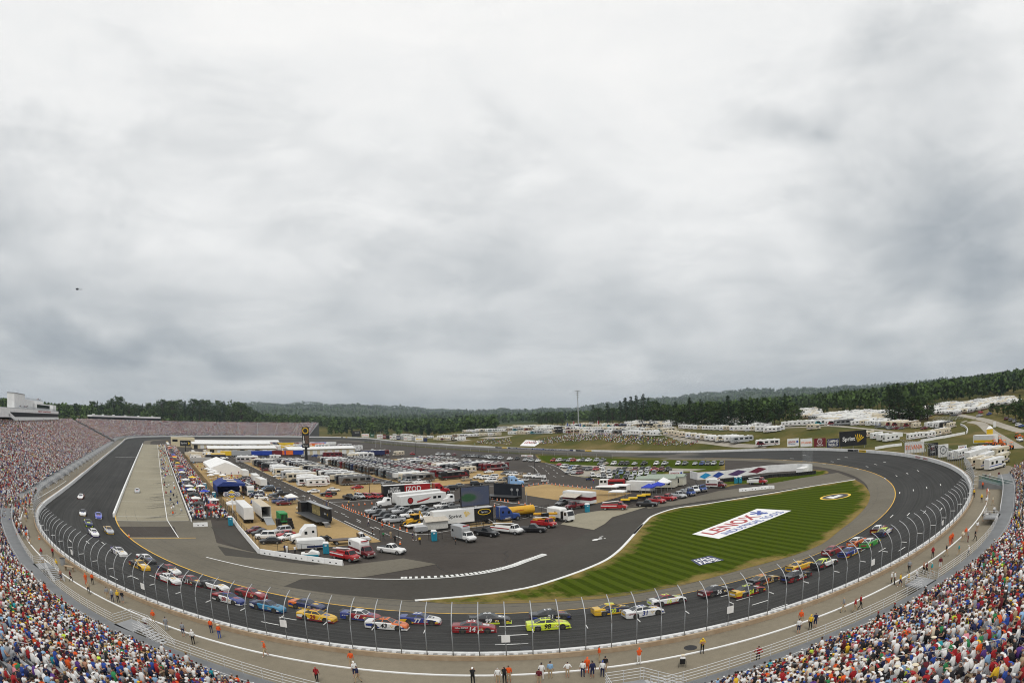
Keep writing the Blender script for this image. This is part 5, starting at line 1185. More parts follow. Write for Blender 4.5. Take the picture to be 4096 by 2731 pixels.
def coach_proto(stripe,roofm):
 L,hw,H = 13.2,1.27,3.55;parts = [('body',rounded(-L/2,L/2,hw,.42,H),[M_PAINT],None)]
 m = MB();m.add([(L/2+.0,-1.0,1.5),(L/2+.0,1.0,1.5),(L/2-.10,1.05,2.9),(L/2-.10,-1.05,2.9),(L/2+.04,-1.0,1.5),(L/2+.04,1.0,1.5),(L/2-.05,1.05,2.95),(L/2-.05,-1.05,2.95)],[(4,5,6,7),(0,1,5,4),(1,2,6,5),(2,3,7,6),(3,0,4,7)]);parts.append(('windshield',m,[mat('coach_windshield',(.10,.16,.18),.06,var=0)],None))
 for s in (1,-1):
  for a,b in ((4.2,5.9),(1.6,3.6),(-1.4,.4),(-4.6,-2.6)): parts.append(('window',win(a,b,hw,1.75,2.7,s),[M_GLASS],None))
  parts.append(('stripe',win(-6.4,5.9,hw,1.15,1.45,s,.008),[stripe],None));mm = MB();mm.add([(-6.4,s*(hw+.02),1.0),(-1.,s*(hw+.02),1.0),(-3.4,s*(hw+.02),2.9),(-5.2,s*(hw+.02),2.9)],[(0,1,2,3) if s < 0 else (3,2,1,0)]);parts.append(('swoosh',mm,[stripe],None))
 m = MB();m.box(-L/2+.4,L/2-.8,-hw+.22,hw-.22,H-.02,H+.035);parts.append(('roof_skin',m,[roofm],None))
 for x in (-4.,0.,3.6): m = MB();m.cbox(x,0,H+.03,1.1,.75,.28);parts.append(('air_conditioner',m,[M_RVW],None))
 m = MB();m.box(-4.2,3.6,hw-.02,hw+.14,H-.35,H-.15);parts.append(('awning_case',m,[M_RVW],None))
 return Proto('motorcoach',parts+box_wheels(L,(4.3,-3.4,-4.6),hw+.01,.5),L)
M_DROOF = mat('dark_roof',(.03,.03,.032),.5,var=.2)
DCOACH = [coach_proto(M_SILVER,M_DROOF),coach_proto(M_RVC,M_DROOF),coach_proto(M_BROWN,M_DROOF),coach_proto(M_MAROON,M_DROOF)]
COACH = [coach_proto(M_SILVER,M_BLACK),coach_proto(M_RVC,M_ROOF),coach_proto(M_MAROON,M_ROOF),coach_proto(mat('teal_stripe',(.02,.20,.24),.4),M_BLACK),coach_proto(M_GREY,M_ROOF)]
def trailer_proto(name,L,H,fifth,stripe,wins=3):
 hw = 1.22;b = rounded(-L/2,L/2,hw,.55,H,.14,nose=.35)
 parts = [('body',b,[M_PAINT],None)]
 if fifth: m = MB();m.box(L/2-.05,L/2+2.2,-hw*.96,hw*.96,1.55,H-.25);parts.append(('gooseneck',m,[M_PAINT],None))
 for s in (1,-1):
  for i in range(wins): x = -L*.36+i*L*.3;parts.append(('window',win(x,x+L*.13,hw,1.6,2.25,s),[M_GLASS],None))
  parts.append(('stripe',win(-L*.45,L*.42,hw,1.0,1.18,s,.006),[stripe],None))
  parts.append(('door',win(L*.30,L*.30+.7,hw,.7,2.5,s,.004),[M_RVW],None))
 m = MB();m.cbox(-L/2-.01,0,1.5,.04,1.0,.6);parts.append(('rear_window',m,[M_GLASS],None))
 for x in (-L*.2,L*.2): m = MB();m.cbox(x,0,H-.02,.95,.7,.26);parts.append(('air_conditioner',m,[M_RVW],None))
 m = MB();m.box(-L*.3,L*.3,hw-.02,hw+.12,H-.35,H-.2);parts.append(('awning_case',m,[M_RVW],None))
 m = MB();m.box(L/2,L/2+1.2,-.08,.08,.45,.58);parts.append(('drawbar',m,[M_BLACK],None))
 return Proto(name,parts+box_wheels(L,(-.5,-1.3),hw-.02,.36,.22),L+1)
TRAIL = [trailer_proto('travel_trailer',8.2,3.1,False,M_MAROON),trailer_proto('travel_trailer',7.4,3.0,False,M_ROYAL),trailer_proto('fifth_wheel_trailer',9.4,3.6,True,M_SILVER),trailer_proto('fifth_wheel_trailer',10,3.7,True,M_MAROON)]
def classc_proto(stripe):
 L,hw = 8.2,1.2;b = rounded(-L/2,L/2-2.2,hw,.55,3.2,.14);parts = [('body',b,[M_PAINT],None)]
 m = rounded(L/2-2.6,L/2-.9,hw*.97,2.0,3.15,.2,nose=.1);parts.append(('overcab',m,[M_PAINT],None))
 c = lower_body([(L/2-2.3,.98,.4,1.15,1.25),(L/2-.9,.98,.4,1.15,1.25),(L/2-.2,.92,.4,1.0,1.1),(L/2,.82,.45,.8,.9)]);parts.append(('cab',c,[M_PAINT],None))
 m = MB();m.add([(L/2-.85,-.85,1.25),(L/2-.85,.85,1.25),(L/2-1.4,.8,2.0),(L/2-1.4,-.8,2.0)],[(0,1,2,3)]);m.add([(L/2-.85,-.86,1.25),(L/2-1.4,-.82,2.),(L/2-2.3,-.86,2.),(L/2-2.3,-.9,1.25)],[(0,1,2,3)]);m.add([(L/2-.85,.86,1.25),(L/2-1.4,.82,2.),(L/2-2.3,.86,2.),(L/2-2.3,.9,1.25)],[(3,2,1,0)]);parts.append(('windshield',m,[M_GLASS],2))
 for s in (1,-1):
  for x in (-3.2,-1.2): parts.append(('window',win(x,x+1.0,hw,1.7,2.4,s),[M_GLASS],None))
  parts.append(('stripe',win(-4,1.8,hw,1.15,1.35,s,.006),[stripe],None))
 m = MB();m.cbox(-1,0,3.18,1,.7,.26);parts.append(('air_conditioner',m,[M_RVW],None))
 return Proto('motorhome',parts+box_wheels(L,(3.0,-1.9),hw-.05,.4,.26),L)
CLASSC = [classc_proto(M_MAROON),classc_proto(M_ROYAL),classc_proto(M_BROWN)]
def tractor_proto(sleeper=True,rear=True):
 """long-nosed lorry tractor, front at +x"""
 hw = 1.2;parts = []
 h = MB();h.loft([[(x,-w,.6),(x,-w,z-.25),(x,-w*.75,z),(x,w*.75,z),(x,w,z-.25),(x,w,.6)] for x,w,z in ((1.2,1.02,2.0),(2.6,.98,1.85),(3.5,.85,1.62),(3.65,.75,1.4))]);parts.append(('hood',h,[M_PAINT],None))
 c = MB();top = 3.85 if sleeper else 2.9
 c.loft([[(x,-hw*k,.7),(x,-hw*k,z),(x,-hw*k*.8,z+.18),(x,hw*k*.8,z+.18),(x,hw*k,z),(x,hw*k,.7)] for x,k,z in (((-1.9,1.,3.55),(.05,1.,3.6),(.75,.97,2.95),(1.15,.95,2.6),(1.5,.92,1.85)) if sleeper else ((-.6,.98,2.6),(.5,.96,2.7),(.9,.94,2.6),(1.35,.9,1.8)))]);parts.append(('cab',c,[M_PAINT],None))
 m = MB();a = (1.17,2.62) if sleeper else (.93,2.55);b = (1.47,2.0) if sleeper else (1.33,1.9);m.add([(b[0]+.03,-.9,b[1]),(b[0]+.03,.9,b[1]),(a[0]+.05,.86,a[1]),(a[0]+.05,-.86,a[1])],[(0,1,2,3)]);parts.append(('windshield',m,[M_GLASS],1))
 for s in (1,-1):
  parts.append(('side_window',win(-.1,.75,hw*.97,1.95,2.6,s,.02),[M_GLASS],1))
  if sleeper: parts.append(('sleeper_window',win(-1.4,-.9,hw,2.2,2.7,s,.02),[M_GLASS],1))
  m = MB();m.cyl((-.6,s*1.0,.75),(.8,s*1.0,.75),.32,n=10);parts.append(('fuel_tank',m,[M_CHROME],None));m = MB();m.cyl((-.55 if not sleeper else -2.05,s*1.1,.9),(-.55 if not sleeper else -2.05,s*1.1,3.7),.07,n=8);parts.append(('exhaust_stack',m,[M_CHROME],None))
  m = MB();m.cbox(3.62,s*.72,1.05,.08,.32,.22);parts.append(('headlight',m,[M_LAMP],None))
 m = MB();m.cbox(3.67,0,.85,.06,.9,.8);parts.append(('grille',m,[M_CHROME],None));m = MB();m.cbox(3.7,0,.5,.25,2.2,.32);parts.append(('bumper',m,[M_CHROME],None))
 m = MB();m.box(-5.2,1.3,-.45,.45,.62,.85);m.cbox(-4.,0,.85,1.2,1.0,.15);parts.append(('chassis',m,[M_BLACK],None))
 return Proto('lorry_tractor',parts+box_wheels(9,(2.9,-3.5,-4.75),1.15,.52,.35),9)
TRACTOR = tractor_proto(True);DAYCAB = tractor_proto(False)
def semi_trailer(p,rz,L,bodym,label,lower=None,open_rear=False,H=4.0,lower_h=.3,name='semi_trailer',roofm=None):
 hw = 1.28;root = empty(name,p,rz,label=label,cat='trailer')
 mb = MB()
 if open_rear:
  mb.box(-L/2,L/2,-hw,-hw+.06,1.1,H);mb.box(-L/2,L/2,hw-.06,hw,1.1,H);mb.box(L/2-.06,L/2,-hw+.06,hw-.06,1.1,H);mb.box(-L/2,L/2,-hw+.06,hw-.06,1.1,1.2);mb.box(-L/2,L/2,-hw+.06,hw-.06,H-.06,H)
 else: mb.box(-L/2,L/2,-hw,hw,1.05,H)
 mb.obj('body',bodym,root)
 if roofm: m = MB();m.box(-L/2+.06,L/2-.06,-hw+.06,hw-.06,H+.002,H+.04);m.obj('roof',roofm,root)
 m = MB();m.box(-L/2+.3,L/2-2.4,-1.0,1.0,.62,1.04);m.obj('chassis',M_BLACK,root)
 if lower:
  for s in (1,-1): win(-L/2+2.8,L/2-2.6,hw,.55,1.5,s,.01).obj('skirt',lower,root)
 for x in (-L/2+1.4,-L/2+2.7):
  for s in (1,-1): wheel_mb(x,s*1.2,.5,.35,.55).obj('wheel',[M_TYRE,M_RIM],root)
 for s in (1,-1): m = MB();m.box(L/2-3.0,L/2-2.85,s*.8-.06,s*.8+.06,.0,1.1);m.obj('landing_leg',M_STEEL,root)
 if not open_rear:
  for s in (1,-1): m = MB();m.box(-L/2-.03,-L/2-.004,s*.64-.6,s*.64+.6,1.15,H-.12);m.obj('rear_door',bodym,root)
 return root
# ------------------------------------------------------------------ colours and helpers for rows
PC = {'white': (.76,.76,.75),'silver': (.45,.46,.47),'grey': (.16,.165,.17),'black': (.012,.012,.014),'red': (.36,.015,.018),'maroon': (.14,.012,.016),'blue': (.03,.07,.25),'tan': (.38,.31,.22),'green': (.03,.10,.06),'cream': (.62,.55,.42),'brown': (.07,.05,.035),'dark blue': (.012,.02,.07),'light blue': (.14,.22,.34),'yellow': (.70,.42,.02),'orange': (.75,.14,.015)}
KIND = {'s': (SEDAN,'saloon car','car'),'u': (SUV,'sport utility car','car'),'v': (VAN,'minivan','van'),'p': (PICKUP,'pickup truck','pickup truck')}
def heading(c,fx,fy,rx,ry,z=0.):
 a,b = S(c,fx,fy,z),S(c,rx,ry,z);return math.atan2(a.y-b.y,a.x-b.x)
def car(kind,colr,p,rz,label,group=None,**k):
 pr,n,cat = KIND[kind];return pr.spawn(p,rz,PC[colr],label,cat,group,**k)
CCOL = ['silver','silver','white','white','grey','grey','black','black','red','maroon','blue','tan','dark blue','light blue']
USED = {}
def uniq(label):
 USED[label] = USED.get(label,0)+1;return label
def place2(kind,colr,c,xf,yf,xr,yr,label,group=None,rz=None,proto=None,cat=None,**k):
 """vehicle between picture points of its front and rear on the ground"""
 a,b = S(c,xf,yf,0.),S(c,xr,yr,0.);m = (a+b)/2;r = math.atan2(a.y-b.y,a.x-b.x) if rz is None else rz
 if proto: return proto.spawn(m,r,PC[colr] if isinstance(colr,str) else colr,label,cat,group,**k)
 return car(kind,colr,m,r,label,group,**k)
# ------------------------------------------------------------------ the race
RC = {'w': (.78,.78,.77),'k': (.012,.012,.014),'r': (.27,.010,.013),'b': (.016,.038,.22),'n': (.012,.022,.09),'y': (.74,.44,.015),'o': (.70,.15,.015),'g': (.05,.36,.05),'s': (.42,.43,.45),'p': (.07,.03,.22),'l': (.70,.82,.05),'t': (.02,.20,.36),'d': (.45,.30,.10),'m': (.12,.012,.018),'v': (.12,.14,.50)}
RM = {k: mat('race_paint_'+k,c,.25,var=.05,spec=.5,coat=.4) for k,c in RC.items()}
M_RIMK = mat('race_rim',(.05,.045,.03),.5,var=.1);M_YRING = mat('tyre_lettering',(.55,.42,.05),.6,var=0)
ST = [(-2.5,.84,.30,.80,.93),(-2.42,.94,.20,.88,.985),(-1.9,.97,.16,.90,1.0),(-1.1,.975,.14,.89,.985),(-.2,.965,.13,.86,.96),(.8,.97,.13,.82,.92),(1.5,.985,.13,.76,.86),(2.1,.95,.13,.64,.74),(2.4,.86,.13,.52,.61),(2.52,.66,.15,.42,.48)]
GL_RACE = mat('race_glass',(.035,.04,.045),.12,var=0)
def race_parts(sc):
 body = MB();rg = [[(x,-w*.97,b),(x,-w,b+.22),(x,-w*.99,sh),(x,-w*.82,t),(x,0,t+.02),(x,w*.82,t),(x,w*.99,sh),(x,w,b+.22),(x,w*.97,b)] for x,w,b,sh,t in ST]
 for i in range(len(ST)-1):
  xm = (ST[i][0]+ST[i+1][0])/2;a,b = rg[i],rg[i+1]
  for j in range(9):
   k = (j+1) % 9
   if j in (0,7,8): m = 1
   elif j in (1,6): m = 3 if xm < -1.1 else (2 if xm > 1.9 else 0)
   elif j in (2,5): m = 3 if xm < -1.1 else (2 if xm > .8 else 0)
   else: m = 2 if xm > .5 else 3
   body.add([a[j],a[k],b[k],b[j]],[(0,1,2,3)],m)
 body.add(rg[0],[tuple(range(8,-1,-1))],3);body.add(rg[-1],[tuple(range(9))],2)
 cb,ws,rw,sd = cabin(.98,.22,-.78,-1.75,.93,1.31,.80,.60)
 arch = [MB().cyl((x,s*.93,.36),(x,s*.988,.36),.40,n=14) for x in (1.55,-1.25) for s in (1,-1)]
 sp = MB();sp.add([(-2.44,-.80,.98),(-2.44,.80,.98),(-2.56,.80,1.13),(-2.56,-.80,1.13),(-2.47,-.80,.98),(-2.47,.80,.98),(-2.59,.80,1.13),(-2.59,-.80,1.13)],[(0,1,2,3),(7,6,5,4),(0,4,5,1),(2,6,7,3),(1,5,6,2),(0,3,7,4)])
 spl = MB();spl.box(2.30,2.60,-.78,.78,.09,.13)
 return body,cb,ws,rw,sd,arch,sp,spl
def race_wheel():
 out = []
 for x in (1.55,-1.25):
  for s in (1,-1):
   mb = MB();mb.cyl((x,s*.70,.345),(x,s*.995,.345),.345,n=18,m=0);mb.cyl((x,s*.995,.345),(x,s*1.0,.345),.285,n=14,m=1);mb.cyl((x,s*1.0,.345),(x,s*1.006,.345),.20,n=10,m=2);out.append(mb.mesh('wheel',[M_TYRE,M_YRING if False else M_TYRE,M_RIMK]))
 return out
WHL = race_wheel();_bd = race_parts(None)
SHAPE = {}
def race_shape(key,mb,mats,nm):
 k = (nm,key)
 if k not in SHAPE: SHAPE[k] = mb.mesh(nm,mats)
 return SHAPE[k]
def racecar(c,x,y,num,side,lower,hood,rear,roof,numc,label,texts=(),roofc=None,on_pit=False,dz=None):
 p = S(c,x,y)
 t = Vector((*tangent(p.x,p.y),0)) if not on_pit else Vector((0,-1,0))
 e = .8;q0,q1 = p+t*e,p-t*e;fw = Vector((q0.x-q1.x,q0.y-q1.y,gz(q0.x,q0.y)-gz(q1.x,q1.y))).normalized();l = Vector((-t.y,t.x,0));a,b = p+l*e,p-l*e;lf = Vector((a.x-b.x,a.y-b.y,gz(a.x,a.y)-gz(b.x,b.y))).normalized();up = fw.cross(lf).normalized();lf = up.cross(fw)
 root = empty('stock_car',p,0,label=label,cat='race car',group='stock cars racing round the track')
 M_ = Matrix((fw,lf,up)).transposed().to_4x4();M_.translation = p+Vector((0,0,.012));root.matrix_world = M_
 body,cb,ws,rw,sd,arch,sp,spl = _bd
 newobj('body',race_shape(side+lower+hood+rear,body,[RM[side],RM[lower],RM[hood],RM[rear]],'body'),root)
 ro = newobj('roof',race_shape(roof,cb,[RM[roof]],'roof'),root)
 for nm,mb in (('windshield',ws),('rear_window',rw)): newobj(nm,race_shape('',mb,[GL_RACE],nm),ro)
 for i,mb in enumerate(sd): newobj('side_window',race_shape(str(i),mb,[GL_RACE],'side_window'),ro)
 for i,a_ in enumerate(arch): newobj('wheel_arch',race_shape(str(i),a_,[M_BLACK],'wheel_arch'),root)
 newobj('spoiler',race_shape('k',sp,[RM['k']],'spoiler'),root);newobj('front_splitter',race_shape(lower,spl,[RM[lower]],'front_splitter'),root)
 for m in WHL: newobj('wheel',m,root)
 if num:
  for s in (-1,1): lettering(num,RM[numc],root,(-.12,s*.985,.60),0 if s < 0 else math.pi,height=.60,bold=.045,shear=.15,name='door_number',depth=.012)
  lettering(num,RM[roofc or numc],ro,(-.28,0,1.375),math.pi,height=.78,bold=.035,tilt=-math.pi/2,name='roof_number',depth=.012)
 for tx,col,px_,pz,w,h in texts:
  for s in (-1,1): lettering(tx,RM[col],root,(px_,s*.99,pz),0 if s < 0 else math.pi,height=h,width=w,bold=.02,name='sponsor_lettering',depth=.012)
 # painted flashes and sponsor panels
 rnd = random.Random(label);c1,c2 = rnd.sample([k for k in ('w','k','r','b','y',numc) if k not in (side,hood)],2)
 zt = lambda x_: float(np.interp(x_,[q[0] for q in ST],[q[4] for q in ST]))+.032
 mb = MB();mb.add([(1.05,-.42,zt(1.05)),(1.75,-.34,zt(1.75)),(1.75,.34,zt(1.75)),(1.05,.42,zt(1.05))],[(0,1,2,3)]);mb.obj('hood_decal',RM[c1],root)
 for s in (-1,1):
  k = rnd.uniform(-.3,.3);P_ = [(-2.35,.72),(-1.75+k,.80),(-.75+k,.34),(-1.0+k,.24),(-1.7,.40),(-2.3,.48)];mb = MB();mb.add([(a,s*.988,b) for a,b in P_],[tuple(range(6)) if s < 0 else tuple(range(5,-1,-1))]);mb.obj('side_flash',RM[c2],root) if not texts else None
  mb = MB();mb.box(1.95,2.3,s*.955-.012 if s > 0 else s*.955-.012,s*.955+.012,.34,.50);mb.obj('nose_decal',RM[c2],root)
 mb = MB();mb.box(-2.535,-2.515,-.55,.55,.52,.74);mb.obj('tail_decal',RM[c1],root)
 # small contingency stickers behind the front wheel and on the nose
 stk = MB()
 for i in range(6): stk.box(.62+.16*(i % 3),.74+.16*(i % 3),-.992,-.984,.42+.16*(i//3),.53+.16*(i//3),i % 2)
 newobj('sticker',race_shape('stk',stk,[RM['w'],RM['y']],'sticker'),root)['kind'] = 'stuff'
 return root
def race():
 R = racecar
 R('1',745,1130,'','r','r','w','r','w','w','white hooded red stock car alone on the front straight, furthest back')
 R('1',762,1282,'','k','d','w','k','k','w','black and gold stock car second furthest back on the front straight')
 R('1',905,1308,'','v','w','v','v','v','w','violet blue stock car beside the black and gold one')
 R('1',812,1378,'','p','l','n','l','k','l','dark purple stock car with lime green trim entering the turn')
 R('1',860,1468,'','w','p','w','p','w','p','white and purple stock car low in the turn entry group')
 R('1',998,1444,'','s','y','s','d','d','k','silver stock car with yellow nose trim by the yellow line')
 R('5',1095,388,'11','w','w','w','p','w','p','white and purple stock car with purple hood mark, alone ahead of the pack')
 R('5',1285,512,'','k','y','y','k','y','y','black and yellow stock car side by side with a black car')
 R('5',1345,455,'','k','k','k','w','w','o','black stock car with white and orange marks by the yellow line')
 R('5',1548,640,'','w','r','w','r','w','b','white stock car with red and blue flashes behind a post')
 R('5',1560,556,'','k','r','w','k','r','w','black stock car with a red roof beside the white and red one')
 R('5',1765,662,'11','k','r','k','m','r','w','black stock car with red skirt and white 11 on the door')
 R('5',1975,705,'','w','r','w','k','k','r','white stock car with black roof half hidden behind the blue hooded one')
 R('5',2105,825,'88','w','w','b','r','b','r','white stock car number 88 with blue hood')
 R('5',2310,778,'','r','r','r','r','r','w','plain red stock car partly behind the dark blue number 1')
 R('6',112,898,'1','t','n','t','n','n','w','dark blue stock car number 1 with pale nose')
 R('6',470,885,'','n','y','n','o','n','w','navy stock car with orange tail, half hidden by the yellow 29')
 R('6',562,990,'29','y','r','y','y','y','r','yellow and red stock car number 29')
 R('6',965,985,'47','r','b','r','b','w','w','red and blue stock car number 47',[('JTG','w',-1.75,.62,.9,.16)])
 R('6',1205,1066,'43','w','w','o','w','o','k','orange and white stock car number 43')
 R('6',1510,1020,'77','b','r','w','b','b','w','blue stock car number 77 with white hood')
 R('6',2005,1098,'14','r','r','r','r','r','w','dark red stock car number 14',[('Office DEPOT','w',-1.35,.78,1.5,.17)])
 R('6',2150,1020,'99','k','l','k','k','k','w','black stock car number 99 with lime green skirt',[('Aflac','w',-1.9,.75,.8,.22)])
 R('7',352,985,'21','k','k','k','k','k','w','plain black stock car hidden behind the lime yellow 98')
 R('7',330,1070,'98','l','l','l','l','l','k','lime yellow stock car number 98',[('MENARDS','w',-1.5,.76,1.3,.17)])
 R('7',918,928,'00','n','y','k','y','y','l','black and yellow stock car number 00',[("Aaron's",'w',-1.25,.72,1.,.2)],roofc='l')
 R('7',1205,950,'31','w','w','w','w','w','b','white stock car number 31 with blue numerals',[('LENOX','r',-1.75,.70,.85,.17)])
 R('7',1425,842,'16','w','m','w','w','r','l','white and dark red stock car number 16')
 R('7',1875,758,'36','k','k','k','m','k','w','black stock car number 36')
 R('7',2165,758,'24','k','r','r','y','k','l','flame red and yellow stock car number 24',[('DUPONT','w',-1.1,.78,1.,.16)])
 R('7',2310,655,'33','k','d','d','k','d','o','black and bronze stock car between the 24 and the 39')
 R('8',262,618,'39','k','r','k','k','k','w','black stock car number 39 with red skirt')
 R('8',295,525,'','y','o','y','y','y','r','yellow stock car beside the black 39')
 R('8',518,502,'','w','k','w','k','l','l','white and black stock car with a lime roof')
 R('8',602,378,'','r','r','r','r','r','w','red stock car leading the two blue and green cars')
 R('8',752,396,'2','b','y','w','b','b','w','blue stock car with yellow tail trim')
 R('8',822,298,'','o','o','o','o','w','k','orange stock car beside the bright green one')
 R('8',940,308,'','g','g','g','g','w','w','bright green stock car')
 R('8',1018,182,'','r','r','r','m','w','w','red stock car at the head of the pack by the yellow line')
 R('8',1070,208,'','w','n','p','n','l','w','white and purple stock car at the head of the pack')
 R('1',1262,1075,'','s','w','s','s','w','k','silver pace car driving alone down pit road',on_pit=True)
race()
# ------------------------------------------------------------------ infield campers and cars, set out square to pit road
RVN = [0]
def camper(p,rz,label,group,coach=.6,dark=.5):
 RVN[0] += 1
 q = random.random()
 if q < coach:
  dk = random.random() < dark;colr = random.choice(['black','black','black','brown','grey','maroon','dark blue'] if dk else ['white','cream','white','tan','silver']);pr = random.choice(DCOACH if dk else COACH[1:]);n = 'motorcoach'
 elif q < coach+.28: colr = random.choice(['white','white','white','cream']);pr = random.choice(TRAIL);n = 'white caravan trailer' if False else 'caravan trailer'
 else: colr = random.choice(['white','white','cream']);pr = random.choice(CLASSC);n = 'cab-over motorhome'
 return pr.spawn(p,rz+random.uniform(-.025,.025),PC[colr],'%s %s %s' % (colr,n,label),'camper',group)
def blocks():
 # block between the two infield roads
 for i in range(26):
  y = -186+i*4.6
  if y > -66: break
  if i == 0: continue
  camper((-49.2,y,0),math.pi,'in the west rows, roadside column, %s row back' % ordn(i),'campers in the west infield rows',.35,.25 if i < 10 else .7)
  camper((-33.2,y+random.uniform(-.4,.4),0),math.pi if random.random() < .7 else 0,'in the west rows, inner column, %s row back' % ordn(i),'campers in the west infield rows',.75,.8)
  if random.random() < .9: car(random.choice('supv'),(k := random.choice(CCOL+['black','black','grey'])),(-24.0,y+.6,0),random.choice([0,math.pi]),'%s vehicle at the inner road end of the %s west row' % (k,ordn(i)),'cars among the west infield rows')
 for j,(x,ph) in enumerate(((-7.6,0),(8.2,1.2),(26.0,.5),(41.5,2.))):
  i = 0;y = -186.5+ph*0
  while y < (-66 if j < 2 else -96):
   if not (j >= 2 and y < -170) and random.random() < .93:
    camper((x+random.uniform(-.5,.5),y,0),math.pi,'in the coach park, %s column, %s row back' % (ordn(j+1),ordn(i+1)),'campers in the coach park',.92,.9)
   y += 4.5;i += 1
 for i in range(14):
  y = -180+i*8.2;car(random.choice('supv'),(k := random.choice(CCOL)),(17.2+random.uniform(-.3,.3),y,0),R_(90),'%s vehicle squeezed between the coach columns, %s from the front' % (k,ordn(i+1)),'cars between the coach columns')
 # front of the coach park, by the sand
 for n,(k,cl,c,x,y) in enumerate([('u','silver','c',590,1000),('p','white','c',830,1005),('s','silver','c',970,1035),('u','tan','c',1730,950),('u','black','c',1905,1040),('v','black','c',1430,1120),('s','grey','c',1570,1070),('p','white','c',1960,910),('u','white','c',2060,925),('u','white','c',2220,905),('s','white','c',2180,970),('s','white','c',2140,805),('u','grey','c',220,1035),('s','grey','c',70,1010),('u','grey','c',540,975)]):
  car(k,cl,S(c,x,y,0.),R_(180+random.uniform(-14,14)) if n not in (3,4,13) else R_(-20),'%s %s on sand before the coach park, %s' % (cl,KIND[k][1],ordn(n+1)),'cars on the sand before the coach park')
 # front of the west rows
 for n,(k,cl,c,x,y,h) in enumerate([('s','white','b',1340,1150,0),('s','white','b',960,1180,180),('p','black','b',1240,1230,180),('s','red','b',1780,1100,180),('p','black','b',1640,1300,-75),('u','silver','b',1830,1280,-80),('v','red','b',1980,1280,-80),('v','red','b',2140,1280,-80),('s','red','b',2220,1260,-80),('s','tan','b',420,940,180),('s','white','b',290,890,180),('s','black','b',590,980,180),('s','white','b',420,880,180),('s','red','b',30,740,180),('s','maroon','b',60,770,180)]):
  car(k,cl,S(c,x,y,0.),R_(h),'%s %s by the front of the west rows, %s' % (cl,KIND[k][1],ordn(n+1)),'cars by the front of the west rows')
 # car park rows on the grass
 def carrow(name,c,pts,hd,kinds='suvp',cols=None):
  for n,q in enumerate(pts):
   k = random.choice(kinds);cl = cols[n] if cols else random.choice(CCOL)
   car(k,cl,S(c,q[0],q[1],0.),hd+random.uniform(-.06,.06),'%s %s, %s in %s' % (cl,KIND[k][1],ordn(n+1),name),'cars in the grass car park')
 h1 = heading('e',590,770,740,715);h2 = heading('e',180,922,260,850)
 carrow('the far row of the grass car park','e',[(x,655) for x in (20,110,260,400,500,650,830,1060,1220,1470,1600,1790,1920,2030,2140,2290)],h1,cols=['grey','tan','white','black','black','silver','black','white','silver','white','grey','silver','blue','grey','silver','grey'])
 carrow('the far left row of the grass car park','d',[(x,590) for x in (1250,1340,1450,1540,1620,1720,1800,1900,2050,2170)],h1,cols=['red','white','black','silver','red','white','grey','white','silver','grey'])
 carrow('the middle row of the grass car park','e',[(x,768) for x in (350,460,545,660,790,900,1020,1155,1285)],h1,cols=['black','black','tan','maroon','black','silver','red','maroon','black'])
 carrow('the lane-side row left of the gravel','d',[(1350,670),(1430,705),(1500,715),(1580,730),(1660,730),(1730,735),(1830,745),(1920,755),(2040,760),(2150,725)],h1,cols=['red','white','silver','light blue','white','brown','black','grey','red','white'])
 carrow('the short row at the gravel corner','d',[(1530,815),(1640,825),(1730,830)],h1,cols=['silver','silver','maroon'])
 carrow('the front row of the grass car park','e',[(60,900),(190,912),(320,918),(480,918),(590,930),(725,932),(862,932),(1005,925)],h2,'vus',cols=['grey','white','black','black','silver','silver','red','grey'])
 carrow('the second row of the grass car park','e',[(60,800),(170,812),(270,822),(395,830),(520,850),(650,850),(765,842),(880,838),(1015,832)],h2,'vus',cols=['white','silver','grey','light blue','grey','silver','white','silver','grey'])
 carrow('the row left of the front row by the lane','d',[(1980,878),(2090,888),(2190,905)],h2+.3,'vus',cols=['white','white','grey'])
 carrow('the dark row beyond the coaches','c',[(1660+i*62,500+i*3) for i in range(12)],h1+.2,'su',cols=['grey','black','grey','silver','grey','black','grey','silver','white','grey','black','silver'])
 carrow('the four by the back straight fence','c',[(1180,468),(1270,472),(1380,475),(1490,480)],h1+.3,'v',cols=['white','silver','white','maroon'])
 carrow('the row by the black lamp post','d',[(50,540),(140,545),(250,550),(420,560),(560,555),(720,580),(830,590),(950,600)],h1+.2,'ps',cols=['silver','grey','silver','white','black','silver','silver','white'])
 carrow('the cluster by the sand kerb','d',[(350,840),(450,855),(540,865),(640,880),(790,885),(960,900)],R_(150),'pvp',cols=['grey','white','white','tan','white','white'])
 carrow('the cluster behind the coloured lorry','d',[(80,930),(60,985),(240,1000),(330,960),(560,975)],R_(160),'us',cols=['white','white','tan','black','white'])
blocks()
def fleet():
 pts = [('g',200,400),('g',260,440),('g',330,480),('g',400,520),('g',495,545),('g',560,375),('g',620,405),('g',690,430),('g',760,470),('g',960,380),('g',1010,405),('g',1080,430),('g',1060,500),('g',1270,320),('g',1400,335),('g',1300,380)]
 cols = ['silver','black','black','black','silver','grey','silver','black','white','silver','black','grey','white','white','grey','black']
 for n,(q,cl) in enumerate(zip(pts,cols)): car('p',cl,S(*q,z=0.),R_(172),'%s fleet pickup parked behind the backhoe, %s in the pack' % (cl,ordn(n+1)),'fleet pickups in the paved lot')
fleet()
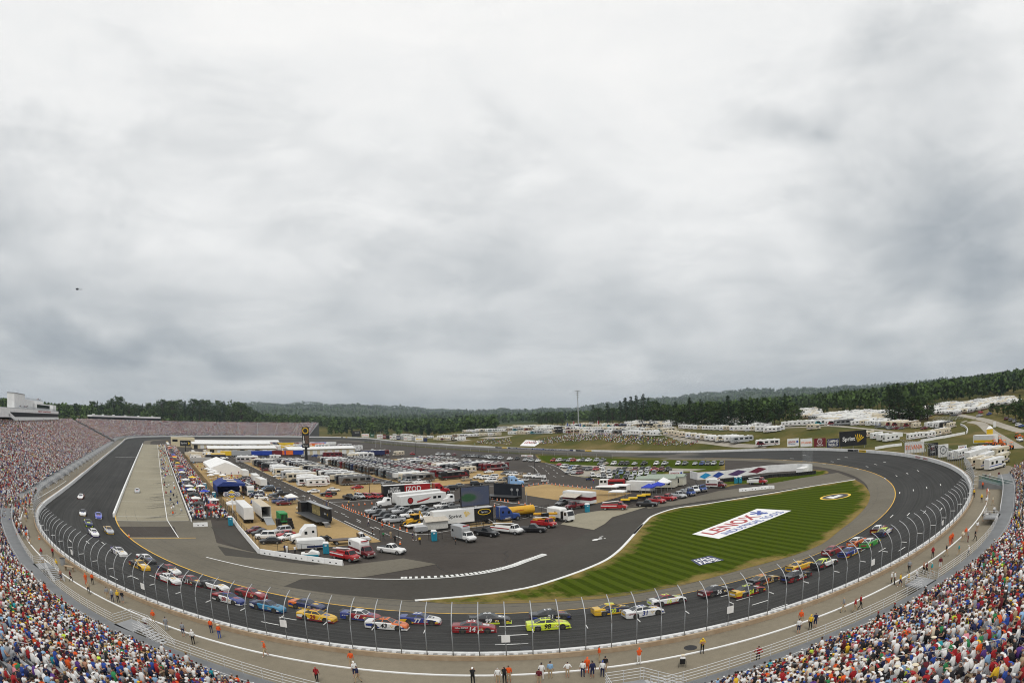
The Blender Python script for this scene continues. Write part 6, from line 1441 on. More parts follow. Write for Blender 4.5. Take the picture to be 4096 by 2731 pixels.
# far infield: haulers, garages, paddock
def garage(x0,x1,y0,y1,h,label,doors=True):
 root = empty('garage_building',((x0+x1)/2,(y0+y1)/2,0),0,label=label,cat='building');cx,cy = (x0+x1)/2,(y0+y1)/2;a,b = (x1-x0)/2,(y1-y0)/2
 m = MB();m.box(-a,a,-b,b,0,h);m.obj('wall',M_CREAM,root)
 m = MB();m.add([(-a-.5,-b-.7,h),(a+.5,-b-.7,h),(a+.5,b+.7,h),(-a-.5,b+.7,h),(-a-.5,0,h+1.5),(a+.5,0,h+1.5),(-a-.5,-b-.7,h-.25),(a+.5,-b-.7,h-.25),(-a-.5,b+.7,h-.25),(a+.5,b+.7,h-.25)],[(0,1,5,4),(2,3,4,5),(0,4,3),(1,2,5),(6,7,1,0),(9,8,3,2)]);m.obj('roof',M_ROOF,root)
 if doors:
  n = max(2,int((x1-x0)/5.5))
  for i in range(n):
   xx = -a+(i+.5)*(2*a)/n;m = MB();m.box(xx-1.7,xx+1.7,-b-.05,-b-.004,0,3.2);m.obj('garage_door',random.choice([M_RVW,M_RVW,M_BLACK]),root)
 return root
garage(-14,37,10,26,4.2,'long cream garage with a white roof behind the scoreboard pylon')
garage(-71,-19,30,44,4.2,'long cream garage with white roof left of the scoreboard pylon')
garage(-78,-8,104,118,4.2,'second cream garage further back towards the far turn')
garage(-80,10,150,160,4.,'low building row furthest back before the far turn')
m_ = empty('media_building',(-92,140,0),0,label='cream block with one dark window at the far end of pit road',cat='building');mb = MB();mb.box(-4,18,-8,8,0,8);mb.obj('wall',M_CREAM,m_);mb = MB();mb.box(-3,2,-8.05,-8.005,4.5,6.6);mb.obj('window',M_GLASS,m_)
HAUL = [('white',M_RVW),('black',M_BLACK),('red',M_RED),('royal blue',M_ROYAL),('yellow',M_YELLOW),('orange',M_ORANGE),('silver',M_SILVER),('maroon',M_MAROON),('navy',M_NAVY)]
for i in range(16):
 n,m = random.choice(HAUL) if i != 9 else ('orange',M_ORANGE);semi_trailer((-66+i*5.6,70+random.uniform(-1,1),0),R_(-82),15.5,m,'%s race hauler in the garage row, %s from the left' % (n,ordn(i+1)),roofm=M_ROOF)
for i in range(10):
 n,m = random.choice(HAUL);semi_trailer((-40+i*10.5,132+random.uniform(-2,2),0),R_(0),15.5,m,'%s race hauler in the furthest row, %s from the left' % (n,ordn(i+1)),roofm=M_ROOF)
o = semi_trailer(S('b',1005,330,0.)+Vector((0,3,0)),R_(-14),17,M_ORANGE,'bright orange race hauler side-on beyond the garages',roofm=M_ROOF)
lettering('20',M_WHITE,o,(-4,-1.3,2.6),0,height=1.6,bold=.03)
semi_trailer(S('b',2080,490,0.),R_(-10),16,M_NAVY,'dark navy hauler side-on at the right of the garages',roofm=M_ROOF)
PAD = sorted([(x,y) for x,y in [(random.uniform(-70,60),random.choice([random.uniform(-55,-12),random.uniform(46,58),random.uniform(86,100),random.uniform(122,128)])) for _ in range(46)] if not (-22 < x < -13 and y < 0)])
for i,(x,y) in enumerate(PAD): camper((x,y,0),random.choice([0,math.pi]),'in the paddock round the pylon, %s from the left' % ordn(i+1),'campers in the paddock',.45,.4)
PAD = sorted([(x,y) for x,y in [(random.uniform(-70,75),random.uniform(-58,60)) for _ in range(46)] if not -24 < x < -12])
for i,(x,y) in enumerate(PAD):
 k = random.choice('suvp');cl = random.choice(CCOL);car(k,cl,(x,y,0),random.uniform(0,6.28),'%s %s in the paddock round the pylon, %s from the left' % (cl,KIND[k][1],ordn(i+1)),'cars in the paddock')
# hospitality strip between the pits and the first road
for i in range(9): camper((-84+random.uniform(-1,1)+(i % 2)*9,22-i*7.,0),R_(random.choice([0,180,90])),'in the hospitality strip beyond the marquee, %s' % ordn(i+1),'campers in the hospitality strip',.2,.3)
for i,(x,y,h) in enumerate(((-70.5,-60,90),(-70.5,-138,90),(-69.5,-160,88),(-70.,-176,92),(-84,-58,0),(-72,-30,0),(-70,-12,0))):
 n,m = [('black',M_BLACK),('white',M_RVW),('white',M_RVW),('white',M_RVW),('silver',M_SILVER),('black',M_BLACK),('yellow',M_YELLOW)][i];semi_trailer((x,y,0),R_(h),9.5 if 0 < i < 4 else 13,m,'%s trailer on the hospitality strip, %s from the far end' % (n,ordn(i+1)),roofm=M_ROOF,H=3.4)
for i in range(7):
 n,m = random.choice(HAUL);semi_trailer((-58+i*7.6,2+random.uniform(-1,1),0),R_(random.choice([0,-12,180])),14,m,'%s hauler in the line before the garages, %s from the left' % (n,ordn(i+1)),roofm=M_ROOF)
for i in range(26):
 k = random.choice('suvp');cl = random.choice(CCOL+['black','black','grey']);car(k,cl,(random.uniform(-89,-67),-52+i*6.5,0) if i < 7 else (random.uniform(-75,-67),-224+(i-7)*4.2,0),R_(random.choice([0,90,180])),'%s %s on the hospitality strip, %s from its far end' % (cl,KIND[k][1],ordn(i+1)),'cars on the hospitality strip')
for i,(x,y) in enumerate(((-86,-118),(-85,-124),(-83.5,-130),(-86,-136),(-84,-142),(-87,-148),(-82,-150))):
 o = empty('patio_table',(x,y,0),0,label='white umbrella table beside the marquee, %s from the back' % ordn(i+1),cat='table',group='umbrella tables');mb = MB();mb.cyl((0,0,2.2),(0,0,2.8),1.7,.05,8);mb.obj('umbrella',M_AWN,o);mb = MB();mb.cyl((0,0,0),(0,0,2.3),.04,n=5);mb.obj('pole',M_STEEL,o);mb = MB();mb.cyl((0,0,.72),(0,0,.76),.8,n=10);mb.obj('table_top',M_WHITE,o)
n_ = 190;crowd_mesh('hospitality_guests',np.column_stack([np.concatenate([rng.uniform(-89,-68,n_-70),rng.normal(-82,2.5,70)]),np.concatenate([rng.uniform(-225,-40,n_-70),rng.normal(-160,7,70)]),np.zeros(n_),rng.uniform(0,6.28,n_)]),1,'guests strolling about the hospitality strip',tall=1.36,jitter=3.)
# ------------------------------------------------------------------ near infield things, one by one
def upz(c,x,ytop,p):
 """height above the ground of a picture point standing over place p"""
 d = math.hypot(p.x-CAMP[0],p.y-CAMP[1]);r = ray(c,x,ytop);return CAMP[2]+d*r[2]/math.hypot(r[0],r[1])-p.z
def service_truck(c,xf,yf,xr,yr,cabc,boxm,label,kind='box',name='service_truck',cat='truck',H=3.0,L=None,stripe=None,extra=None):
 """cab (front at +x) with a body behind"""
 a,b = S(c,xf,yf,0.),S(c,xr,yr,0.);m = (a+b)/2;L = L or (a-b).length;rz = math.atan2(a.y-b.y,a.x-b.x)
 root = empty(name,m,rz,label=label,cat=cat);hw = 1.1;f = L/2
 cab = lower_body([(f-2.3,hw*.95,.5,1.25,1.35),(f-.9,hw*.95,.5,1.25,1.35),(f-.15,hw*.88,.5,1.1,1.2),(f,hw*.75,.55,.85,1.0)]);o = newobj('cab',cab.mesh('cab',[M_PAINT]),root,color=PC[cabc])
 cb,ws,rw,sd = cabin(f-.95,f-1.4,f-2.1,f-2.3,1.3,2.1,hw*.86,hw*.74);newobj('cab_roof',cb.mesh('cab_roof',[M_PAINT]),root,color=PC[cabc])
 newobj('windshield',ws.mesh('windshield',[M_GLASS]),root)
 for q in sd: newobj('side_window',q.mesh('side_window',[M_GLASS]),root)
 mb = MB();mb.cbox(f+.02,0,.5,.18,hw*1.8,.25);mb.obj('bumper',M_CHROME,root)
 for s in (1,-1): mb = MB();mb.cbox(f+.0,s*.62,.85,.08,.3,.16);mb.obj('headlight',M_LAMP,root)
 for x in (f-.95,-f+1.2):
  for s in (1,-1): wheel_mb(x,s*(hw-.03),.42,.28).obj('wheel',[M_TYRE,M_RIM],root)
 if kind == 'box':
  rounded(-f,f-2.35,hw,.6,H,.1).obj('body',boxm,root)
  for s in (1,-1): win(-f+.5,-f+1.1,hw,1.8,2.3,s).obj('window',M_GLASS,root)
  if stripe:
   for s in (1,-1): win(-f+.05,f-2.5,hw,.95,1.45,s,.004).obj('stripe',stripe,root)
  mb = MB();mb.cbox(f-2.4,0,H,.3,1.4,.16);mb.obj('light_bar',M_RED,root)
 elif kind == 'flat':
  mb = MB();mb.box(-f,f-2.4,-hw,hw,.85,1.05);mb.box(f-2.5,f-2.4,-hw,hw,1.05,2.0);mb.obj('flatbed',boxm,root)
 elif kind == 'tank':
  mb = MB();mb.cyl((-f,0,2.0),(f-2.7,0,2.0),1.12,n=16);mb.obj('tank',boxm,root,smooth=False);mb = MB();mb.box(-f,f-2.5,-.9,.9,.55,.95);mb.obj('chassis',M_BLACK,root)
  for s in (1,-1): lettering('Sunoco' if False else 'petroleum',M_RED,root,(-.8,s*1.16,2.2),0 if s < 0 else math.pi,height=.5)
 elif kind == 'utility':
  mb = MB();mb.box(-f,f-2.4,-hw,-hw+.45,.6,1.4);mb.box(-f,f-2.4,hw-.45,hw,.6,1.4);mb.box(-f,f-2.4,-hw+.45,hw-.45,.6,.9);mb.obj('tool_body',boxm,root)
  mb = MB();mb.tube([(-f+.2,-.3,1.9),(f-2.2,-.3,2.4)],.12,6);mb.tube([(-f+.2,.5,1.9),(f-2.2,.5,2.2)],.08,6);mb.obj('boom',M_WHITE,root)
  if stripe:
   for s in (1,-1): win(-f+.05,f-2.5,hw,1.1,1.3,s,.004).obj('stripe',stripe,root)
 elif kind == 'tow':
  mb = MB();mb.box(-f,f-2.5,-.9,.9,.7,1.0);mb.box(-f+.8,-f+2.6,-.8,.8,1.0,1.5);mb.obj('wrecker_deck',boxm,root);mb = MB();mb.tube([(-f+2.4,0,1.5),(-f+.2,0,2.7)],.12,6);mb.obj('boom',M_BLACK,root)
 return root
def near_infield():
 st = service_truck
 st('f',2050,1165,1740,1095,'red',M_RED,'red fire service pickup with white flashes at the end of the white barrier','utility','fire_pickup',stripe=M_WHITE,L=6.2)
 st('f',2290,1110,2030,1010,'maroon',M_RVW,'white and dark red ambulance nose to the track beside the red fire pickup','box','ambulance','ambulance',2.9,7.,M_MAROON)
 place2('p','white','g',610,1040,310,1000,'white pickup truck beside the front ambulance, a worker in yellow in its bed')
 st('f',2240,850,1680,890,'white',M_BROWN,'white crew-cab lorry with a rusty brown flat bed on the sand','flat','flatbed_lorry',L=8.5)
 TRACTOR.spawn(S('f',1290,855,0.),R_(180),PC['white'],'tall white sleeper lorry tractor parked on the sand lot','lorry',detail=True)
 t = empty('show_trailer',S('f',1350,965,0.),R_(-4),label='small white rounded trailer in front of the lorry tractor',cat='trailer');rounded(-2.9,2.9,1.1,.5,2.3,.2,nose=.2).obj('body',M_RVW,t)
 for s in (1,-1): win(-1,2.8,1.1,.6,1.0,s).obj('stripe',M_NAVY,t);wheel_mb(.8,s*1.08,.35).obj('wheel',[M_TYRE,M_RIM],t)
 g = empty('golf_cart',S('f',1340,1070,0.),R_(-20),label='white and teal sweeper cart inside the barrier by the toilet',cat='cart');lower_body([(-1.7,.7,.2,.6,.7),(-.4,.75,.2,.7,.8),(.4,.75,.2,1.1,1.25),(1.6,.7,.2,.7,.85),(1.8,.6,.3,.5,.6)]).obj('body',M_RVW,g)
 mb = MB();mb.box(-1.6,1.6,-.76,.76,.12,.45);mb.obj('skirt',M_TEAL,g);mb = MB();mb.cbox(-.5,0,.75,.9,1.,.25);mb.obj('seat',M_BROWN,g)
 for k,cl,xf,yf,xr,yr in [('s','black',560,875,870,870),('u','white',490,800,780,795),('u','silver',755,735,1030,700),('s','red',820,785,1080,750),('s','white',885,830,1080,805),('s','maroon',380,715,570,690),('s','black',440,750,700,730)]:
  place2(k,cl,'f',xf,yf,xr,yr,'%s %s parked left of the white lorry tractor, %s' % (cl,KIND[k][1],'nearest the fence' if yf > 860 else 'behind the others' if yf < 760 else 'in the middle'),'cars left of the white tractor')
 place2('u','white','f',690,190,450,190,'long white sport utility car on the sand behind the open trailers')
 place2('p','dark blue','f',400,150,600,130,'dark pickup half hidden behind the long white utility car')
 semi_trailer((-88.0,-245.6,0),R_(90),14.,M_RVW,'white box trailer with timber rear doors beside the pit crews',roofm=M_ROOF)
 semi_trailer((-83.2,-244.6,0),R_(90),14.,M_RVW,'white trailer with its rear open and a ramp down',open_rear=True,roofm=mat('beige_roof',(.52,.45,.34),.7))
 r = empty('loading_ramp',(-83.0,-253.4,0),0,label='grey loading ramp at the open white trailer',cat='ramp');mb = MB();mb.add([(-1.1,1.7,1.1),(1.1,1.7,1.1),(1.1,-2.4,0.02),(-1.1,-2.4,.02),(-1.1,1.7,1.0),(1.1,1.7,1.0),(1.1,-2.4,0.0),(-1.1,-2.4,.0)],[(0,3,2,1),(4,5,6,7),(0,1,5,4),(1,2,6,5),(2,3,7,6),(3,0,4,7)]);mb.obj('ramp_deck',M_GREY,r)
 p = S('f',900,545,0.);g = empty('generator',p,R_(90),label='green generator container beside the open trailer',cat='generator');mb = MB();mb.box(-2.2,2.2,-1.,1.,.5,2.7);mb.obj('housing',M_GREEN,g);mb = MB();mb.box(-2.3,2.3,-1.,1.,.25,.49);mb.obj('skid',M_BLACK,g)
 for i in range(5): mb = MB();mb.box(-2.22,-2.2,-.8+i*.34,-.55+i*.34,.8,2.4);mb.obj('louvre',M_BLACK,g)
 def speaker_stack(c,x,y,lab):
  q = S(c,x,y,0.);g = empty('speaker_stack',q,R_(random.uniform(-100,-70)),label=lab,cat='speaker')
  for i in range(4): mb = MB();mb.cbox(-.2*i,0,i*.62,1.2,1.1-.1*i,.6);mb.obj('cabinet',M_BLACK,g)
 speaker_stack('f',860,650,'black speaker stack at the foot of the ramp');speaker_stack('f',1040,640,'black speaker stack on the sand right of the green generator')
 # black show stage lorry
 s = empty('stage_trailer',(-70.4,-253.0,0),R_(94),label='black show stage trailer folded open on the sand by the road',cat='stage')
 mb = MB();mb.box(-8,8,-1.2,-.6,1.0,4.0);mb.obj('back_wall',M_BLACK,s,label='black back wall printed with yellow and white figures');mb = MB();mb.box(-8.2,8.2,-.6,3.0,1.0,1.15);mb.obj('deck',mat('stage_grey',(.05,.052,.055),.5),s);mb = MB();mb.box(-7.6,7.6,-1.1,1.2,.4,.95);mb.obj('chassis',M_BLACK,s)
 mb = MB();mb.box(-8.1,8.1,-1.5,-.1,4.0,4.12);mb.obj('roof',M_GREY,s)
 mb = MB();mb.quad((-1.5,-.58,1.3),(4.5,-.58,1.3),(4.5,-.58,3.8),(-1.5,-.58,3.8));mb.obj('poster',mat('poster_print',(.30,.24,.10),.5,var=.6,scale=1.6),s)
 lettering('Sprint',M_WHITE,s,(-5.2,-.57,2.4),math.pi,height=.6);mb = MB();mb.add([(-6.9,-.575,2.0),(-6.3,-.575,2.4),(-6.9,-.575,2.8),(-6.7,-.575,2.4)],[(0,1,2,3)]);mb.obj('arrow_mark',M_YELLOW,s)
 mb = MB();mb.box(-9.6,-8.2,.2,1.6,.9,1.0);[mb.box(-9.9-i*.25,-9.65-i*.25,.2,1.6,.75-i*.2,.8-i*.2) for i in range(4)];mb.obj('steps',M_ALU,s);mb = MB();mb.box(8.2,11.2,-1.2,1.2,.6,3.6);mb.obj('cab',M_BLACK,s)
 for x in (-6.5,-5.2):
  for q in (1,-1): wheel_mb(x,q*1.1,.5,.3).obj('wheel',[M_TYRE,M_RIM],s)
 # red and black lorry with lettering
 a,b = S('g',300,150,0.),S('g',1070,115,0.);rz = math.atan2(b.y-a.y,b.x-a.x);m = (a+b)/2;rz = R_(-6)
 o = semi_trailer((m.x,m.y,0),rz,16.2,M_BLACK,'long black and red lettered trailer behind the white show trailers',roofm=M_ROOF)
 win(-.9,8.05,1.28,1.2,3.9,-1,.01).obj('red_panel',M_RED,o);lettering('FASTEST',M_WHITE,o,(-4.3,-1.31,3.1),0,height=.7,width=3.2);lettering('DRIVERS',M_WHITE,o,(-4.5,-1.31,2.1),0,height=.95,width=4.2,bold=.03);lettering('IZOD',M_WHITE,o,(2.2,-1.32,2.6),0,height=1.7,width=5.2,bold=.02)
 TRACTOR.spawn((m.x+11.6*math.cos(rz),m.y+11.6*math.sin(rz),0),rz,PC['red'],'red lorry tractor hitched to the long lettered trailer','lorry',detail=True)
 # white show trailers and tractors in front of it
 a,b = S('g',560,330,0.),S('g',1290,255,0.);m = (a+b)/2;rz = R_(6)
 o = semi_trailer((m.x,m.y,0),rz,15.5,M_RVW,'white show trailer with a round red badge and a red flash',roofm=M_ROOF,H=3.7)
 mb = MB();mb.cyl((-4.6,-1.29,2.3),(-4.6,-1.31,2.3),.95,n=20);mb.obj('badge',M_BLACK,o);mb = MB();mb.cyl((-4.6,-1.31,2.3),(-4.6,-1.33,2.3),.75,n=20);mb.obj('badge_face',M_RED,o);mb = MB();mb.add([(-2.6,-1.30,1.9),(1.6,-1.30,2.6),(2.6,-1.30,2.9),(1.4,-1.30,2.1),(-2.2,-1.30,1.5)],[(4,3,2,1,0)]);mb.obj('red_flash',M_RED,o)
 for x in (3.2,4.8): win(x,x+1.1,1.28,2.2,2.9,-1,.02).obj('window',M_GLASS,o)
 DAYCAB.spawn(S('g',400,300,0.),R_(183),PC['white'],'white lorry tractor facing left before the round badge trailer','lorry',detail=True)
 o = semi_trailer((m.x+1.,m.y+5.2,0),rz,15.5,M_RVW,'plain white trailer standing behind the round badge trailer',roofm=M_ROOF,H=3.9)
 DAYCAB.spawn(S('g',1390,245,0.),R_(175),PC['white'],'white lorry tractor right of the show trailers by the big screen','lorry',detail=True)
 # big screen lorry
 a,b = S('g',1175,610,0.),S('g',1955,575,0.);m = (a+b)/2;rz = R_(-8);Ls = 15.
 o = semi_trailer((m.x,m.y,0),rz,Ls,M_RVW,'white and black screen trailer with a large video screen raised on its roof',roofm=M_ROOF,lower=None,H=4.1)
 win(2.6,7.49,1.28,1.06,4.09,-1,.01).obj('black_end',M_BLACK,o);lettering('Sprint',M_BLACK,o,(-2.2,-1.31,2.6),0,height=1.0,width=3.2,bold=.01)
 for i in range(5): ang = R_(40+i*16);mb = MB();mb.add([(.4,-1.31,2.2),(.4+1.5*math.cos(ang)-.12,-1.31,2.2+1.5*math.sin(ang)),(.4+1.5*math.cos(ang)+.10,-1.31,2.2+1.4*math.sin(ang))],[(0,2,1)]);mb.obj('feather_mark',M_YELLOW,o)
 mb = MB();mb.add([(5.2+1.7*math.cos(i*math.pi/10),-1.325,3.1+.75*math.sin(i*math.pi/10)) for i in range(20)],[tuple(range(20))]);mb.obj('oval_rim',M_YELLOW,o);mb = MB();mb.add([(5.2+1.5*math.cos(i*math.pi/10),-1.335,3.1+.6*math.sin(i*math.pi/10)) for i in range(20)],[tuple(range(20))]);mb.obj('oval_face',M_BLACK,o);lettering('Sprint',M_WHITE,o,(5.2,-1.35,3.05),0,height=.45,width=1.6)
 sc = empty('video_screen',(m.x,m.y,4.15),rz,label='large video screen showing the track, raised above the white and black trailer',cat='screen')
 zb = .4;zt = upz('c',1760,1065,m)-4.15;hw = 3.9;mb = MB();mb.box(-.2,7.2,-.25,.25,zb,zt);mb.obj('frame',M_BLACK,sc);mb = MB();mb.box(-.05,7.05,-.29,-.255,zb+.15,zt-.15);mb.obj('display',screen_mat(),sc);mb = MB();mb.cbox(3.5,0,-.05,.5,.5,.5);mb.obj('mast',M_STEEL,sc)
 TRACTOR.spawn((m.x+(Ls/2+3.8)*math.cos(rz),m.y+(Ls/2+3.8)*math.sin(rz),0),rz,PC['blue'],'bright blue lorry tractor at the head of the screen trailer','lorry',detail=True)
 mb = MB();[mb.box(0,.9,i*.28,i*.28+.2,1.1-i*.2,1.16-i*.2) for i in range(6)];l = empty('steps',S('g',1960,560,0.),R_(-100),label='white folding steps at the black end of the screen trailer',cat='steps');mb.obj('tread',M_WHITE,l,kind='stuff')
 # backhoe
 p = S('g',800,600,0.);bk = empty('backhoe_loader',p,R_(195),label='yellow backhoe loader parked among the fleet pickups',cat='digger')
 mb = MB();mb.box(-1.6,.2,-.75,.75,1.1,1.6);mb.loft([[(x,-.5,1.1),(x,-.5,z),(x,.5,z),(x,.5,1.1)] for x,z in ((.2,1.95),(1.9,1.75))]);mb.obj('body',M_CAT,bk);mb = MB();mb.box(-1.3,.3,-.7,.7,1.6,2.75);mb.obj('cab',M_GLASS,bk);mb = MB();mb.box(-1.5,.5,-.8,.8,2.75,2.9);mb.obj('cab_roof',M_CAT,bk)
 for x,r in ((-1.0,.75),(1.6,.5)):
  for q in (1,-1): wheel_mb(x,q*1.0,r,.4).obj('wheel',[M_TYRE,M_CAT],bk)
 for q in (.6,-.6): mb = MB();mb.tube([(.6,q,1.5),(2.4,q,1.1),(3.0,q,.5)],.12,6);mb.obj('loader_arm',M_CAT,bk)
 mb = MB();mb.add([(2.9,-1.1,.1),(3.7,-1.1,.05),(3.0,-1.1,.9),(2.9,1.1,.1),(3.7,1.1,.05),(3.0,1.1,.9)],[(0,1,2),(5,4,3),(0,3,4,1),(0,2,5,3)]);mb.obj('bucket',M_BROWN,bk);mb = MB();mb.tube([(-1.7,0,1.2),(-2.2,0,3.4)],.2,6);mb.obj('boom',M_CAT,bk);mb = MB();mb.tube([(-2.2,0,3.4),(-3.0,0,1.9)],.15,6);mb.obj('dipper',M_CAT,bk)
 # kiosk, flat trailer and generator before the screen trailer
 k = empty('food_kiosk',S('g',1150,660,0.),R_(-8),label='pale kiosk with a sloping beige roof in front of the screen trailer',cat='kiosk');mb = MB();mb.box(-2.6,2.6,-1.1,1.1,.4,2.3);mb.obj('body',mat('pale_grey',(.55,.54,.50),.6),k);mb = MB();mb.add([(-2.9,-1.5,2.3),(2.9,-1.5,2.3),(2.6,1.1,3.2),(-2.6,1.1,3.2),(-2.9,-1.5,2.2),(2.9,-1.5,2.2),(2.6,1.1,3.1),(-2.6,1.1,3.1)],[(0,1,2,3),(7,6,5,4),(0,4,5,1),(1,5,6,2),(2,6,7,3),(3,7,4,0)]);mb.obj('roof',mat('beige_canvas',(.46,.42,.36),.7),k)
 k = empty('flat_trailer',S('g',880,620,0.),R_(4),label='low white flat trailer beside the kiosk',cat='trailer');mb = MB();mb.box(-3.4,3.4,-1.,1.,.6,.8);mb.obj('deck',M_WHITE,k)
 for s in (1,-1): wheel_mb(-.6,s*.98,.35).obj('wheel',[M_TYRE,M_RIM],k)
 k = empty('mobile_generator',S('g',915,705,0.),R_(-10),label='silver mobile generator on the verge left of the kiosk',cat='generator');rounded(-1.5,1.5,.7,.45,1.7,.2).obj('housing',M_SILVER,k);wheel_mb(0,-.7,.3).obj('wheel',[M_TYRE,M_RIM],k);wheel_mb(0,.7,.3).obj('wheel',[M_TYRE,M_RIM],k)
 st('g',1690,850,1500,800,'white',M_SILVER,'white street sweeper lorry with a silver hopper facing the track','box','street_sweeper',H=3.2,L=6.5)
 place2('p','black','g',2110,770,1790,730,'black pickup truck right of the street sweeper')
 st('h',290,1120,-60,1080,'white',M_RVW,'white utility lorry with red striping and ladder booms','utility',L=7.6,stripe=M_RED)
 place2('p','black','h',680,1085,360,1080,'black pickup truck parked before the yellow telehandler')
 st('h',850,1020,540,985,'red',M_RED,'red pickup with a welding skid behind the black pickup','utility','fire_pickup',L=6.2)
 st('h',20,900,450,850,'yellow',M_CAT,'yellow tanker lorry with a long round tank','tank','tanker_lorry',L=10.)
 # telehandler
 p = S('h',700,955,0.);th = empty('telehandler',p,R_(-14),label='yellow telescopic handler with its long boom lowered',cat='handler');mb = MB();mb.box(-2.6,2.4,-.9,.9,.7,1.5);mb.obj('chassis',M_CAT,th);mb = MB();mb.tube([(-2.6,.3,2.6),(3.4,.3,2.1)],.3,8);mb.obj('boom',M_CAT,th);mb = MB();mb.box(-.9,.7,-.95,-.15,1.5,2.7);mb.obj('cab',M_GLASS,th)
 for x in (-1.8,1.8):
  for q in (1,-1): wheel_mb(x,q*1.1,.65,.4).obj('wheel',[M_TYRE,M_CAT],th)
 # cab-over lorry with white box
 a,b = S('h',1130,935,0.),S('h',790,880,0.);m = (a+b)/2;rz = math.atan2(a.y-b.y,a.x-b.x);jd = empty('box_lorry',m,rz,label='white cab-over lorry with a white box at the edge of the concrete pad',cat='truck')
 mb = MB();mb.loft([[(x,-1.05,.6),(x,-1.05,z),(x,1.05,z),(x,1.05,.6)] for x,z in ((2.0,2.7),(3.2,2.75),(3.6,1.6),(3.65,.6))]);mb.obj('cab',M_RVW,jd);mb = MB();mb.quad((3.26,-.95,2.6),(3.64,-.95,1.62),(3.64,.95,1.62),(3.26,.95,2.6));mb.obj('windshield',M_GLASS,jd);rounded(-3.8,1.0,1.15,.9,3.2,.2).obj('body',M_RVW,jd);mb = MB();mb.box(1.0,1.9,-1.,1.,.8,2.5);mb.obj('engine_housing',M_BLACK,jd)
 for s in (1,-1):
  win(2.3,3.0,1.05,1.7,2.4,s).obj('side_window',M_GLASS,jd);win(-1.0,-.5,1.15,1.9,2.4,s).obj('window',M_GLASS,jd)
  for x in (2.8,-2.2): wheel_mb(x,s*1.05,.45,.28).obj('wheel',[M_TYRE,M_RIM],jd)
 # maroon and white hospitality trailer, dump lorry
 a,b = S('h',1490,690,0.),S('h',1260,640,0.);tr = empty('hospitality_trailer',S('h',1400,650,0.)+Vector((-1,4,0)),R_(98),label='white and dark red hospitality trailer behind the toilet',cat='trailer');mb = MB();mb.box(-6,4.2,-1.3,1.3,.5,3.4);mb.obj('body',M_RVW,tr);mb = MB();mb.box(-6.02,4.22,-1.32,1.32,1.35,2.3);mb.obj('red_band',M_MAROON,tr);mb = MB();mb.box(-5.9,4.1,-1.2,1.2,3.4,3.6);mb.obj('roof',M_ROOF,tr)
 for s in (1,-1): wheel_mb(-1,s*1.25,.45).obj('wheel',[M_TYRE,M_RIM],tr)
 mb = MB();mb.add([(-3,1.3,3.1),(3,1.3,3.1),(3,4.2,2.4),(-3,4.2,2.4),(-3,1.3,3.05),(3,1.3,3.05),(3,4.2,2.35),(-3,4.2,2.35)],[(0,1,2,3),(7,6,5,4),(0,4,5,1),(1,5,6,2),(2,6,7,3),(3,7,4,0)]);mb.obj('awning',mat('beige_canvas',(.46,.42,.36),.7),tr)
 st('h',1080,735,1330,700,'maroon',M_MAROON,'dark red and white tipper lorry beside the hospitality trailer','flat',L=6.5)
 place2('s','grey','h',890,680,1030,640,'dark grey saloon car behind the red tipper lorry');place2('u','black','h',940,610,1110,560,'dark pickup with a yellow light bar at the sand edge')
 st('h',1990,735,1600,735,'red',M_RED,'red rescue pickup at the left end of the trackside rescue row','utility','fire_pickup',L=6.8,stripe=M_WHITE)
 place2('p','black','e',1080,1435,700,1430,'black pickup with blue flame paint in the trackside rescue row');place2('p','red','e',1195,1380,960,1350,'red pickup just behind the black flame pickup');place2('p','red','e',1440,1330,1120,1300,'red pickup truck, longer one with a white door sign');place2('p','silver','e',1600,1285,1370,1250,'silver pickup truck behind the two red pickups')
 st('e',1750,1240,1540,1190,'blue',M_GREY,'blue tow lorry nearest the lawn road','tow','tow_lorry',L=7.5);st('e',1990,1170,1770,1110,'blue',M_GREY,'blue tow lorry behind the white tow lorry','tow','tow_lorry',L=7.5);st('e',1850,1195,1640,1140,'white',M_GREY,'white tow lorry between the two blue ones','tow','tow_lorry',L=7.)
 st('e',2340,1085,2040,1080,'maroon',M_RVW,'white and dark red ambulance at the right end of the rescue row','box','ambulance','ambulance',2.9,6.5,M_MAROON)
 st('3',2350,1000,2160,1000,'red',M_RVW,'red and white rescue pickup on the verge near the two toilets','utility','fire_pickup',L=6.5)
 p0,p1 = S('e',20,1085,0.),S('e',440,1080,0.);fe = empty('fire_engine',(p0+p1)/2,math.atan2(p0.y-p1.y,p0.x-p1.x),label='red fire engine with a white cab beyond the sand triangle',cat='fire engine');mb = MB();mb.box(1.2,4.2,-1.2,1.2,1.2,3.0);mb.obj('cab',M_RVW,fe);mb = MB();mb.box(1.2,4.22,-1.22,1.22,.5,1.2);mb.box(-4.2,1.1,-1.22,1.22,.6,2.8);mb.obj('body',M_RED,fe);mb = MB();mb.box(4.2,4.24,-1.05,1.05,1.8,2.8);mb.obj('windshield',M_GLASS,fe)
 for s in (1,-1):
  for x in (1.6,2.9): win(x,x+.9,1.2,1.9,2.7,s).obj('side_window',M_GLASS,fe)
  for x in (3.0,-2.4): wheel_mb(x,s*1.18,.52,.3).obj('wheel',[M_TYRE,M_RIM],fe)
  win(-4,.9,1.22,1.5,2.2,s).obj('locker',M_BLACK,fe)
 place2('p','red','e',470,1065,650,1055,'red and white pickup right of the fire engine')
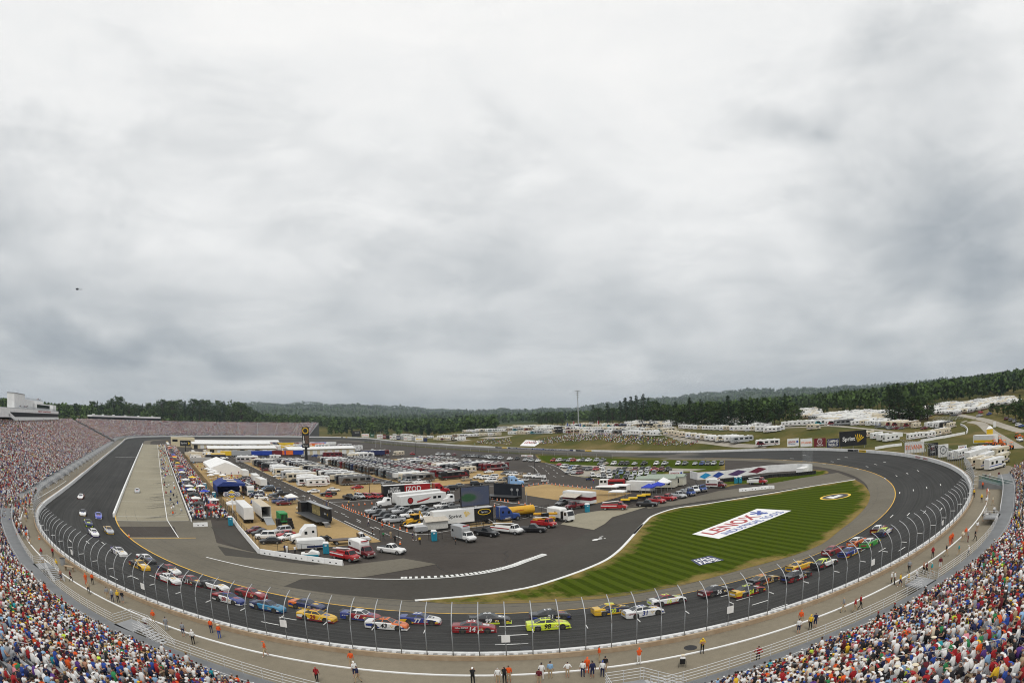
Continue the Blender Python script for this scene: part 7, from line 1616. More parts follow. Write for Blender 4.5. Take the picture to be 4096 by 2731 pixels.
 # trailers and shelters of the rescue compound
 p = S('e',800,1190,0.);cp = empty('white_box_trailer',p+Vector((2.5,3.0,0)),R_(100),label='white box trailer with an awning behind the blue canopy',cat='trailer');mb = MB();mb.box(-4.5,4.5,-1.25,1.25,.6,3.5);mb.obj('body',M_RVW,cp);mb = MB();mb.box(-4.52,-4.5,-.4,.4,1.9,2.8);mb.obj('window',M_GLASS,cp);wheel_mb(-.5,1.25,.4).obj('wheel',[M_TYRE,M_RIM],cp);wheel_mb(-.5,-1.25,.4).obj('wheel',[M_TYRE,M_RIM],cp)
 mb = MB();mb.add([(-3,-1.25,3.3),(3.5,-1.25,3.3),(3.5,-4.,2.5),(-3,-4.,2.5),(-3,-1.25,3.24),(3.5,-1.25,3.24),(3.5,-4.,2.44),(-3,-4.,2.44)],[(3,2,1,0),(4,5,6,7),(0,1,5,4),(1,2,6,5),(2,3,7,6),(3,0,4,7)]);mb.obj('awning',M_AWN,cp)
 for n,(x,y) in enumerate(((1270,1100),(1440,1060))):
  q = S('e',x,y,0.);b = empty('site_cabin',q+Vector((1,4.5,0)),R_(-70),label=['long pale cabin with a green roof, nearer of the pair','long pale cabin with a green roof, further of the pair'][n],cat='cabin');mb = MB();mb.box(-7,6,-1.7,1.7,.3,3.1);mb.obj('wall',mat('pale_cream',(.60,.58,.48),.6),b);mb = MB();mb.add([(-7.3,-2,3.1),(6.3,-2,3.1),(6.3,2,3.1),(-7.3,2,3.1),(-7.3,0,3.9),(6.3,0,3.9)],[(0,1,5,4),(2,3,4,5),(0,4,3),(1,2,5),(3,2,1,0)]);mb.obj('roof',mat('sage_roof',(.28,.33,.27),.6),b)
  for i in range(4): mb = MB();mb.box(-6+i*3.1,-4.8+i*3.1,-1.72,-1.702,1.1,2.5);mb.obj('window',M_GLASS,b)
 def canopy(c,x,y,w,d,h,m,label,rz=0.,peak=.9,name='canopy_tent'):
  p = S(c,x,y,0.);o = empty(name,p,rz,label=label,cat='tent');mb = MB();B = [(-w/2,-d/2,h),(w/2,-d/2,h),(w/2,d/2,h),(-w/2,d/2,h)];mb.add(B+[(0,0,h+peak)]+[(a,b,z-.3) for a,b,z in B],[(0,1,4),(1,2,4),(2,3,4),(3,0,4),(5,6,1,0),(6,7,2,1),(7,8,3,2),(8,5,0,3)]);mb.obj('canvas',m,o)
  for a,b in ((-1,-1),(1,-1),(1,1),(-1,1)): l = MB();l.cyl((a*(w/2-.08),b*(d/2-.08),0),(a*(w/2-.08),b*(d/2-.08),h),.04,n=6);l.obj('leg',M_STEEL,o)
  return o
 canopy('e',920,1210,3.6,3.6,2.5,M_TENTB,'bright blue canopy left of its twin in the rescue compound',R_(20));canopy('e',1090,1170,3.6,3.6,2.5,M_TENTB,'bright blue canopy right of its twin in the rescue compound',R_(20));canopy('e',1200,1130,4.,4.,2.7,M_AWN,'white peaked canopy before the green roofed cabins',R_(20),1.5)
 canopy('e',340,1320,4.6,3.,2.8,M_AWN,'flat white awning over the equipment left in the rescue compound',R_(-70),.3);canopy('e',150,1230,7.,3.,3.0,M_AWN,'long white awning behind the hospitality trailer',R_(-70),.3);canopy('e',400,1210,5.,3.4,3.1,M_AWN,'white awning roof at the back of the compound',R_(-70),.3)
 canopy('f',125,380,3.4,3.4,2.5,M_AWN,'white peaked canopy by the sign post near the pit crews',0,.9);canopy('f',1045,255,3.6,3.6,2.4,M_AWN,'white peaked canopy at the road edge before the west rows',0,.9)
 # equipment row between pickups: yellow carts
 for n,(x,y) in enumerate(((480,1390),(620,1360),(780,1310),(870,1290))):
  o = empty('equipment_cart',S('e',x,y,0.),R_(-60),label='yellow and black equipment cart behind the rescue pickups, %s from the left' % ordn(n+1),cat='cart',group='equipment carts');mb = MB();mb.box(-1.3,1.3,-.6,.6,.4,1.1);mb.obj('frame',M_BLACK,o);mb = MB();mb.box(-1.25,1.25,-.55,.55,1.1,1.5);mb.obj('tank',M_YELLOW,o)
 # big marquee
 tn = empty('marquee_tent',(-77.4,-104,0),0,label='long white ridged marquee in the hospitality strip',cat='tent');mb = MB();w,h,r = 7.5,3.0,5.6
 for i in range(5):
  y0,y1 = -20+i*8,-12+i*8;m2 = MB();m2.add([(-w,y0,h),(0,y0,r),(w,y0,h),(-w,y1,h),(0,y1,r),(w,y1,h)],[(0,1,4,3),(1,2,5,4)]);m2.obj('roof_bay',M_AWN,tn)
 mb.box(-w,w,-20,-19.9,0,h);mb.add([(-w,-20,h),(w,-20,h),(0,-20,r)],[(0,1,2)]);mb.box(-w,-w+.1,-19.9,20,1.8,h);mb.box(w-.1,w,-19.9,20,0,h);mb.obj('side_wall',M_AWN,tn)
 # blue display canopy with coach
 q = S('a',1450,1250,0.);bc = empty('display_canopy',(q.x+1.5,q.y+6,0),0,label='large blue canvas canopy with pale roof panels behind the diamond sign',cat='tent');mb = MB();mb.add([(-5,-7,3.6),(5,-7,3.6),(5,7,3.6),(-5,7,3.6),(-2.5,-7,5),(-2.5,7,5),(5,-7,4.4),(5,7,4.4)],[(0,4,5,3),(4,6,7,5),(0,1,6,4),(2,3,5,7),(1,2,7,6)]);mb.obj('canvas',mat('navy_canvas',(.015,.04,.20),.7,var=.1),bc)
 mb = MB();mb.quad((-1.5,1,5.0),(2.5,1,4.75),(2.5,5,4.75),(-1.5,5,5.0));mb.quad((-1.0,-5,4.98),(2.5,-5,4.75),(2.5,-1.5,4.75),(-1.,-1.5,4.98));mb.obj('roof_panel',mat('pale_panel',(.55,.48,.40),.6),bc);mb = MB();mb.box(-4.9,-4.8,-6.9,6.9,0,3.6);mb.box(-4.9,4.9,6.8,6.9,0,3.6);mb.obj('side_wall',mat('navy_canvas',(.015,.04,.20),.7),bc)
 o = COACH[0].spawn((q.x+8.2,q.y+5,0),R_(-90),PC['white'],'white and dark show coach nose-on right of the blue canopy','coach',detail=True)
def screen_mat():
 m = bpy.data.materials.new('screen_picture');m.use_nodes = True;nt = m.node_tree;L = nt.links;b = nt.nodes['Principled BSDF'];b.inputs['Base Color'].default_value = (.01,.01,.012,1);b.inputs['Roughness'].default_value = .4
 tc = nt.nodes.new('ShaderNodeTexCoord');g = nt.nodes.new('ShaderNodeTexGradient');g.gradient_type = 'SPHERICAL';mp = nt.nodes.new('ShaderNodeMapping');L.new(tc.outputs['Generated'],mp.inputs[0]);mp.inputs['Location'].default_value = (-.32,-.5,-.75);mp.inputs['Scale'].default_value = (1.3,.01,1.7);L.new(mp.outputs[0],g.inputs[0])
 r = nt.nodes.new('ShaderNodeValToRGB');L.new(g.outputs['Fac'],r.inputs[0]);e = r.color_ramp.elements;e[0].position = .12;e[0].color = (.035,.045,.075,1);e[1].position = .42;e[1].color = (.012,.05,.016,1);q = e.new(.34);q.color = (.05,.055,.07,1)
 nz = nt.nodes.new('ShaderNodeTexNoise');nz.inputs['Scale'].default_value = 22;nz.inputs['Detail'].default_value = 3;L.new(tc.outputs['Generated'],nz.inputs[0]);mx = nt.nodes.new('ShaderNodeMix');mx.data_type = 'RGBA';mr = nt.nodes.new('ShaderNodeMapRange');mr.inputs[1].default_value = .62;mr.inputs[2].default_value = .72;L.new(nz.outputs['Fac'],mr.inputs[0]);L.new(mr.outputs[0],mx.inputs[0]);L.new(r.outputs[0],mx.inputs[6]);mx.inputs[7].default_value = (.14,.10,.10,1)
 L.new(mx.outputs[2],b.inputs['Emission Color']);b.inputs['Emission Strength'].default_value = 1.0;return m
near_infield()
def small_things():
 # portable toilets
 def toilet(c,x,y,lab,rz=0.):
  o = empty('portable_toilet',S(c,x,y),rz,label=lab,cat='toilet')
  mb = MB();mb.box(-.55,.55,-.55,.55,.05,2.05);mb.obj('cabin',M_TEAL,o);mb = MB();mb.loft([[(-.6,-.6,2.05),(.6,-.6,2.05),(.6,.6,2.05),(-.6,.6,2.05)],[(-.45,-.5,2.3),(.45,-.5,2.3),(.45,.5,2.3),(-.45,.5,2.3)]]);mb.obj('roof',M_WHITE,o);mb = MB();mb.box(-.42,.42,-.58,-.555,.15,1.95);mb.obj('door',mat('toilet_door',(.012,.20,.30),.5),o);mb = MB();mb.box(-.2,.2,-.592,-.582,1.6,1.8);mb.obj('sign_plate',M_WHITE,o)
 toilet('f',1590,1030,'teal portable toilet inside the barrier by the red fire pickup',R_(-20));toilet('g',1125,830,'teal portable toilet beside the iron gate before the kiosk',R_(-20));toilet('h',1368,772,'teal portable toilet at the corner of the rescue compound',R_(-30));toilet('3',2058,992,'teal portable toilet on the verge, left of a pair',R_(-40));toilet('3',2095,990,'teal portable toilet on the verge, right of a pair',R_(-40));toilet('f',90,590,'teal portable toilet at the pit corner',0);toilet('a',1040,1110,'teal portable toilet behind the pit crews, far one',0);toilet('a',1210,1290,'teal portable toilet behind the pit crews, near the diamond sign',0)
 # traffic cones
 cone = Proto('traffic_cone',[('cone',MB().cyl((0,0,.04),(0,0,.75),.19,.03,10),[M_ORANGE],None),('base',MB().cbox(0,0,0,.45,.45,.05),[M_BLACK],None),('collar',MB().cyl((0,0,.38),(0,0,.52),.125,.09,10),[M_TAPE],None)],.8)
 n = 0
 for c,L_,where in (('g',[(35,440),(92,462),(152,485),(203,505),(255,530),(310,545),(352,562),(420,588),(493,618),(590,655),(700,690)],'along the road edge by the fleet pickups'),('f',[(1840,290),(1860,310),(1890,325),(1920,335),(1952,355),(1985,370),(2018,385),(2050,395),(2100,408),(2145,425),(2192,450),(2245,468)],'in the double line at the road junction'),('f',[(1920,285),(2008,285),(2102,275),(2195,268),(2305,258)],'across the road junction'),
       ('h',[(360,378),(455,365),(527,353),(600,345),(675,335),(735,330),(815,345),(872,352),(937,362),(995,368),(1068,375),(1140,383),(1218,388),(1287,397),(1353,405),(1437,408)],'along the edge of the sand triangle'),('h',[(12,598),(75,608),(125,618),(297,640),(393,660),(475,675)],'before the black stage'),('g',[(1878,150),(1957,172),(2037,188),(2113,200),(2168,208),(2230,215),(2280,225)],'on the road right of the video screen'),('g',[(2070,300),(2168,318),(2225,318)],'behind the blue tractor'),('g',[(592,890)],'beside the white pickup'),('1',[(1187,1492)],'on the yellow line at pit exit'),('5',[(362,252)],'on the concourse by the near turn wall'),('b',[(1735,1140),(1785,1155),(1820,1165)],'on the sand by the red saloon')):
  for i,(x,y) in enumerate(L_): cone.spawn(S(c,x,y),0,PC['orange'],'orange traffic cone %s, %s from the left' % (where,ordn(i+1)),'cone','traffic cones',detail=False,scale=1.15)
 # lamp posts
 def pole(c,x,yb,yt,lab,head=True,r=.12,m=None):
  p = S(c,x,yb);h = upz(c,x,yt,p);o = empty('lamp_post',p,0,label=lab,cat='lamp post');mb = MB();mb.cyl((0,0,0),(0,0,h),r,r*.6,8);mb.obj('pole',m or M_BLACK,o)
  if head:
   for s in (1,-1): mb = MB();mb.box(s*.2 if s > 0 else -1.2,1.2 if s > 0 else -.2,-.25,.25,h-.1,h+.1);mb.obj('lamp_head',M_BLACK,o)
 pole('d',890,800,440,'black double-headed lamp post by the tunnel road');pole('b',2015,1180,690,'tall thin dark pole on the sand before the west rows',False);pole('c',765,455,228,'lamp post beyond the coach park near the back straight');pole('d',742,1440,1165,'slim pole beside the yellow tanker',False,.08,M_STEEL);pole('c',110,330,20,'pale floodlight pole right of the far billboards, first',False,.15,M_STEEL);pole('c',8,330,18,'pale floodlight pole right of the far billboards, second',False,.15,M_STEEL);pole('c',375,300,60,'pale floodlight pole right of the far billboards, third',False,.15,M_STEEL);pole('c',1155,640,530,'short dark pole in the coach park',False)
 # tall light mast
 p = S('3',612,455);h = upz('3',602,142,p);o = empty('light_mast',p,0,label='very tall slim mast with antenna platforms on the skyline',cat='mast');mb = MB();mb.cyl((0,0,0),(0,0,h),.9,.45,8);mb.obj('mast_tube',M_STEEL,o)
 for f,w in ((.995,4.2),(.94,2.6),(.88,2.6),(.80,2.)):
  mb = MB();mb.box(-w,w,-w*.3,w*.3,h*f-.4,h*f+.4);mb.obj('platform',M_GREY,o)
 # flag poles near it
 for i,(x,yt) in enumerate(((508,435),(565,418),(622,440),(790,415))):
  p = S('3',x,545);h = upz('3',x,yt,p);o = empty('flag_pole',p,0,label='white flag pole with a limp flag above the hillside crowd, %s from the left' % ordn(i+1),cat='flag pole',group='flag poles above the hillside');mb = MB();mb.cyl((0,0,0),(0,0,h),.18,.12,6);mb.obj('pole',M_WHITE,o);mb = MB();mb.add([(.2,0,h-.3),(1.8,.4,h-.6),(1.7,.5,h-3.2),(.2,0,h-2.8)],[(0,1,2,3)]);mb.obj('flag',M_RED if i % 2 else M_BLUE,o)
 # scoreboard pylon
 p = Vector((-17.8,-52.6,0));h = upz('b',820,-60,p);zb = upz('b',820,330,p);o = empty('scoreboard_pylon',p,R_(-20),label='tall dark scoring pylon rising from the infield campers',cat='scoreboard');mb = MB();mb.box(-.8,.8,-.5,.5,0,zb);mb.obj('post',M_BLACK,o);mb = MB();mb.box(-2.1,2.1,-.9,.9,zb,h-4.4);mb.obj('tower',M_BLACK,o)
 mb = MB();mb.box(-.4,1.9,-.96,-.91,zb+2.4,h-5);mb.obj('score_panel',mat('score_panel',(.16,.09,.06),.6,c2=(.03,.025,.02),scale=.9),o)
 for i in range(12): lettering(random.choice(['1','2','4','7','9','14','24','31']),M_WHITE,o,(-1.2,-.95,zb+3+i*(h-zb-8.5)/12),0,height=1.0)
 mb = MB();mb.box(-2.3,2.3,-.97,-.91,zb+.2,zb+2.2);mb.obj('foot_sign',M_BLACK,o);lettering('Sprint',M_WHITE,o,(-.2,-1.0,zb+1.2),0,height=1.1,width=3.0);mb = MB();mb.cbox(0,0,h-4.4,4.4,1.6,4.4);mb.obj('crown_sign',M_BLACK,o);mb = MB();mb.cyl((0,-.82,h-2.2),(0,-.9,h-2.2),1.9,n=20);mb.obj('crown_disc',M_YELLOW,o);mb = MB();mb.cyl((0,-.9,h-2.2),(0,-.95,h-2.2),1.4,n=20);mb.obj('crown_disc_core',M_BLACK,o)
 # diamond petrol sign
 p = Vector((-89.8,-235.6,0));d_ = Vector((CAMP[0]-p.x,CAMP[1]-p.y));rz = math.atan2(d_.y,d_.x)+math.pi/2;h0,h1 = upz('a',1545,1290,p),upz('a',1545,1120,p);o = empty('petrol_sign',p,rz,label='yellow and blue diamond petrol sign on a white post beside the pits',cat='sign');mb = MB();mb.cyl((0,.1,0),(0,.1,h0+.4),.16,n=8);mb.obj('post',M_WHITE,o);c = (h0+h1)/2;hh = (h1-h0)/2;w = hh*2.05
 def poly(nm,P_,y,m): mb = MB();mb.loft([[(a,y,b) for a,b in P_],[(a,y-.05,b) for a,b in P_]]);mb.obj(nm,m,o)
 poly('back_panel',[(-w,c-.1),(-w*.85,c-hh*.45),(-w*.5,c-hh*.5),(0,c-hh),(w*.5,c-hh*.5),(w*.85,c-hh*.45),(w,c),(w*.85,c+hh*.45),(w*.5,c+hh*.5),(0,c+hh),(-w*.5,c+hh*.5),(-w*.85,c+hh*.45)],.05,M_WHITE);poly('blue_edge',[(-w*.9,c),(-w*.8,c-hh*.36),(-w*.45,c-hh*.42),(0,c-hh*.9),(w*.45,c-hh*.42),(w*.8,c-hh*.36),(w*.9,c),(w*.8,c+hh*.36),(w*.45,c+hh*.42),(0,c+hh*.9),(-w*.45,c+hh*.42),(-w*.8,c+hh*.36)],-.005,M_NAVY);poly('diamond',[(0,c-hh*.84),(w*.62,c),(0,c+hh*.84),(-w*.62,c)],-.06,M_YELLOW);poly('name_band',[(-w*.84,c-hh*.28),(w*.84,c-hh*.28),(w*.84,c+hh*.28),(-w*.84,c+hh*.28)],-.115,mat('pale_band',(.62,.60,.62),.5));lettering('SUNOCO',M_NAVY,o,(0,-.19,c),0,height=hh*.46,width=w*1.55,bold=.03,shear=.15)
 p = Vector((-87.3,48.,0));d_ = Vector((CAMP[0]-p.x,CAMP[1]-p.y));rz = math.atan2(d_.y,d_.x)+math.pi/2;h0,h1 = upz('a',675,300,p),upz('a',675,192,p);o = empty('sponsor_sign',p,rz,label='black sign with white lettering and yellow arrow above the far pit stalls',cat='sign');w = 583/445*0+445*(210/4.704/4)/FPX/2;mb = MB();mb.box(-w,w,-.15,.15,h0,h1);mb.obj('panel',M_BLACK,o);mb = MB();mb.cyl((0,0,0),(0,0,h0),.3,n=8);mb.obj('post',M_BLACK,o);lettering('Sprint',M_WHITE,o,(-w*.28,-.2,(h0+h1)/2),0,height=(h1-h0)*.42,width=w*1.15);mb = MB();cz = (h0+h1)/2;q = (h1-h0)*.32;mb.add([(w*.45,-.2,cz+q),(w*.9,-.2,cz),(w*.45,-.2,cz-q),(w*.62,-.2,cz)],[(0,3,2,1)]);mb.obj('arrow_mark',M_YELLOW,o)
 # black concert stage right of the screen
 a,b = S('d',170,1290,0.),S('d',690,1320,0.);m = (a+b)/2;o = empty('concert_stage',(m.x-.5,m.y+1.2,0),math.atan2(b.y-a.y,b.x-a.x),label='black mobile concert stage with a tall black back wall',cat='stage');L_ = (b-a).length;mb = MB();mb.box(-L_/2,L_/2,.6,1.0,1.0,4.8);mb.obj('back_wall',mat('stage_navy',(.008,.011,.018),.6),o);mb = MB();mb.box(-L_/2-1.4,L_/2,-3.2,.6,1.15,1.3);mb.obj('deck',mat('stage_grey',(.05,.052,.055),.5),o);mb = MB();mb.box(-L_/2,L_/2,-1.2,.9,.4,1.1);mb.obj('chassis',M_BLACK,o)
 for x in (L_*.18,L_*.38): mb = MB();mb.cyl((x,.4,1.3),(x,.4,3.0),.04,n=6);mb.cyl((x,.38,3.1),(x,.3,3.1),.45,n=12);mb.obj('stage_fan',M_SILVER,o)
 for x in (-L_*.4,-L_*.3):
  for s in (1,-1): wheel_mb(x,s*1.0,.45,.3).obj('wheel',[M_TYRE,M_RIM],o)
 TRACTOR.spawn(S('d',500,1050,0.),R_(-20),(.25,.45,.75),'pale and bright blue lorry tractor behind the concert stage','lorry',detail=True)
 def cart(c,x,y,lab,colm=M_RVW):
  o = empty('golf_cart',S(c,x,y,0.),R_(random.uniform(150,200)),label=lab,cat='cart');mb = MB();mb.box(-1.1,1.1,-.55,.55,.3,.75);mb.obj('body',colm,o);mb = MB();mb.box(-.5,.2,-.5,.5,.75,1.1);mb.obj('seat',M_BLACK,o);mb = MB();mb.box(-.8,.7,-.55,.55,1.75,1.82);[mb.cyl((x_,y_,.7),(x_,y_,1.75),.03,n=4) for x_ in (-.75,.65) for y_ in (-.5,.5)];mb.obj('canopy',colm,o)
  for x_ in (.75,-.75):
   for s in (1,-1): wheel_mb(x_,s*.56,.23,.18).obj('wheel',[M_TYRE,M_RIM],o)
 cart('d',1065,972,'white golf cart at the tip of the sand triangle');cart('d',1910,940,'dark golf cart on the road before the car park',M_NAVY);cart('d',725,955,'small white cart by the kerb of the coach lot');cart('b',1250,1265,'red cart at the corner of the west rows',M_RED);cart('f',1180,340,'cream golf cart beside the show stage',M_RVC)
 # chain-link gates and fences inside
 def mesh_fence(c,pts,h,lab,m=M_BLACK,mm=None):
  P_ = P2(*[(c,x,y) for x,y in pts]);o = empty('mesh_fence',(0,0,0),0,label=lab,cat='fence')
  for a,b in zip(P_[:-1],P_[1:]):
   n = max(1,int((b-a).length/2.6))
   for i in range(n+1): q = a+(b-a)*i/n;mb = MB();mb.cyl((q.x,q.y,0),(q.x,q.y,h),.04,n=5);mb.obj('post',m,o)
   mb = MB();mb.tube([(a.x,a.y,h),(b.x,b.y,h)],.03,4,0);mb.tube([(a.x,a.y,h*.5),(b.x,b.y,h*.5)],.02,4,0);mb.obj('rail',m,o);mb = MB();mb.quad((a.x,a.y,.05),(b.x,b.y,.05),(b.x,b.y,h),(a.x,a.y,h));mb.obj('wire_mesh',mm or MESHB,o)
 MESHB = mesh_mat('dark_chain_link',.16,(.05,.05,.05))
 mesh_fence('f',[(140,520),(270,700),(540,960),(830,1005),(1000,1030),(1420,1070)],2.2,'dark mesh fence behind the white barrier of the sand lot');mesh_fence('g',[(1040,825),(1250,800),(1450,770),(1900,640),(2352,560)],2.2,'black mesh gate and fence between the screen trailer and the paved corner');mesh_fence('g',[(280,850),(570,830)],2.4,'black gate frame beside the road end');mesh_fence('h',[(170,910),(420,850),(760,770)],2.0,'mesh fence before the yellow tanker');mesh_fence('f',[(680,265),(990,265),(1250,230)],2.,'pale mesh fence of the sand lot by the white canopy',M_STEEL)
 o = empty('mesh_fence',(0,0,0),0,label='long low mesh fence on the inner side of the back straight',cat='fence');P_ = [Vector((*oval(2.12+i*.8/30,31.5),0)) for i in range(31)];me = MB().cyl((0,0,0),(0,0,2.4),.06,n=5).mesh('post',[M_STEEL])
 for q in P_: newobj('post',me,o,q)
 newobj('wire_mesh',np_mesh('wire_mesh',[v for q in P_ for v in ((q.x,q.y,.05),(q.x,q.y,2.4))],[(2*i,2*i+2,2*i+3,2*i+1) for i in range(30)],[mesh_mat('grey_chain_link',.35,(.06,.065,.07))]),o)
 # helicopter in the sky
 d = ray('z',178,664);p = Vector(CAMP+d*900);o = empty('helicopter',p,R_(200),label='small dark helicopter in the cloudy sky at the left',cat='helicopter');mb = MB();mb.loft([[(x,r*math.cos(a),r*1.15*math.sin(a)) for a in [i*math.pi/4 for i in range(8)]] for x,r in ((2.9,.25),(2.2,.95),(.5,1.2),(-1.2,.9),(-2.2,.35),(-6.5,.14))]);mb.obj('fuselage',M_BLACK,o,smooth=True);mb = MB();mb.box(-5.5,5.5,-.14,.14,1.75,1.8);mb.box(-.14,.14,-5.5,5.5,1.75,1.8);mb.cyl((0,0,1.1),(0,0,1.75),.1,n=6);mb.obj('rotor',M_BLACK,o);mb = MB();mb.box(-6.9,-6.2,-.05,.05,-.3,1.3);mb.obj('tail_fin',M_BLACK,o)
 for s in (1,-1): mb = MB();mb.tube([(2.2,s*1.,-1.6),(-1.6,s*1.,-1.6)],.07,5);mb.tube([(1,s*.6,-.9),(1,s*1.,-1.6)],.05,4);mb.obj('skid',M_BLACK,o)
small_things()
# ------------------------------------------------------------------ billboards
def board(c,x0,x1,yt,yb,ybase,facem,texts,label,marks=(),name='billboard',p=None,legs=True,dist=None):
 p = p or S(c,(x0+x1)/2,ybase);d = math.hypot(p.x-CAMP[0],p.y-CAMP[1]);ra,rb = ray(c,x0,yb),ray(c,x1,yb);w = d*math.acos(max(-1,min(1,float(np.dot(ra,rb)))))
 z1,z0 = upz(c,(x0+x1)/2,yt,p),upz(c,(x0+x1)/2,yb,p);rz = math.atan2(CAMP[1]-p.y,CAMP[0]-p.x)+math.pi/2
 o = empty(name,p,rz,label=label,cat='billboard');mb = MB();mb.box(-w/2,w/2,0,.3,z0,z1);mb.obj('panel',facem,o);H = z1-z0;cz = (z0+z1)/2
 if legs:
  for f in ((-.42,0,.42) if w > 6 else (-.35,.35)): mb = MB();mb.box(f*w-.12,f*w+.12,.31,.55,-.5,z1-.3);mb.obj('post',M_GREY,o)
 for t,tm,fx,fz,fw,fh in texts: lettering(t,tm,o,(fx*w,-.06,cz+fz*H),0,height=fh*H,width=fw*w,bold=.03,shear=.0)
 for kind,m,fx,fz,s in marks:
  mb = MB()
  if kind == 'feather':
   for i in range(5):
    a = R_(38+i*17);q = H*s;bx,bz = fx*w,cz+fz*H;mb.add([(bx,-.05,bz),(bx+q*math.cos(a)+q*.07,-.05,bz+q*math.sin(a)-q*.07),(bx+q*math.cos(a)-q*.05,-.05,bz+q*math.sin(a)+q*.03)],[(0,1,2)])
  elif kind == 'ring':
   n = 20;r = H*s;k = .82;ro = [(fx*w+r*math.cos(2*math.pi*i/n),-.05,cz+fz*H+r*math.sin(2*math.pi*i/n)*1.15) for i in range(n)];ri = [(fx*w+r*k*math.cos(2*math.pi*i/n),-.05,cz+fz*H+r*k*math.sin(2*math.pi*i/n)*1.15) for i in range(n)];mb.add(ro+ri,[(i,(i+1) % n,n+(i+1) % n,n+i) for i in range(n)])
  elif kind == 'blot': mb.add([(fx*w+H*s*math.cos(a)*(1 if i % 2 else .6),-.05,cz+fz*H+H*s*math.sin(a)*(1 if i % 2 else .6)) for i,a in enumerate([k*math.pi/5 for k in range(10)])],[tuple(range(10))])
  mb.obj('logo_mark',m,o)
 return o
def boards():
 p4 = lambda x: S('4',x,788)
 board('4',178,285,697,768,788,M_WHITE,[('LENOX',M_RED,-.1,.08,.62,.26),('INDUSTRIAL TOOLS',M_BLUE,-.1,-.2,.6,.1)],'white billboard with red lettering, leftmost of the five beyond the right turn',[('blot',M_BLUE,.36,.08,.2)])
 board('4',300,408,697,770,788,M_WHITE,[('SYLVANIA',M_ORANGE,0,0,.88,.24)],'white billboard with orange lettering, second of the five beyond the right turn')
 board('4',423,532,694,772,788,M_MAROON,[('TOYOTA',M_WHITE,0,-.33,.55,.18)],'dark red billboard with a white ring mark, third of the five',[('ring',M_WHITE,0,.14,.3),('ring',M_WHITE,0,.2,.14)])
 board('4',543,653,698,775,788,M_NAVY,[('CAMPING',M_WHITE,0,.2,.88,.34),('WORLD',M_WHITE,0,-.22,.8,.34)],'navy billboard with two lines of white lettering, fourth of the five')
 board('4',657,907,626,764,790,M_BLACK,[('Sprint',M_WHITE,-.15,-.05,.46,.36)],'large black billboard with white lettering and yellow feather mark',[('feather',M_YELLOW,.17,-.28,.55)])
 board('j',470,775,1042,1215,1250,M_WHITE,[('SYLVANIA',M_ORANGE,-.03,.02,.86,.42)],'wide white billboard with big orange lettering at the right turn fence',p=S('j',620,1262))
 board('j',835,990,1062,1262,1290,M_BLACK,[('AMP',M_WHITE,-.05,.25,.4,.14),('CUP',M_WHITE,-.05,-.2,.4,.12)],'dark narrow billboard between the two white ones at the right turn',[('ring',M_RED,-.05,.1,.12)])
 board('j',990,1150,1085,1282,1310,M_WHITE,[],'white billboard with a black oval emblem at the right turn fence',[('ring',M_BLACK,0,.06,.3),('blot',M_GREY,0,.06,.14)])
 board('j',1302,1440,1100,1188,1195,M_WHITE,[('LENOX',M_RED,-.1,.05,.6,.4)],'small white sign on the lawn behind the right turn',[('blot',M_BLUE,.34,.05,.22)])
 board('e',1300,1568,762,850,870,M_WHITE,[('LENOX',M_RED,-.1,-.05,.66,.42)],'white sign with red lettering at the corner of the grass car park',[('blot',M_BLUE,.36,0,.3)])
 board('d',637,740,462,495,505,M_WHITE,[('LENOX',M_RED,-.1,0,.6,.4)],'small white banner on the back straight fence, left of two');board('d',748,860,466,502,512,M_WHITE,[('LENOX',M_RED,-.1,0,.7,.5)],'small white banner on the back straight fence, right of two')
 for i,(x0,x1,m,tx,tm) in enumerate(((35,145,M_WHITE,'LENOX',M_RED),(148,210,M_MAROON,'TOYOTA',M_WHITE),(213,275,M_BLACK,'',M_WHITE),(278,335,M_WHITE,'K',M_RED),(340,404,M_WHITE,'K',M_BLACK),(407,480,M_NAVY,'GARAGE',M_WHITE),(483,536,M_GREY,'',M_WHITE),(540,608,M_WHITE,'Frank',M_RED),(613,688,M_WHITE,'SUBWAY',M_GREY),(692,754,M_GREY,'',M_RED),(757,908,M_WHITE,'Media',M_YELLOW),(914,984,M_NAVY,'',M_WHITE))):
  yb = 150+(x0-35)*.075;board('c',x0,x1,yb-72,yb,yb+22,m,[(tx,tm,0,0,.75,.36)] if tx else [],'small trackside billboard beyond the back straight, %s from the left of the row' % ordn(i+4))
 board('b',1682,1845,15,118,125,M_BLACK,[('Sprint',M_WHITE,.1,.2,.5,.2)],'black and yellow billboard at the far end of the back straight, leftmost of its row');board('b',1865,2005,66,128,135,M_WHITE,[('SYLVANIA',M_ORANGE,0,0,.85,.3)],'white billboard with orange print, second of the far row');board('b',2028,2105,72,132,142,mat('deep_green',(.01,.09,.05),.5),[('Bell',M_WHITE,0,.1,.5,.3)],'green billboard, third of the far row')
 # banner lying on the hillside
 q = [S('d',720,190),S('d',1050,205),S('d',890,308),S('d',605,300)];o = empty('hillside_banner',(0,0,0),0,label='white banner with red lettering lying on the grass bank of the back straight',cat='banner');mb = MB();n = 8;G_ = [[(q[0]*(1-u)+q[1]*u)*(1-v)+(q[3]*(1-u)+q[2]*u)*v for u in [i/n for i in range(n+1)]] for v in [j/n for j in range(n+1)]]
 lift = lambda p_: (p_.x,p_.y,max(p_.z,gz(p_.x,p_.y))+.25)
 for j in range(n):
  for i in range(n): mb.quad(lift(G_[j+1][i]),lift(G_[j+1][i+1]),lift(G_[j][i+1]),lift(G_[j][i]))
 mb.obj('sheet',M_WHITE,o);me = text_mesh('LENOX',M_RED,0.,.03).copy()
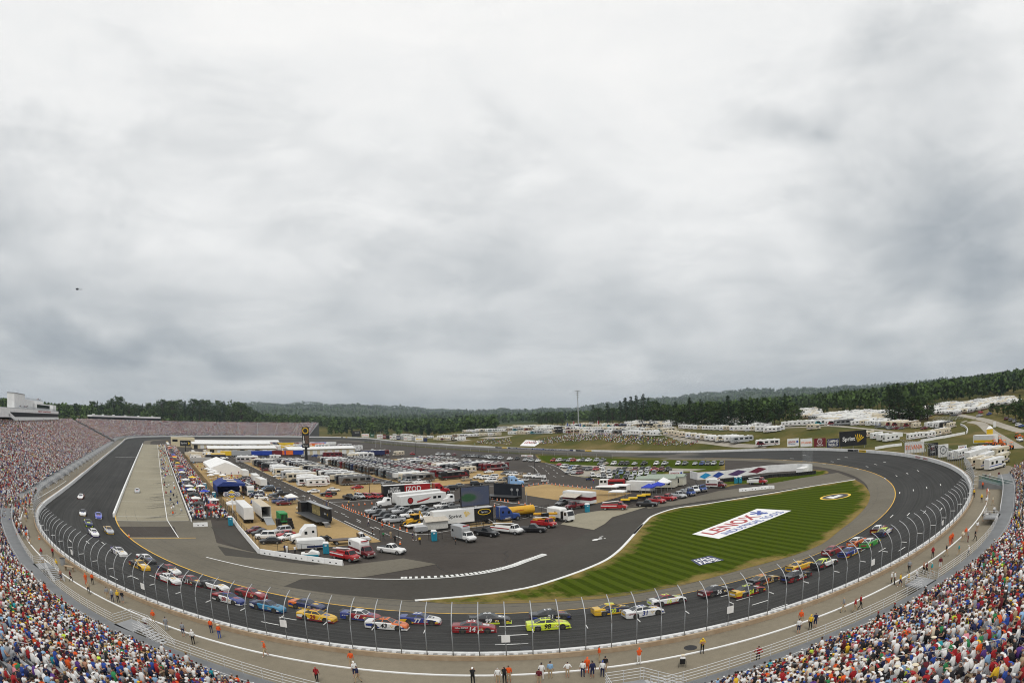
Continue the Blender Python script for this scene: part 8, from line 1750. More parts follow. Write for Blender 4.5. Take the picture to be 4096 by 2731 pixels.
 for v in me.vertices:
  u,w_ = .12+(v.co.x/me['w']+.5)*.66,.62-(v.co.z/me['h']+.5)*.42;P_ = (q[0]*(1-u)+q[1]*u)*(1-w_)+(q[3]*(1-u)+q[2]*u)*w_;v.co = Vector((P_.x,P_.y,max(P_.z,gz(P_.x,P_.y))+.32))
 newobj('lettering',me,o)
 # painted cloths on the lawn
 def lawn(name,quad,m,label,texts,z=.07):
  q = [S(*a,z=0.) for a in quad];o = empty(name,(0,0,0),0,label=label,cat='lawn banner');mb = MB();mb.quad(*[(p_.x,p_.y,z) for p_ in (q[3],q[2],q[1],q[0])]);mb.obj('sheet',m,o)
  if (Vector(mb.v[1])-Vector(mb.v[0])).cross(Vector(mb.v[2])-Vector(mb.v[1])).z < 0: o.children[0].data.flip_normals()
  for t,tm,u0,u1,v0,v1 in texts:
   me = text_mesh(t,tm,0.,.03).copy()
   for v in me.vertices:
    u,w_ = u0+(v.co.x/me['w']+.5)*(u1-u0),v0+(.5-v.co.z/me['h'])*(v1-v0);P_ = (q[0]*(1-u)+q[1]*u)*(1-w_)+(q[3]*(1-u)+q[2]*u)*w_;v.co = Vector((P_.x,P_.y,z+.012))
   newobj('lettering',me,o)
  return o
 lawn('lawn_logo_sheet',[('7',1655,203),('4',-100,1342),('4',215,1360),('7',1900,245)],M_WHITE,'huge white lettered sheet spread across the infield lawn',[('LENOX',M_RED,.06,.74,.12,.60),('INDUSTRIAL TOOLS',M_BLUE,.12,.94,.68,.92),('*',M_BLUE,.76,.92,.05,.6)])
 lawn('lawn_badge_sheet',[('7',1640,440),('7',1820,400),('7',1950,440),('7',1720,492)],M_NAVY,'navy badge shaped sheet with white lettering on the lawn near the track',[('HALL',M_WHITE,.1,.9,.1,.5),('FAME',M_WHITE,.1,.9,.55,.95)])
 cq = [S('4',x,y,0.) for x,y in ((505,1262),(560,1205),(680,1188),(730,1203),(672,1252),(570,1280))];c0 = sum(cq,Vector())/6;o = empty('lawn_oval_badge',(0,0,0),0,label='black and yellow oval badge painted sheet at the right end of the lawn',cat='lawn banner');a_ = cq[0]-cq[3];ax = a_.normalized();L_ = a_.length/2;bx = Vector((-ax.y,ax.x,0));W2 = 3.6
 for k,z,m,nm in ((1.,.07,M_YELLOW,'rim'),(.84,.082,M_BLACK,'face')):
  mb = MB();mb.add([tuple(c0+ax*L_*k*math.cos(i*math.pi/14)+bx*W2*k*math.sin(i*math.pi/14)+Vector((0,0,z))) for i in range(28)],[tuple(range(28))]);mb.obj(nm,m,o)
 mb = MB();mb.quad(*[tuple(c0+ax*a*L_+bx*b*W2+Vector((0,0,.095))) for a,b in ((.1,-.4),(.5,-.4),(.5,.4),(.1,.4))]);mb.quad(*[tuple(c0+ax*a*L_+bx*b*W2+Vector((0,0,.095))) for a,b in ((-.4,-.2),(.02,-.2),(.02,.3),(-.4,.3))]);mb.obj('white_patch',M_WHITE,o)
boards()
# ------------------------------------------------------------------ camping fields and the hillside
def inpoly(px_,py_,poly):
 n = len(poly);c = np.zeros(len(px_),bool);j = n-1
 for i in range(n):
  xi,yi = poly[i];xj,yj = poly[j];c ^= ((yi > py_) != (yj > py_)) & (px_ < (xj-xi)*(py_-yi)/(yj-yi+1e-9)+xi);j = i
 return c
def scatter(c,poly,n,rlo,rhi):
 """n places on the land whose sight lines fall inside a picture outline"""
 X,Y,s = CR[c];pl = [((X+x/s)/4,(Y+y/s)/4) for x,y in poly];out = []
 rs = [ray(c,x,y) for x,y in poly];az = [math.atan2(r[0],r[1]) for r in rs];got = 0
 for _ in range(60):
  m = 4000;a = rng.uniform(min(az),max(az),m);r = np.sqrt(rng.uniform(rlo**2,rhi**2,m));x,y = CAMP[0]+r*np.sin(a),CAMP[1]+r*np.cos(a);z = land(x,y);uv = project(np.column_stack([x,y,z]));k = inpoly(uv[:,0],uv[:,1],pl) & (odist(x,y) > 3)
  out.append(np.column_stack([x,y,z])[k]);got += k.sum()
  if got >= n: break
 return np.concatenate(out)[:n]
def rvrow(c,pts,n,where,group,coach=.2,rz=None,dark=.25,carp=.0):
 P_ = []
 for a,b in zip(pts[:-1],pts[1:]):
  k = max(1,round(n*math.hypot(b[0]-a[0],b[1]-a[1])/sum(math.hypot(q[0]-p[0],q[1]-p[1]) for p,q in zip(pts[:-1],pts[1:]))));P_ += [(a[0]+(b[0]-a[0])*i/k,a[1]+(b[1]-a[1])*i/k) for i in range(k)]
 for i,(x,y) in enumerate(P_):
  p = S(c,x+random.uniform(-6,6),y+random.uniform(-2,2));h = (random.choice([R_(-25),R_(155)]) if rz is None else rz)+random.uniform(-.2,.2)
  camper(p,h,'%s, %s' % (where,ordn(i+1)),group,coach,dark)
def fields():
 rvrow('3',[(0,548),(450,535),(900,540),(1380,562)],26,'in the front row above the hillside crowd','campers above the hillside crowd',.35,R_(-60))
 rvrow('3',[(0,515),(500,505),(1100,512),(1500,530)],28,'in the second row above the hillside crowd','campers above the hillside crowd',.35)
 rvrow('3',[(640,480),(1000,478),(1480,484)],18,'in the third row before the pines','campers above the hillside crowd',.55,None,.6)
 rvrow('3',[(1440,545),(1700,582),(1880,602),(2160,618)],15,'in the diagonal line at the end of the hillside','campers in the diagonal line',.25,R_(-50),.1)
 rvrow('3',[(1580,490),(1800,505),(2100,512),(2352,520)],16,'in the row along the upper lane','campers along the upper lane',.25,R_(-70),.3)
 rvrow('2',[(1660,598),(1780,602),(1930,600)],7,'by the lane behind the small billboards','campers behind the small billboards',.2)
 rvrow('2',[(1280,560),(1480,575),(1640,585)],9,'just behind the small billboards','campers behind the small billboards',.2)
 rvrow('2',[(1700,580),(2000,566),(2250,556)],14,'in the low row beyond the back straight','campers beyond the back straight',.2)
 rvrow('2',[(1930,528),(2352,518)],10,'on the ridge beyond the back straight','campers on the ridge',.2)
 rvrow('4',[(20,640),(140,620)],3,'on the grass left of the black billboard','campers on the grass slope',.3,R_(-80),.4)
 rvrow('4',[(420,618),(450,618)],1,'alone on the grass bank above the five billboards','campers on the grass slope',0,R_(-80))
 rvrow('4',[(0,765),(110,765)],1,'by the wall left of the five billboards','campers on the grass slope',.9,R_(-60),0)
 rvrow('4',[(180,585),(450,575),(880,575)],11,'in the roadside row behind the black billboard','campers in the roadside row',.3,R_(-70),.2)
 rvrow('4',[(900,575),(1250,590),(1430,605)],10,'in the row below the dark grove','campers below the dark grove',.4,R_(-40),.1)
 rvrow('4',[(1490,595),(1740,600)],5,'in the corner above the white wall','campers in the walled corner',.1,R_(-20),.1);rvrow('4',[(1340,705),(1480,690),(1700,650)],6,'inside the white wall of the lawn','campers in the walled corner',.35,R_(-30),.1);rvrow('4',[(930,685),(1000,700),(1200,735)],4,'right of the black billboard','campers right of the black billboard',.1,R_(-30),.1)
 rvrow('j',[(1270,1320),(1440,1300)],2,'at the left of the trailers behind the right fence','trailers behind the right fence',0,R_(-25));rvrow('j',[(1620,1270),(1980,1275),(2180,1285)],4,'in the back row of trailers behind the right fence','trailers behind the right fence',0,R_(-25))
 rvrow('j',[(1560,1360),(1760,1372),(2000,1385),(2230,1390)],4,'in the middle row of trailers behind the right fence','trailers behind the right fence',0,R_(-25));rvrow('j',[(1590,1445),(1890,1470),(2190,1490)],3,'in the front row of trailers behind the right fence','trailers behind the right fence',0,R_(-25))
 for i,(x,y) in enumerate([(70,830),(180,840),(240,850),(330,850),(400,850),(770,850),(960,865),(1000,860)]): car(random.choice('usp'),(cl := random.choice(['black','dark blue','grey','maroon','silver'])),S('j',x,y),random.uniform(0,6.28),'%s car on the lane below the grove, %s from the left' % (cl,ordn(i+1)),'cars below the grove')
 for i,(x,y) in enumerate([(1660,600),(1790,625),(1640,650),(2060,700),(2130,720),(2190,745),(2250,800),(2300,815)]): car(random.choice('usp'),(cl := random.choice(CCOL)),S('j',x,y),R_(random.uniform(-40,0)),'%s car by the access road at the right edge, %s along' % (cl,ordn(i+1)),'cars by the access road')
 # far fields: rows of white campers too small to tell apart
 tp = MB();tp.box(-4.2,4.2,-1.2,1.2,.5,3.0,0);tp.box(-3.4,-1.8,-1.23,1.23,1.6,2.3,2);tp.box(-.6,1.0,-1.23,1.23,1.6,2.3,2);tp.box(2.6,3.6,-1.23,1.23,1.6,2.3,2);tp.box(-.5,.5,-.4,.4,3.0,3.3,0);tp.box(4.21,4.3,-.9,.9,1.5,2.5,2);tp.box(-4.21,4.21,-1.21,1.21,.3,.55,3)
 V0 = np.array(tp.v,np.float32);F0 = np.array(tp.f,np.int32);m0 = np.zeros(len(V0),int)
 for f,m in zip(tp.f,tp.m): m0[list(f)] = m
 def field(pts,label):
  n = len(pts);h = rng.choice([R_(-25),R_(155),R_(65)],n)+rng.normal(0,.15,n);c,s = np.cos(h),np.sin(h);sc = rng.uniform(.75,1.15,n);X = V0[None,:,0]*sc[:,None];Y = V0[None,:,1]+np.zeros((n,1));Z = V0[None,:,2]*sc[:,None]
  V = np.stack([X*c[:,None]-Y*s[:,None]+pts[:,0:1],X*s[:,None]+Y*c[:,None]+pts[:,1:2],Z+pts[:,2:3]],2).reshape(-1,3);F = (F0[None]+(np.arange(n)*len(V0))[:,None,None]).reshape(-1,4)
  body = np.array([(.74,.74,.72),(.74,.74,.72),(.72,.72,.70),(.60,.53,.40),(.45,.45,.45)])[rng.integers(0,5,n)];tab = np.stack([body,body*.8,np.full((n,3),.02),np.array([(.12,.012,.018),(.02,.03,.1),(.2,.2,.2)])[rng.integers(0,3,n)]],1);newobj('camper_field',np_mesh('camper_field',V,F,[M_CROWD],col=tab[:,m0].reshape(-1,3)),label=label,cat='campers',kind='stuff')
 field(scatter('4',[(1480,480),(1560,400),(1800,385),(2050,350),(2250,330),(2290,380),(2050,420),(1900,455),(1700,490)],330,350,900),'packed field of white campers on the slope at the far right')
 field(scatter('4',[(480,560),(480,500),(650,480),(850,470),(1130,460),(1130,560),(900,565)],230,330,800),'packed field of white campers behind the black billboard')
 field(scatter('4',[(280,540),(290,445),(460,430),(480,520)],90,350,900),'packed campers in the clearing left of the black billboard')
 field(scatter('4',[(1150,520),(1180,470),(1500,430),(1480,520)],70,350,800),'campers glimpsed among the trunks of the grove')
 field(scatter('3',[(1880,465),(1920,400),(2352,390),(2352,490)],110,350,900),'campers glimpsed behind the right end of the pines');field(scatter('3',[(-200,495),(0,478),(450,480),(720,455),(720,470),(400,500)],110,380,900),'distant rows of campers and cars left of the light mast')
 field(scatter('3',[(1050,440),(1900,440),(1900,470),(1050,470)],60,450,800),'campers in the shade under the pines')
 field(scatter('2',[(20,395),(20,335),(500,340),(750,360),(660,400),(500,395)],260,850,1300),'far camping ground of white campers in a forest clearing')
 # lanes on the plateau
 def lane(name,c,poly,m,lift=.12):
  P_ = [S(c,x,y) for x,y in poly];V,F = [],[];L_ = smoothline(P_,6);w = 3.2;mb = MB()
  for a,b in zip(L_[:-1],L_[1:]):
   d = (b-a);d.z = 0;d.normalize();n = Vector((-d.y,d.x,0))*w;q = [a-n,b-n,b+n,a+n];mb.quad(*[(v.x,v.y,gz(v.x,v.y)+lift) for v in q])
  mb.obj(name,m,kind='structure')
 lane('camp_lane','3',[(1390,545),(1600,590),(1850,620),(2100,650),(2352,655)],M_ROADG);lane('camp_lane','4',[(0,600),(300,595),(500,585),(800,600),(1000,620),(1300,650),(1600,620)],M_ROADG);lane('camp_lane','3',[(1480,495),(1800,490),(2352,497)],M_ROADG);lane('camp_lane','2',[(1690,625),(1900,600),(2150,575),(2352,560)],M_ROADG)
 lane('access_road','4',[(1700,470),(1850,500),(2000,530),(2150,580),(2352,640)],M_ROADG);lane('access_path','4',[(1790,540),(1950,560),(2050,640),(2150,700),(2300,790)],M_ROADG)
 # crowd on the grass bank
 P_ = scatter('3',[(-250,640),(-100,580),(0,562),(350,548),(800,540),(1200,565),(1450,590),(1720,620),(1740,650),(1480,655),(1250,640),(1000,640),(800,600),(500,620),(250,640),(0,610)],1050,230,460);crowd_mesh('hillside_crowd',np.column_stack([P_,np.full(len(P_),math.pi)+rng.normal(0,.4,len(P_))]),1,'crowd sitting on the grass bank above the back straight')
 P_ = scatter('2',[(2000,640),(2050,590),(2352,585),(2352,640)],160,300,520);crowd_mesh('hillside_crowd',np.column_stack([P_,np.full(len(P_),math.pi)]),1,'crowd sitting at the left end of the grass bank')
fields()
def right_side():
 # white wall round the lawn, tractors, show truck, rocks, bleachers
 long_wall('lawn_wall',[tuple(S('j',x,y)) for x,y in ((0,1165),(200,1130),(420,1105))],.4,1.1,M_BARR,'low white wall below the campers left of the orange lettered billboard');long_wall('lawn_wall',[tuple(S('j',x,y)) for x,y in ((720,1050),(960,1005),(1200,965),(1410,925))],.4,1.2,M_BARR,'white wall between the lawn and the parked campers');long_wall('lawn_wall',[tuple(S('j',x,y)) for x,y in ((1430,920),(1455,890),(1440,850),(1400,815),(1340,790))],.4,1.2,M_BARR,'curved end of the white wall at the access road')
 def tractor_orange(x,y,n):
  o = empty('farm_tractor',S('j',x,y),random.uniform(0,6.28),label='orange tractor with a loader on the lawn display, %s' % n,cat='tractor',group='orange tractors on the lawn');mb = MB();mb.box(-.3,1.8,-.4,.4,.8,1.5);mb.obj('hood',M_ORANGE,o);mb = MB();mb.box(-1.4,-.2,-.6,.6,.8,1.3);mb.box(-1.4,.1,-.65,.65,2.4,2.5);mb.obj('cab',M_ORANGE,o);mb = MB();[mb.cyl((x_,y_,1.3),(x_,y_,2.4),.05,n=4) for x_ in (-1.3,0) for y_ in (-.55,.55)];mb.obj('roll_bar',M_BLACK,o);mb = MB();mb.box(2.4,3.0,-.9,.9,.2,.8);mb.box(1.4,2.5,-.5,-.4,.7,.9);mb.box(1.4,2.5,.4,.5,.7,.9);mb.obj('loader',M_ORANGE,o)
  for x_,r in ((-.9,.75),(1.4,.45)):
   for s in (1,-1): wheel_mb(x_,s*.85,r,.35).obj('wheel',[M_TYRE,M_ORANGE],o)
 for n,(x,y) in enumerate([(1735,1160),(1800,1170),(1870,1110),(1960,1060),(2020,1125),(2120,1165),(2240,990)]): tractor_orange(x,y,'%s from the left' % ordn(n+1))
 o = semi_trailer(S('j',1730,1100),R_(60),12,M_RVW,'white show lorry with yellow print on the lawn behind the right turn',roofm=M_ROOF);win(-5.5,5.5,1.28,1.2,2.2,-1).obj('print',M_YELLOW,o);win(-5.5,5.5,1.28,1.2,2.2,1).obj('print',M_YELLOW,o)
 car('p','white',S('j',2270,1040),R_(200),'white pickup with orange marking beside the access path');car('s','white',S('j',1740,1215),R_(20),'white and red car under the lawn tractors')
 p = S('j',1800,940);b = empty('yellow_booth',p,0,label='yellow and white booth beside the access path',cat='booth');mb = MB();mb.box(-1.6,1.6,-1.6,1.6,0,3.);mb.obj('body',M_YELLOW,b);mb = MB();mb.loft([[(-1.7,-1.7,3.),(1.7,-1.7,3.),(1.7,1.7,3.),(-1.7,1.7,3.)],[(-.6,-.6,4.2),(.6,-.6,4.2),(.6,.6,4.2),(-.6,.6,4.2)]]);mb.obj('roof',M_WHITE,b)
 board('j',1855,1897,730,815,818,M_WHITE,[],'upright white sign beside the access road')
 # rocks
 ro = MB();pts = scatter('j',[(1210,1240),(1400,1170),(1560,1125),(1650,1150),(1640,1190),(1500,1230),(1300,1270)],420,150,420)
 for q in pts: r = random.uniform(.25,.8);ro.blob((q[0],q[1],q[2]+r*.3),(r,r*random.uniform(.6,1),r*.7),5,4)
 ro.obj('rock_bank',mat('grey_rock',(.32,.30,.26),.9,var=.3,scale=.8),label='bank of grey boulders below the lawn behind the right turn',cat='rocks',kind='stuff')
 # empty bleachers
 for n,(x,y) in enumerate(((950,725),(1080,720),(1210,710),(1320,690))):
  p = S('j',x,y);o = empty('small_bleacher',p,R_(60),label='empty metal bleacher beside the campers, %s from the left' % ordn(n+1),cat='bleacher',group='empty bleachers')
  for i in range(6): mb = MB();mb.box(-3.5,3.5,-i*.7,-i*.7+.3,.4+i*.4,.45+i*.4);mb.obj('bench',M_ALU,o)
  for s in (-3.2,0,3.2): mb = MB();mb.tube([(s,.3,0),(s,-3.6,2.5),(s,-3.6,0)],.05,4);mb.obj('frame',M_STEEL,o)
 # ramp at the end of the near stand
 q = S('l',1750,460);o = empty('access_ramp',(q.x,q.y,0),R_(70),label='grey ramp with green mesh sides at the end of the near stand',cat='ramp');z = gz(q.x,q.y);mb = MB();mb.add([(-5,-1,z+.05),(5,-1,z+1.9),(5,1,z+1.9),(-5,1,z+.05),(-5,-1,z-.1),(5,-1,z-.1),(5,1,z-.1),(-5,1,z-.1)],[(0,1,2,3),(0,4,5,1),(1,5,6,2),(2,6,7,3),(3,7,4,0)]);mb.obj('ramp_deck',M_DECK,o)
 for s in (-1,1): mb = MB();mb.add([(-5,s,z+.1),(5,s,z+1.95),(5,s,z+3),(-5,s,z+1.2)],[(0,1,2,3)]);mb.obj('side_mesh',mesh_mat('green_mesh',.55,(.05,.16,.14)),o);mb = MB();mb.tube([(-5,s,z+1.2),(5,s,z+3.)],.04,4);mb.obj('handrail',M_RAIL,o)
right_side()
# ------------------------------------------------------------------ pit stalls
def pits():
 n = 2500;x = rng.uniform(-101.9,-92.3,n);y = -246+410*rng.random(n)**1.15;k = (np.abs(x+97.3) > .7) | (rng.random(n) < .25);P_ = np.column_stack([x,y,np.zeros(n),rng.uniform(0,6.28,n)])[k];w = SHW.copy();w[1] += .10;w[7] += .03;w /= w.sum();crowd_mesh('pit_crowd',P_,1,'team crews and guests packed behind the pit wall',shw=w,tall=1.36,jitter=3.)
 P_ = np.column_stack([rng.uniform(-108.6,-103.4,130),-240+400*rng.random(130),np.zeros(130),rng.uniform(0,6.28,130)]);w2 = np.zeros(len(SHW));w2[[0,1,5,6,7,2]] = [.3,.2,.1,.12,.1,.18];crowd_mesh('pit_crew',P_,1,'pit crew members standing in the stalls along pit road',shw=w2,tall=1.36,jitter=3.)
 cols = [('red',M_RED),('black',M_BLACK),('royal blue',M_ROYAL),('white',M_RVW),('yellow',M_YELLOW),('orange',M_ORANGE),('green',M_GREEN),('navy',M_NAVY)]
 for i in range(40):
  nme,m = cols[0] if i in (0,2) else random.choice(cols);y = -238+i*10.1;o = empty('pit_box',(-99.6,y,0),R_(random.uniform(-6,6)),label='%s pit box with a canopy behind the pit wall, %s from the near end' % (nme,ordn(i+1)),cat='pit box',group='pit boxes');mb = MB();mb.box(-1.,1.,-1.5,1.5,.3,1.7);mb.obj('tool_chest',m,o);mb = MB();mb.box(-.9,.9,-1.4,1.4,1.7,1.85);mb.obj('seat_deck',M_BLACK,o);mb = MB();mb.add([(-1.4,-1.8,3.3),(1.4,-1.8,3.3),(1.4,1.8,3.3),(-1.4,1.8,3.3),(0,-1.5,3.7),(0,1.5,3.7)],[(0,1,4),(1,2,5,4),(2,3,5),(3,0,4,5)]);mb.obj('canopy',random.choice([m,m,M_RVW,M_BLACK]),o)
  for a in (-.9,.9):
   for b in (-1.4,1.4): l = MB();l.cyl((a,b,1.8),(a,b,3.3),.03,n=4);l.obj('canopy_post',M_STEEL,o)
  tb = empty('tyre_stack',(-101.6,y+3.4,0),0,label='stack of race tyres at the pit wall, %s from the near end' % ordn(i+1),cat='tyres',group='tyre stacks at the pit wall')
  for q in range(3): mb = MB();mb.cyl((0,0,.02+q*.32),(0,0,.32+q*.32),.36,n=12);mb.obj('tyre',M_TYRE,tb)
 # lawn umbrellas
 for i,(x,y,m,nm) in enumerate(((-96,-236,M_RED,'red'),(-95,-205,M_TENTB,'blue'),(-96,-160,M_YELLOW,'yellow'),(-95,-190,M_RVW,'white'),(-98,-110,M_RED,'scarlet'),(-94,-225,M_RVW,'pale'))):
  o = empty('sun_umbrella',(x,y,0),0,label='%s sun umbrella over the pit crews' % nm,cat='umbrella');mb = MB();mb.cyl((0,0,2.4),(0,0,3.0),1.8,.05,10);mb.obj('canopy',m,o);mb = MB();mb.cyl((0,0,0),(0,0,2.5),.04,n=6);mb.obj('pole',M_STEEL,o)
 mesh = MB();mesh.box(-90.9,-90.8,-250,20,0,2.2);o = empty('pit_fence',(0,0,0),0,label='long dark fence behind the pit crews along the sand strip',cat='fence');mesh.obj('wire_mesh',mesh_mat('pit_mesh',.3,(.05,.045,.04)),o)
 me = MB().cyl((0,0,0),(0,0,2.3),.05,n=5).mesh('post',[M_BROWN])
 for i in range(60): newobj('post',me,o,(-90.85,-250+i*4.5,0))
pits()
P_ = scatter('1',[(0,1190),(180,1140),(340,1060),(335,1150),(255,1260),(240,1400),(290,1566),(180,1566),(120,1420),(0,1380)],190,50,260);crowd_mesh('concourse_crowd',np.column_stack([P_,rng.uniform(0,6.28,len(P_))]),2,'people milling on the concourse between the two left stands',tall=1.4,jitter=3.)
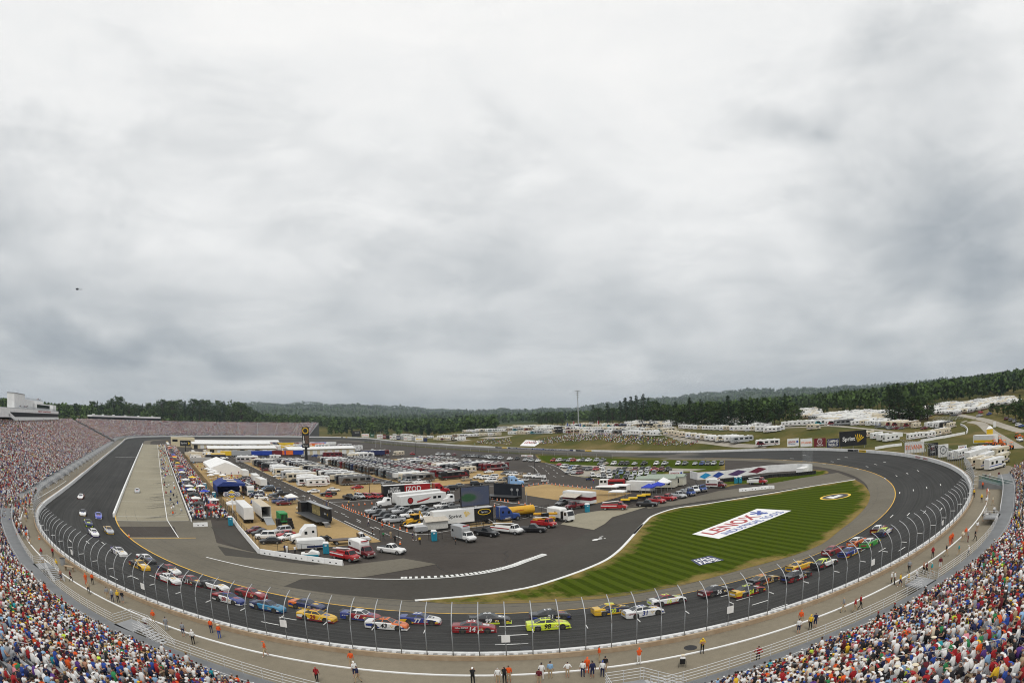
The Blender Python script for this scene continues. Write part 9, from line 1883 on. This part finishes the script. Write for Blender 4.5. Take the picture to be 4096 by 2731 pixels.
# ------------------------------------------------------------------ people on foot
def folk():
 Fc = lambda c,x,y: S(c,x,y)
 def tocam(p): return math.atan2(CAMP[1]-p.y,CAMP[0]-p.x)
 rows = [  # crop, x, y(feet), shirt, trousers, hair, pose, facing (t = track, c = camera, l, r), label
  ('6',90,1325,'orange','tan','orange cap','walking','l','marshal in an orange vest walking by the near wall, left'),('6',565,1566,'red','black','red cap','walking','c','man in a red shirt and red cap walking towards the camera'),('6',880,1425,'orange','tan','black hair','standing','t','marshal in an orange vest behind the man in white'),('6',912,1520,'white','navy','white cap','standing','t','man in white shirt and white cap on the concourse'),('6',940,1566,'navy','tan','black hair','walking','l','man in a dark top beside the man in white cap'),
  ('6',1995,1580,'black','black','white cap','camera up','t','cameraman with a video camera at the bottom edge'),('6',2225,1580,'white','tan','grey hair','standing','t','person in white shirt at the bottom edge watching the track'),('6',2285,1570,'black','black','black hair','camera up','t','person in black raising a camera at the track'),('6',2325,1565,'orange','tan','brown hair','standing','t','person in an orange shirt beside the one in black'),
  ('7',250,1590,'maroon','tan','black hair','standing','t','man in a rust brown shirt at the very bottom'),('7',273,1540,'white','white','black cap','standing','t','woman in a white vest and black cap by the line'),('7',352,1525,'light blue','tan','black cap','standing','t','man in a light blue shirt and pale shorts'),('7',510,1520,'white','tan','black hair','hands on hips','t','woman in a white top and khaki shorts'),('7',650,1515,'white','navy','brown hair','standing','t','man in white shirt with a dark bag'),('7',690,1480,'orange','orange','orange cap','standing','t','marshal all in orange among the group'),('7',738,1525,'navy','navy','black cap','standing','t','large man in a dark navy shirt'),('7',800,1375,'orange','tan','black hair','standing','r','marshal with an orange vest standing on the wall'),('7',830,1515,'white','navy','blue cap','standing','t','man in white shirt and blue cap'),('7',855,1470,'black','tan','black cap','standing','t','man in black shirt at the wall'),('7',1165,1400,'orange','white','orange cap','camera up','t','marshal in an orange vest and orange cap by the wall'),('7',1745,1295,'yellow','black','yellow cap','arms folded','c','official in a yellow shirt and cap with arms folded'),('7',2255,1385,'red','black','black hair','hands on hips','t','man in a red shirt at the stand railing'),
  ('8',297,1040,'orange','tan','orange cap','standing','t','marshal in orange by the railing at right'),('8',278,1115,'white','navy','black cap','standing','t','man in white before the orange marshal'),('8',385,1085,'yellow','black','yellow cap','standing','t','official in yellow shirt beside the orange marshal'),('8',430,1060,'navy','navy','black hair','standing','t','person in navy next to the yellow official'),('8',690,915,'grey','tan','blond hair','walking','l','man in a grey top and khaki shorts walking'),('8',795,920,'red','tan','red cap','walking','r','man in a red shirt, left of a pair'),('8',845,890,'red','black','black hair','walking','r','man in a red shirt, right of a pair'),('8',1130,665,'white','black','white cap','standing','r','man in a white top near the wall, with a dark-haired woman'),('8',1160,665,'white','black','black hair','standing','r','dark-haired woman beside the man in white'),('8',1210,685,'yellow','navy','brown hair','walking','r','woman in a pale yellow top walking'),('8',1285,675,'yellow','tan','black hair','walking','r','man in a yellow shirt walking with others'),('8',1293,560,'grey','black','grey hair','standing','t','person in grey at the wall'),('8',1360,640,'white','navy','brown hair','walking','r','woman in white with a blue bag'),('8',1425,565,'bare-chested','black','brown hair','walking','r','bare-shouldered woman, left of a pair'),('8',1452,570,'maroon','black','brown hair','walking','r','woman in a dark top, right of a pair'),('8',1510,425,'red','black','red cap','standing','c','official in a red shirt on the concourse at right'),('8',1500,580,'teal','tan','white cap','walking','l','man in a turquoise shirt and white cap'),('8',1578,530,'maroon','white','brown hair','standing','t','man in a striped brown shirt by the stand rail'),('8',1635,405,'black','tan','blond hair','walking','r','woman in a black top walking away'),('8',1670,305,'orange','orange','orange cap','standing','t','marshal in full orange, left of a pair'),('8',1690,290,'orange','red','orange cap','standing','t','marshal in full orange, right of a pair'),('8',1750,400,'teal','tan','blond hair','walking','r','person in a blue top near the landing'),('8',1815,240,'orange','tan','orange cap','standing','t','marshal in an orange vest in the middle group'),('8',1785,270,'cream','tan','tan cap','standing','t','man in a cream shirt in the middle group'),('8',1835,275,'grey','maroon','white cap','standing','r','man in grey shirt and maroon shorts in the middle group'),('8',1900,265,'black','black','black hair','walking','r','person in black near the stand steps'),('8',1920,180,'white','tan','brown hair','standing','t','man in white beside the kerb at right'),('8',1840,410,'white','black','white cap','walking','l','man in white cap near the stand rail'),
  ('l',1480,480,'orange','black','orange cap','standing','t','marshal in orange at the curve of the white kerb'),('l',1555,600,'orange','orange','orange cap','standing','r','marshal in orange among three by the kerb'),('l',1590,640,'tan','tan','brown hair','standing','t','man in tan by the orange marshal'),('l',1460,720,'yellow','black','yellow cap','standing','t','official in yellow by the kerb at far right'),('l',1545,775,'white','tan','brown hair','standing','t','person in white by the yellow official'),('l',1660,765,'cream','tan','brown hair','walking','l','person in cream by the stand ramp'),('l',1325,625,'yellow','black','red cap','standing','t','official in yellow at the fence, far right'),('l',1535,325,'maroon','navy','black hair','hands on hips','t','man in maroon on the grass beyond the fence end'),('l',1610,305,'white','pink','blond hair','walking','l','woman in white and pink on the grass'),('l',1770,290,'maroon','black','brown hair','standing','c','man in dark red beside the ramp'),('l',1490,1065,'black','tan','black hair','standing','t','man in black, first of the dark group'),('l',1550,1060,'white','navy','brown hair','standing','t','person in white, in the dark group'),('l',1605,1050,'black','tan','black hair','standing','t','man in black, last of the dark group'),('l',1680,950,'white','black','brown hair','standing','t','man in white at the stand railing, far right'),('l',1380,1235,'white','tan','brown hair','standing','t','man in white shirt and khaki trousers by the kerb'),
  ('5',795,665,'orange','orange','orange cap','standing','t','marshal in orange at the wall, left of a pair'),('5',855,668,'orange','black','black hair','standing','t','marshal in red orange at the wall, right of a pair'),('5',655,640,'maroon','black','black hair','walking','r','man in dark red walking at left'),('5',565,630,'bare-chested','navy','brown hair','standing','t','bare-chested man on the landing at left'),('5',820,750,'tan','black','brown hair','walking','c','man in tan on the stairs'),('5',490,415,'red','black','black hair','standing','t','marshal in red at the wall, upper left'),('5',525,530,'yellow','black','yellow cap','standing','t','official in yellow at the landing'),('5',990,800,'grey','tan','brown hair','standing','t','man in grey at the wall'),('5',1038,825,'grey','navy','white cap','standing','t','person in slate grey beside the yellow official'),('5',1090,830,'yellow','black','yellow cap','standing','t','official in a bright yellow shirt at left'),('5',1132,840,'black','grey','black hair','standing','t','man in black beside the yellow official'),('5',1418,1025,'orange','tan','orange cap','standing','t','marshal in an orange shirt and cap at left centre'),('5',1345,1085,'white','maroon','white cap','standing','t','man in white with headset at left centre'),('5',1535,1090,'grey','grey','black cap','standing','t','young man in a grey shirt near the wall'),('5',1945,1110,'orange','navy','brown hair','standing','t','marshal with orange vest by the fence, left of two'),('5',2020,1160,'orange','blue','straw hat','standing','t','marshal with orange vest and straw hat by the fence'),('5',1780,1215,'white','black','white cap','standing','t','man in white at the stand railing, left centre'),('5',1690,1145,'grey','navy','brown hair','standing','t','man in pale grey by the front railing'),('5',250,260,'orange','tan','orange cap','standing','t','marshal in orange near the turn entry'),('5',385,420,'red','grey','red cap','standing','t','person in red by the concourse cone'),('5',400,500,'white','tan','brown hair','standing','t','person in white by the stand steps at left'),
  ('g',97,600,'white','navy','grey hair','walking','l','man in white shirt crossing the infield road'),('g',315,658,'orange','navy','brown hair','standing','c','person in an orange shirt by the cones'),('g',158,745,'black','black','grey hair','standing','r','man in black standing on the road'),('g',790,825,'navy','navy','black hair','standing','r','man in navy at the road corner'),('g',845,825,'white','grey','grey hair','standing','l','man in white at the road corner'),('g',900,895,'yellow','black','black hair','standing','t','official in a yellow jacket on the paved corner'),('g',1460,890,'black','black','black hair','standing','l','person in black beside the street sweeper'),('g',445,800,'tan','tan','brown hair','standing','t','man in khaki at the gate'),('g',330,810,'green','black','brown hair','standing','t','man in green at the gate'),('g',512,865,'black','black','brown hair','standing','t','man in black by the gate post'),('f',945,1025,'navy','black','brown hair','standing','t','person in navy behind the white barrier'),('f',975,1030,'white','white','brown hair','standing','t','child in white behind the white barrier'),('f',1102,1045,'white','black','brown hair','camera up','t','woman in white behind the white barrier'),('f',1330,225,'white','navy','brown hair','walking','c','man in white on the road near the canopy'),('f',1555,280,'black','tan','black hair','standing','l','man in black, left of three on the road'),('f',1592,280,'navy','blue','black hair','standing','l','man in navy, middle of three on the road'),('f',1622,280,'black','tan','black hair','standing','l','man in black, right of three on the road'),('f',1945,285,'yellow','black','white cap','walking','r','man in pale yellow by the double cones'),('h',1467,330,'red','blue','white cap','standing','t','couple member in red on the road by the fire engine'),('h',755,325,'white','white','brown hair','walking','l','person in white by the golf cart')]
 for c,x,y,sh,tr,hr,pose,fc,lab in rows:
  p = Fc(c,x,y);a = tocam(p);rz = {'t': a+math.pi,'c': a,'l': a-math.pi/2,'r': a+math.pi/2}[fc]+random.uniform(-.3,.3)
  person(p,rz,sh,tr,hr,pose,lab,bare_leg=tr in ('tan','white','grey','navy') and random.random() < .6,skin=random.choice([0,0,1]),scale=random.uniform(.98,1.06))
 # wheelchair user by the kerb
 p = S('7',1565,1420);rz = math.atan2(CAMP[1]-p.y,CAMP[0]-p.x)+math.pi
 wc = empty('wheelchair',p,rz,label='wheelchair with large wheels beside the white kerb line',cat='wheelchair');
 for s in (1,-1): mb = MB();mb.tube([(.0+.31*math.cos(i*math.pi/8),s*.32,.31+.31*math.sin(i*math.pi/8)) for i in range(17)],.022,5);mb.obj('wheel',M_BLACK,wc)
 mb = MB();mb.box(-.2,.25,-.25,.25,.42,.5);mb.obj('seat',M_BLACK,wc);mb = MB();mb.box(-.26,-.2,-.25,.25,.5,.95);mb.obj('backrest',M_BLACK,wc)
 person(p+Vector((0,0,.02)),rz,'white','navy','straw hat','sitting','person in a white shirt and pale hat sitting in the wheelchair',bare_leg=False)
 # timekeeping boxes and bins on the concourse
 q = S('5',580,485);o = empty('waste_bin',q,R_(30),label='grey waste bin at the wall, upper left',cat='bin');mb = MB();mb.cyl((0,0,0),(0,0,1.1),.42,.46,12);mb.obj('drum',M_GREY,o);mb = MB();mb.cyl((0,0,1.1),(0,0,1.15),.48,n=12);mb.obj('rim',M_BLACK,o)
 q = S('5',640,540);o = empty('wooden_bench',q,R_(-30),label='small wooden table at the wall, upper left',cat='bench');mb = MB();mb.box(-1.,1.,-.3,.3,.7,.78);mb.obj('top',M_RUST,o)
 for s in (-.8,.8): mb = MB();mb.box(s-.05,s+.05,-.25,.25,0,.7);mb.obj('leg',M_RUST,o)
 for n,(x,y) in enumerate(((1640,1245),(130,1250))):
  q = S('7',x,y);o = empty('manhole_cover',(q.x,q.y,q.z),0,label=['dark round drain cover near the yellow official','dark round drain cover at the middle of the concourse'][n],cat='drain');mb = MB();mb.cyl((0,0,.035),(0,0,.05),.65,n=16);mb.obj('cover',M_BLACK,o)
folk()
# ------------------------------------------------------------------ haze: even air over the whole place
def haze():
 m = bpy.data.materials.new('haze_air');m.use_nodes = True;nt = m.node_tree;nt.nodes.clear();v = nt.nodes.new('ShaderNodeVolumePrincipled');o = nt.nodes.new('ShaderNodeOutputMaterial')
 v.inputs['Color'].default_value = (.72,.83,.95,1);v.inputs['Density'].default_value = HAZE;v.inputs['Anisotropy'].default_value = 0.2;nt.links.new(v.outputs[0],o.inputs['Volume'])
 mb = MB();mb.box(-10500,10500,-10500,10500,-180,330);ob = mb.obj('haze',m,kind='stuff');ob.display_type = 'WIRE'
HAZE = .00008
haze()
